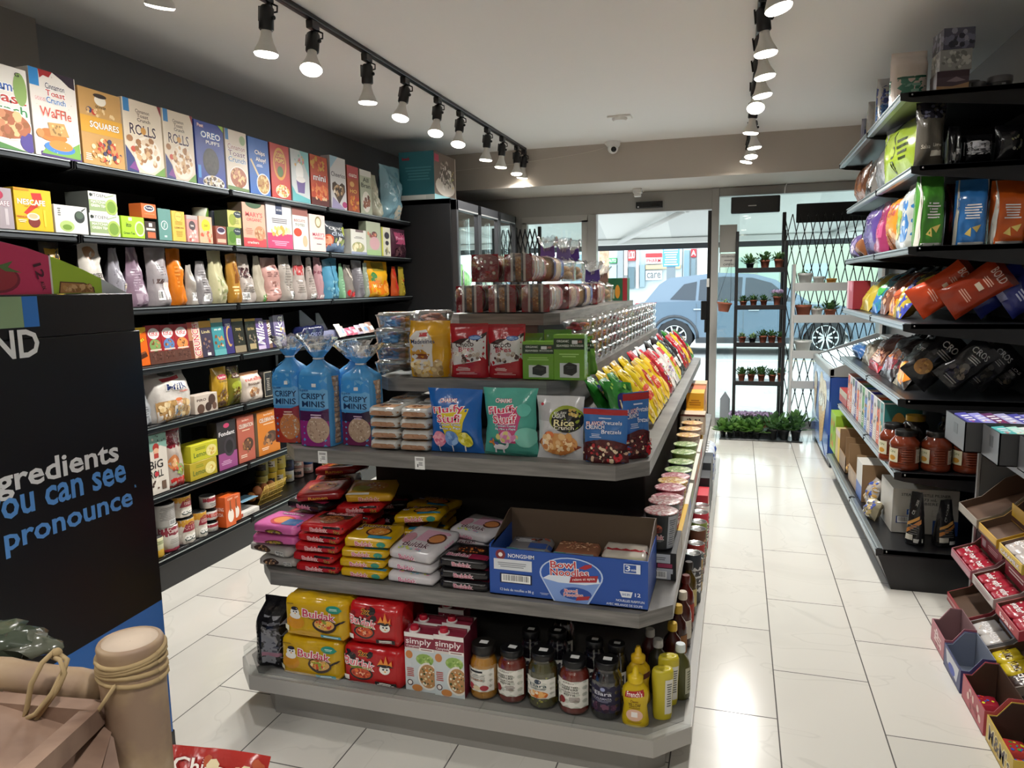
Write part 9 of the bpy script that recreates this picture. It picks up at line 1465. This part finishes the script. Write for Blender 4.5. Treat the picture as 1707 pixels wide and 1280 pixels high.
draw(b, lambda u, v, o: (XP+o, u, v), [('p', clipP(1.0, 1.405), 'cc3464'), ('p', clipP(1.405, 1.410), 'e8e8e4'), ('p', clipP(1.41, 1.555), 'a9cc34'), ('e', 1.27, 1.41, .055, .032, '7c1c34', 20), ('e', 1.268, 1.412, .05, .028, 'a02c3c', 20), ('p', [(1.27, 1.44), (1.31, 1.452), (1.296, 1.437), (1.33, 1.425), (1.29, 1.428)], '5a7a44'), ('p', [(1.424, 1.376), (1.43, 1.405), (1.5, 1.402), (1.53, 1.39), (1.532, 1.376)], '5c3c20'), ('p', [(1.427, 1.376), (1.433, 1.402), (1.5, 1.399), (1.526, 1.388), (1.528, 1.376)], 'b8854c'), ('b', 1.48, 1.388, .042, .009, 40, ['c89a5c', '9a6c34', 'd8b07c'], .006),
    ('t', '12', 1.375, 1.43, .036, .022, '4a1428', None, -75), ('t', 'AUX', 1.382, 1.395, .022, .010, '4a1428', None, -75)], 1., 1., 'card', off0=.0004, doff=.00015)
TXT[0] = .013
tag(b.obj('snack_bar_carton'), 'pink and lime snack bar carton with curved top on the black cardboard display', 'carton')
# ================================================================== bamboo stand, nearest
BAM = speckle('bamboo', '8c7460', 'b09a80', 14, .55, .25, '9c8468'); BAMD = speckle('crate_wood', '6f5648', '957a68', 10, .65, .3); TWN = M('a08a64', 'rough')
bs_ = thing('bamboo_stand', 'weathered bamboo and wood stand with twine knots at the lower left', 'stand', (-.587, .561, 0)); O = Vector((-.587, .561, 0))
b = B(); zt = 1.024; r = .031; b.lathe([(r, 0), (r*.99, .4), (r*1.03, .41), (r*.99, .42), (r*.98, .8), (r*1.0, zt-.05), (r*1.04, zt-.03), (r*1.0, zt-.008), (r*1.02, zt-.003), (r*.97, zt), (r*.86, zt)], BAM, 28, cap=False); b.lathe([(r*.86, zt), (r*.84, zt-.003), (.0003, zt-.002)], M('c4b2a0', 'rough'), 24, cap=False); b.lathe([(.0003, 0), (r, 0)], BAM, 20, cap=False); b.obj('post', bs_)
b = B()
for k in range(5): b.tube([(r*1.02*cos(a), r*1.02*sin(a), zt-.012-.006*k+.004*sin(a*1+k)) for a in [2*pi*i/20 for i in range(21)]], .0028, TWN, 6)
b.tube([Vector((.012, -r*1.1, zt-.03)), Vector((-.01, -r*1.25, zt-.06)), Vector((-.018, -r*1.15, zt-.075))], .002, TWN, 5); b.obj('twine_binding', bs_)
A0, A1 = at(-60, 1115, d=.76)-O, at(175, 1148, d=.77)-O
b = B(); n = 10; b.tube([A0+(A1-A0)*i/n for i in range(n+1)], [.0165+(.0012 if i in (3, 8) else 0) for i in range(n+1)], BAM, 18); b.obj('rail', bs_)
def beam(p, q, w, h, nm='crate_board', m=None, up=Vector((0, 0, 1))):
    p, q = Vector(p), Vector(q); t = (q-p).normalized(); s = t.cross(up).normalized(); u = s.cross(t); b = B(); vs = []
    for e in (p, q):
        for a, c in ((-1, -1), (1, -1), (1, 1), (-1, 1)): vs.append(e+s*a*w/2+u*c*h/2)
    b.add(vs, [(0, 3, 2, 1), (4, 5, 6, 7), (0, 1, 5, 4), (1, 2, 6, 5), (2, 3, 7, 6), (3, 0, 4, 7)], m or BAMD); return b.obj(nm, bs_)
beam(at(-80, 1172, d=.74)-O, at(170, 1193, d=.73)-O, .018, .022); beam(at(160, 1190, d=.74)-O, at(20, 1320, d=.56)-O, .018, .02); beam(at(165, 1215, d=.75)-O, at(185, 1330, d=.70)-O, .02, .03)
beam(at(-60, 1240, d=.80)-O, at(160, 1255, d=.80)-O, .006, .07); beam(at(-80, 1300, d=.62)-O, at(160, 1310, d=.66)-O, .4, .01)
beam((-.03, .0, .48), (-.03, .36, .48), .3, .012); beam((-.1, .3, 0), (-.1, .3, .475), .03, .03, 'leg', BAM, Vector((0, 1, 0)))
beam((-.35, -.1, 0), (-.35, -.1, .82), .03, .03, 'leg', BAM, Vector((0, 1, 0))); beam((-.35, -.1, .8), (-.02, .0, .8), .02, .02)
b = B(); c0 = at(92, 1118, d=.745)-O
L = [at(x, y, d=dd)-O for x, y, dd in [(92, 1084, .735), (70, 1105, .72), (52, 1140, .715), (45, 1180, .72), (40, 1200, .72), (60, 1190, .715), (88, 1155, .715), (105, 1120, .72), (112, 1100, .73), (95, 1088, .735)]]
b.tube(L, .0028, TWN, 6); L2 = [at(x, y, d=dd)-O for x, y, dd in [(88, 1095, .735), (100, 1100, .72), (108, 1122, .715), (96, 1150, .715), (70, 1185, .72), (50, 1212, .72), (30, 1214, .725)]]; b.tube(L2, .0024, TWN, 6); b.ball(at(95, 1088, d=.733)-O, .005, TWN, 8, 6); b.ball(at(30, 1213, d=.725)-O, .005, TWN, 8, 6); b.obj('twine_knot', bs_)
b = B(); p = [at(x, y, d=.66) for x, y in ((0, 1222), (6, 1218), (40, 1285), (28, 1290))]; b.add([q for q in p]+[q+Vector((0, .002, .002)) for q in p], [(0, 1, 2, 3), (7, 6, 5, 4)], clear('clear_strip', 'e8ecec', .3, .1)); tag(b.obj('plastic_strip'), 'clear plastic strip inside the wooden crate at the lower left corner', 'strip')
b = B(); p = at(60, 1075, d=.80); b.ball((0, 0, .0), (.035, .03, .014), M('3c4438', 'film'), 14, 8, .8, 3); b.ball((.03, .0, .002), (.03, .02, .010), M('55584c', 'film'), 12, 7, .9, 5); b.ball((-.04, 0, .004), (.03, .025, .014), M('4a5240', 'film'), 12, 7, .9, 8); tag(b.obj('crumpled_wrapper', loc=(p.x-.03, p.y, p.z-.005)), 'dark olive crumpled wrapper lying behind the bamboo rail', 'wrapper')
p = at(338, 1290, d=.93)
b = bag(.155, .06, .2, 'chip', 'a82a24', [('r', 0, .5, 1, .74, 'd8b02c'), ('t', 'Chips', .4, .88, .5, .12, 'f0e8e0', '8c1c1c'), ('b', .7, .9, .3, .06, 10, ['e8d8b0', 'b85a3c'], .05)], seed=301, wr=1.4)
tag(b.obj('crisp_bag', loc=(p.x-.03, p.y+.0, p.z-.202), rot=(-.3, .06, .2)), 'red and yellow crisp bag at the bottom picture edge beside the bamboo post', 'crisp bag')
# ================================================================== where each thing has settled against its neighbours: number, mm in x y z, per cent size
SETTLED = {'potted_plant': '9 -7 0 0 100;10 7 0 0 100', 'hanging_plant': '0 0 0 0 92', 'planter': '0 -4 0 0 100;1 4 0 0 100', 'tea_box': '5 0 0 14 100;13 0 0 3 100', 'snack_pouch': '4 0 0 0 99;9 0 13 0 100;10 0 5 0 100;11 0 3 0 100;12 0 2 0 100;17 0 15 0 100;18 0 5 0 100;25 0 -22 0 100;26 0 1 0 100', 'chocolate_bar': '0 0 -10 0 100;1 0 6 0 100;3 0 -3 0 100;4 0 3 0 100;5 0 5 0 100;9 0 -3 0 100;10 0 -12 0 98;11 0 -16 0 94;12 0 -28 0 92;13 0 -42 0 92', 'cookie_packet': '0 0 -24 0 92;1 0 -45 0 90', 'candy_packet': '0 21 -5 0 100;1 0 -7 0 98;2 0 -4 0 94;3 0 5 0 94;4 0 18 0 95;5 0 31 0 97;6 0 45 0 99', 'cookie_bag': '0 0 -9 0 97', 'cookie_box': '0 0 -14 0 100', 'wafer_bag': '0 0 16 0 100;1 0 13 0 100', 'biscuit_bag': '0 0 6 0 100', 'chocolate_box': '0 0 8 0 100', 'food_can': '0 0 -18 0 100;1 0 -29 0 100;18 0 -29 0 100', 'soup_can': '0 0 9 0 100;1 0 0 8 100', 'coconut_milk_can': '0 0 15 0 100;2 0 7 0 100', 'milk_can': '0 0 9 0 100;1 0 7 0 100;2 0 0 10 100;3 -26 -1 0 100', 'baking_soda_box': '0 26 -1 0 100;1 0 -3 0 100', 'fish_can_tray': '0 0 5 0 100', 'noodle_five_pack': '0 -6 0 0 100;1 -2 0 0 100;2 -3 0 0 100;3 1 0 0 100;5 -1 0 0 100', 'soup_carton': '0 9 0 0 100;2 0 0 0 100;3 2 0 0 100', 'glass_jar': '7 -12 0 0 100;8 -7 0 0 100', 'mustard_bottle': '1 20 0 0 100;3 0 -4 0 100;5 0 4 0 100', 'noodle_pack': '0 0 -18 0 100;1 -11 -20 4 100;2 -11 -16 8 100;3 -18 -20 7 99;4 -13 0 0 100;5 -20 -1 0 98;6 -11 0 0 100;7 -8 -1 0 98;8 0 -7 0 100;9 -27 0 0 100;10 -25 0 0 98;11 -11 0 0 99;12 -5 0 1 99;13 -24 0 0 99;14 -30 0 1 98;15 -18 -11 10 98;16 -6 0 0 99;17 -10 0 1 99;18 -7 0 3 99;19 16 4 20 100;20 2 0 30 100;21 0 11 9 100;22 0 -2 22 100;23 25 2 4 100;24 0 0 4 100;25 0 0 14 100;26 -2 0 27 100;27 -16 -2 18 100;28 0 5 7 100;29 0 0 25 100;31 -25 16 4 100;32 40 -5 9 100;33 25 0 0 100;34 24 0 1 100;35 25 0 1 100;37 0 0 1 100;38 -25 18 0 100;39 -24 21 0 100;40 -25 16 2 100;41 -40 10 2 100;47 -13 0 0 100;48 -11 0 0 100;49 -11 0 0 100;50 13 0 0 100;51 11 0 1 100;52 11 0 1 100', 'noodle_cup': '4 0 -6 0 100;5 0 -6 0 100;6 0 12 0 100', 'rice_cake_bag': '0 -18 0 0 100;1 -38 0 0 100;2 -23 0 0 100', 'wafer_pack': '0 23 0 0 100;1 20 0 0 100;2 22 0 0 100;3 14 0 0 100', 'candy_floss_bag': '0 -7 0 0 100;1 -9 0 2 100', 'rice_snack_bag': '0 13 0 0 100', 'pretzel_pouch': '1 4 0 0 100', 'crisp_bag': '0 2 0 0 100;18 -2 0 0 100;29 0 0 2 100;32 0 45 0 93;33 0 0 0 99;34 0 0 0 95;41 -18 0 0 100;42 -18 0 0 100;43 -11 0 0 100;45 -20 0 0 100;46 0 11 0 100;47 0 -34 0 100;48 0 36 0 100;49 0 -13 0 100;50 20 0 0 100;51 11 0 0 99;52 18 0 0 100;53 18 0 0 100', 'clamshell_pack': '0 -25 0 0 100;2 -31 0 0 100;4 -27 0 1 100;6 -25 0 0 100;9 0 0 1 100;10 0 0 1 100;14 0 0 1 100;28 0 0 1 100;30 0 0 1 100;38 0 0 1 100;40 0 0 1 100;42 0 0 1 100;54 0 0 1 100', 'madeleine_bag': '0 13 0 0 98', 'chocolate_pouch': '0 13 0 0 97;1 13 0 0 96', 'seaweed_pack': '0 36 0 0 98;1 34 0 0 100;2 5 0 0 100;5 -5 0 0 100', 'round_tub': '0 0 1 0 100;1 -9 -1 0 100;2 9 0 0 100', 'tortilla_bag': '0 0 16 0 100;1 0 -16 0 100', 'snack_bag': '5 0 0 6 100;7 -13 0 0 100;8 -14 0 0 100;9 -11 0 0 100;10 0 18 0 100;11 0 -45 0 90;12 0 0 0 90;13 0 45 0 90;14 11 0 0 100;15 14 0 0 100;16 13 0 0 100;18 0 4 0 99;19 0 -30 0 100;20 -32 0 0 100', 'sauce_jar': '0 -9 0 0 100;1 -19 0 0 100;2 1 0 0 100;3 18 0 0 100;4 9 0 0 100', 'display_carton': '1 0 12 0 100', 'cardboard_carton': '0 0 45 0 100;1 0 -43 0 98;2 0 -12 0 98', 'beer_carton': '0 32 0 0 100', 'gum_packet': '8 -4 0 0 100;9 -3 0 0 100;10 -2 0 0 100;11 0 0 0 100;12 1 0 0 100;13 2 0 0 100;14 3 0 0 100;15 4 0 0 100', 'plastic_strip': '0 0 45 0 95', 'crumpled_wrapper': '0 0 0 3 100'}
for k_, v_ in SETTLED.items():
    for e_ in v_.split(';'):
        n_, x_, y_, z_, s_ = map(int, e_.split()); o_ = bpy.data.objects[k_ if n_ == 0 else f'{k_}.{n_:03d}']
        o_.location += Vector((x_, y_, z_))/1000; o_.scale = [c_*s_/100 for c_ in o_.scale]
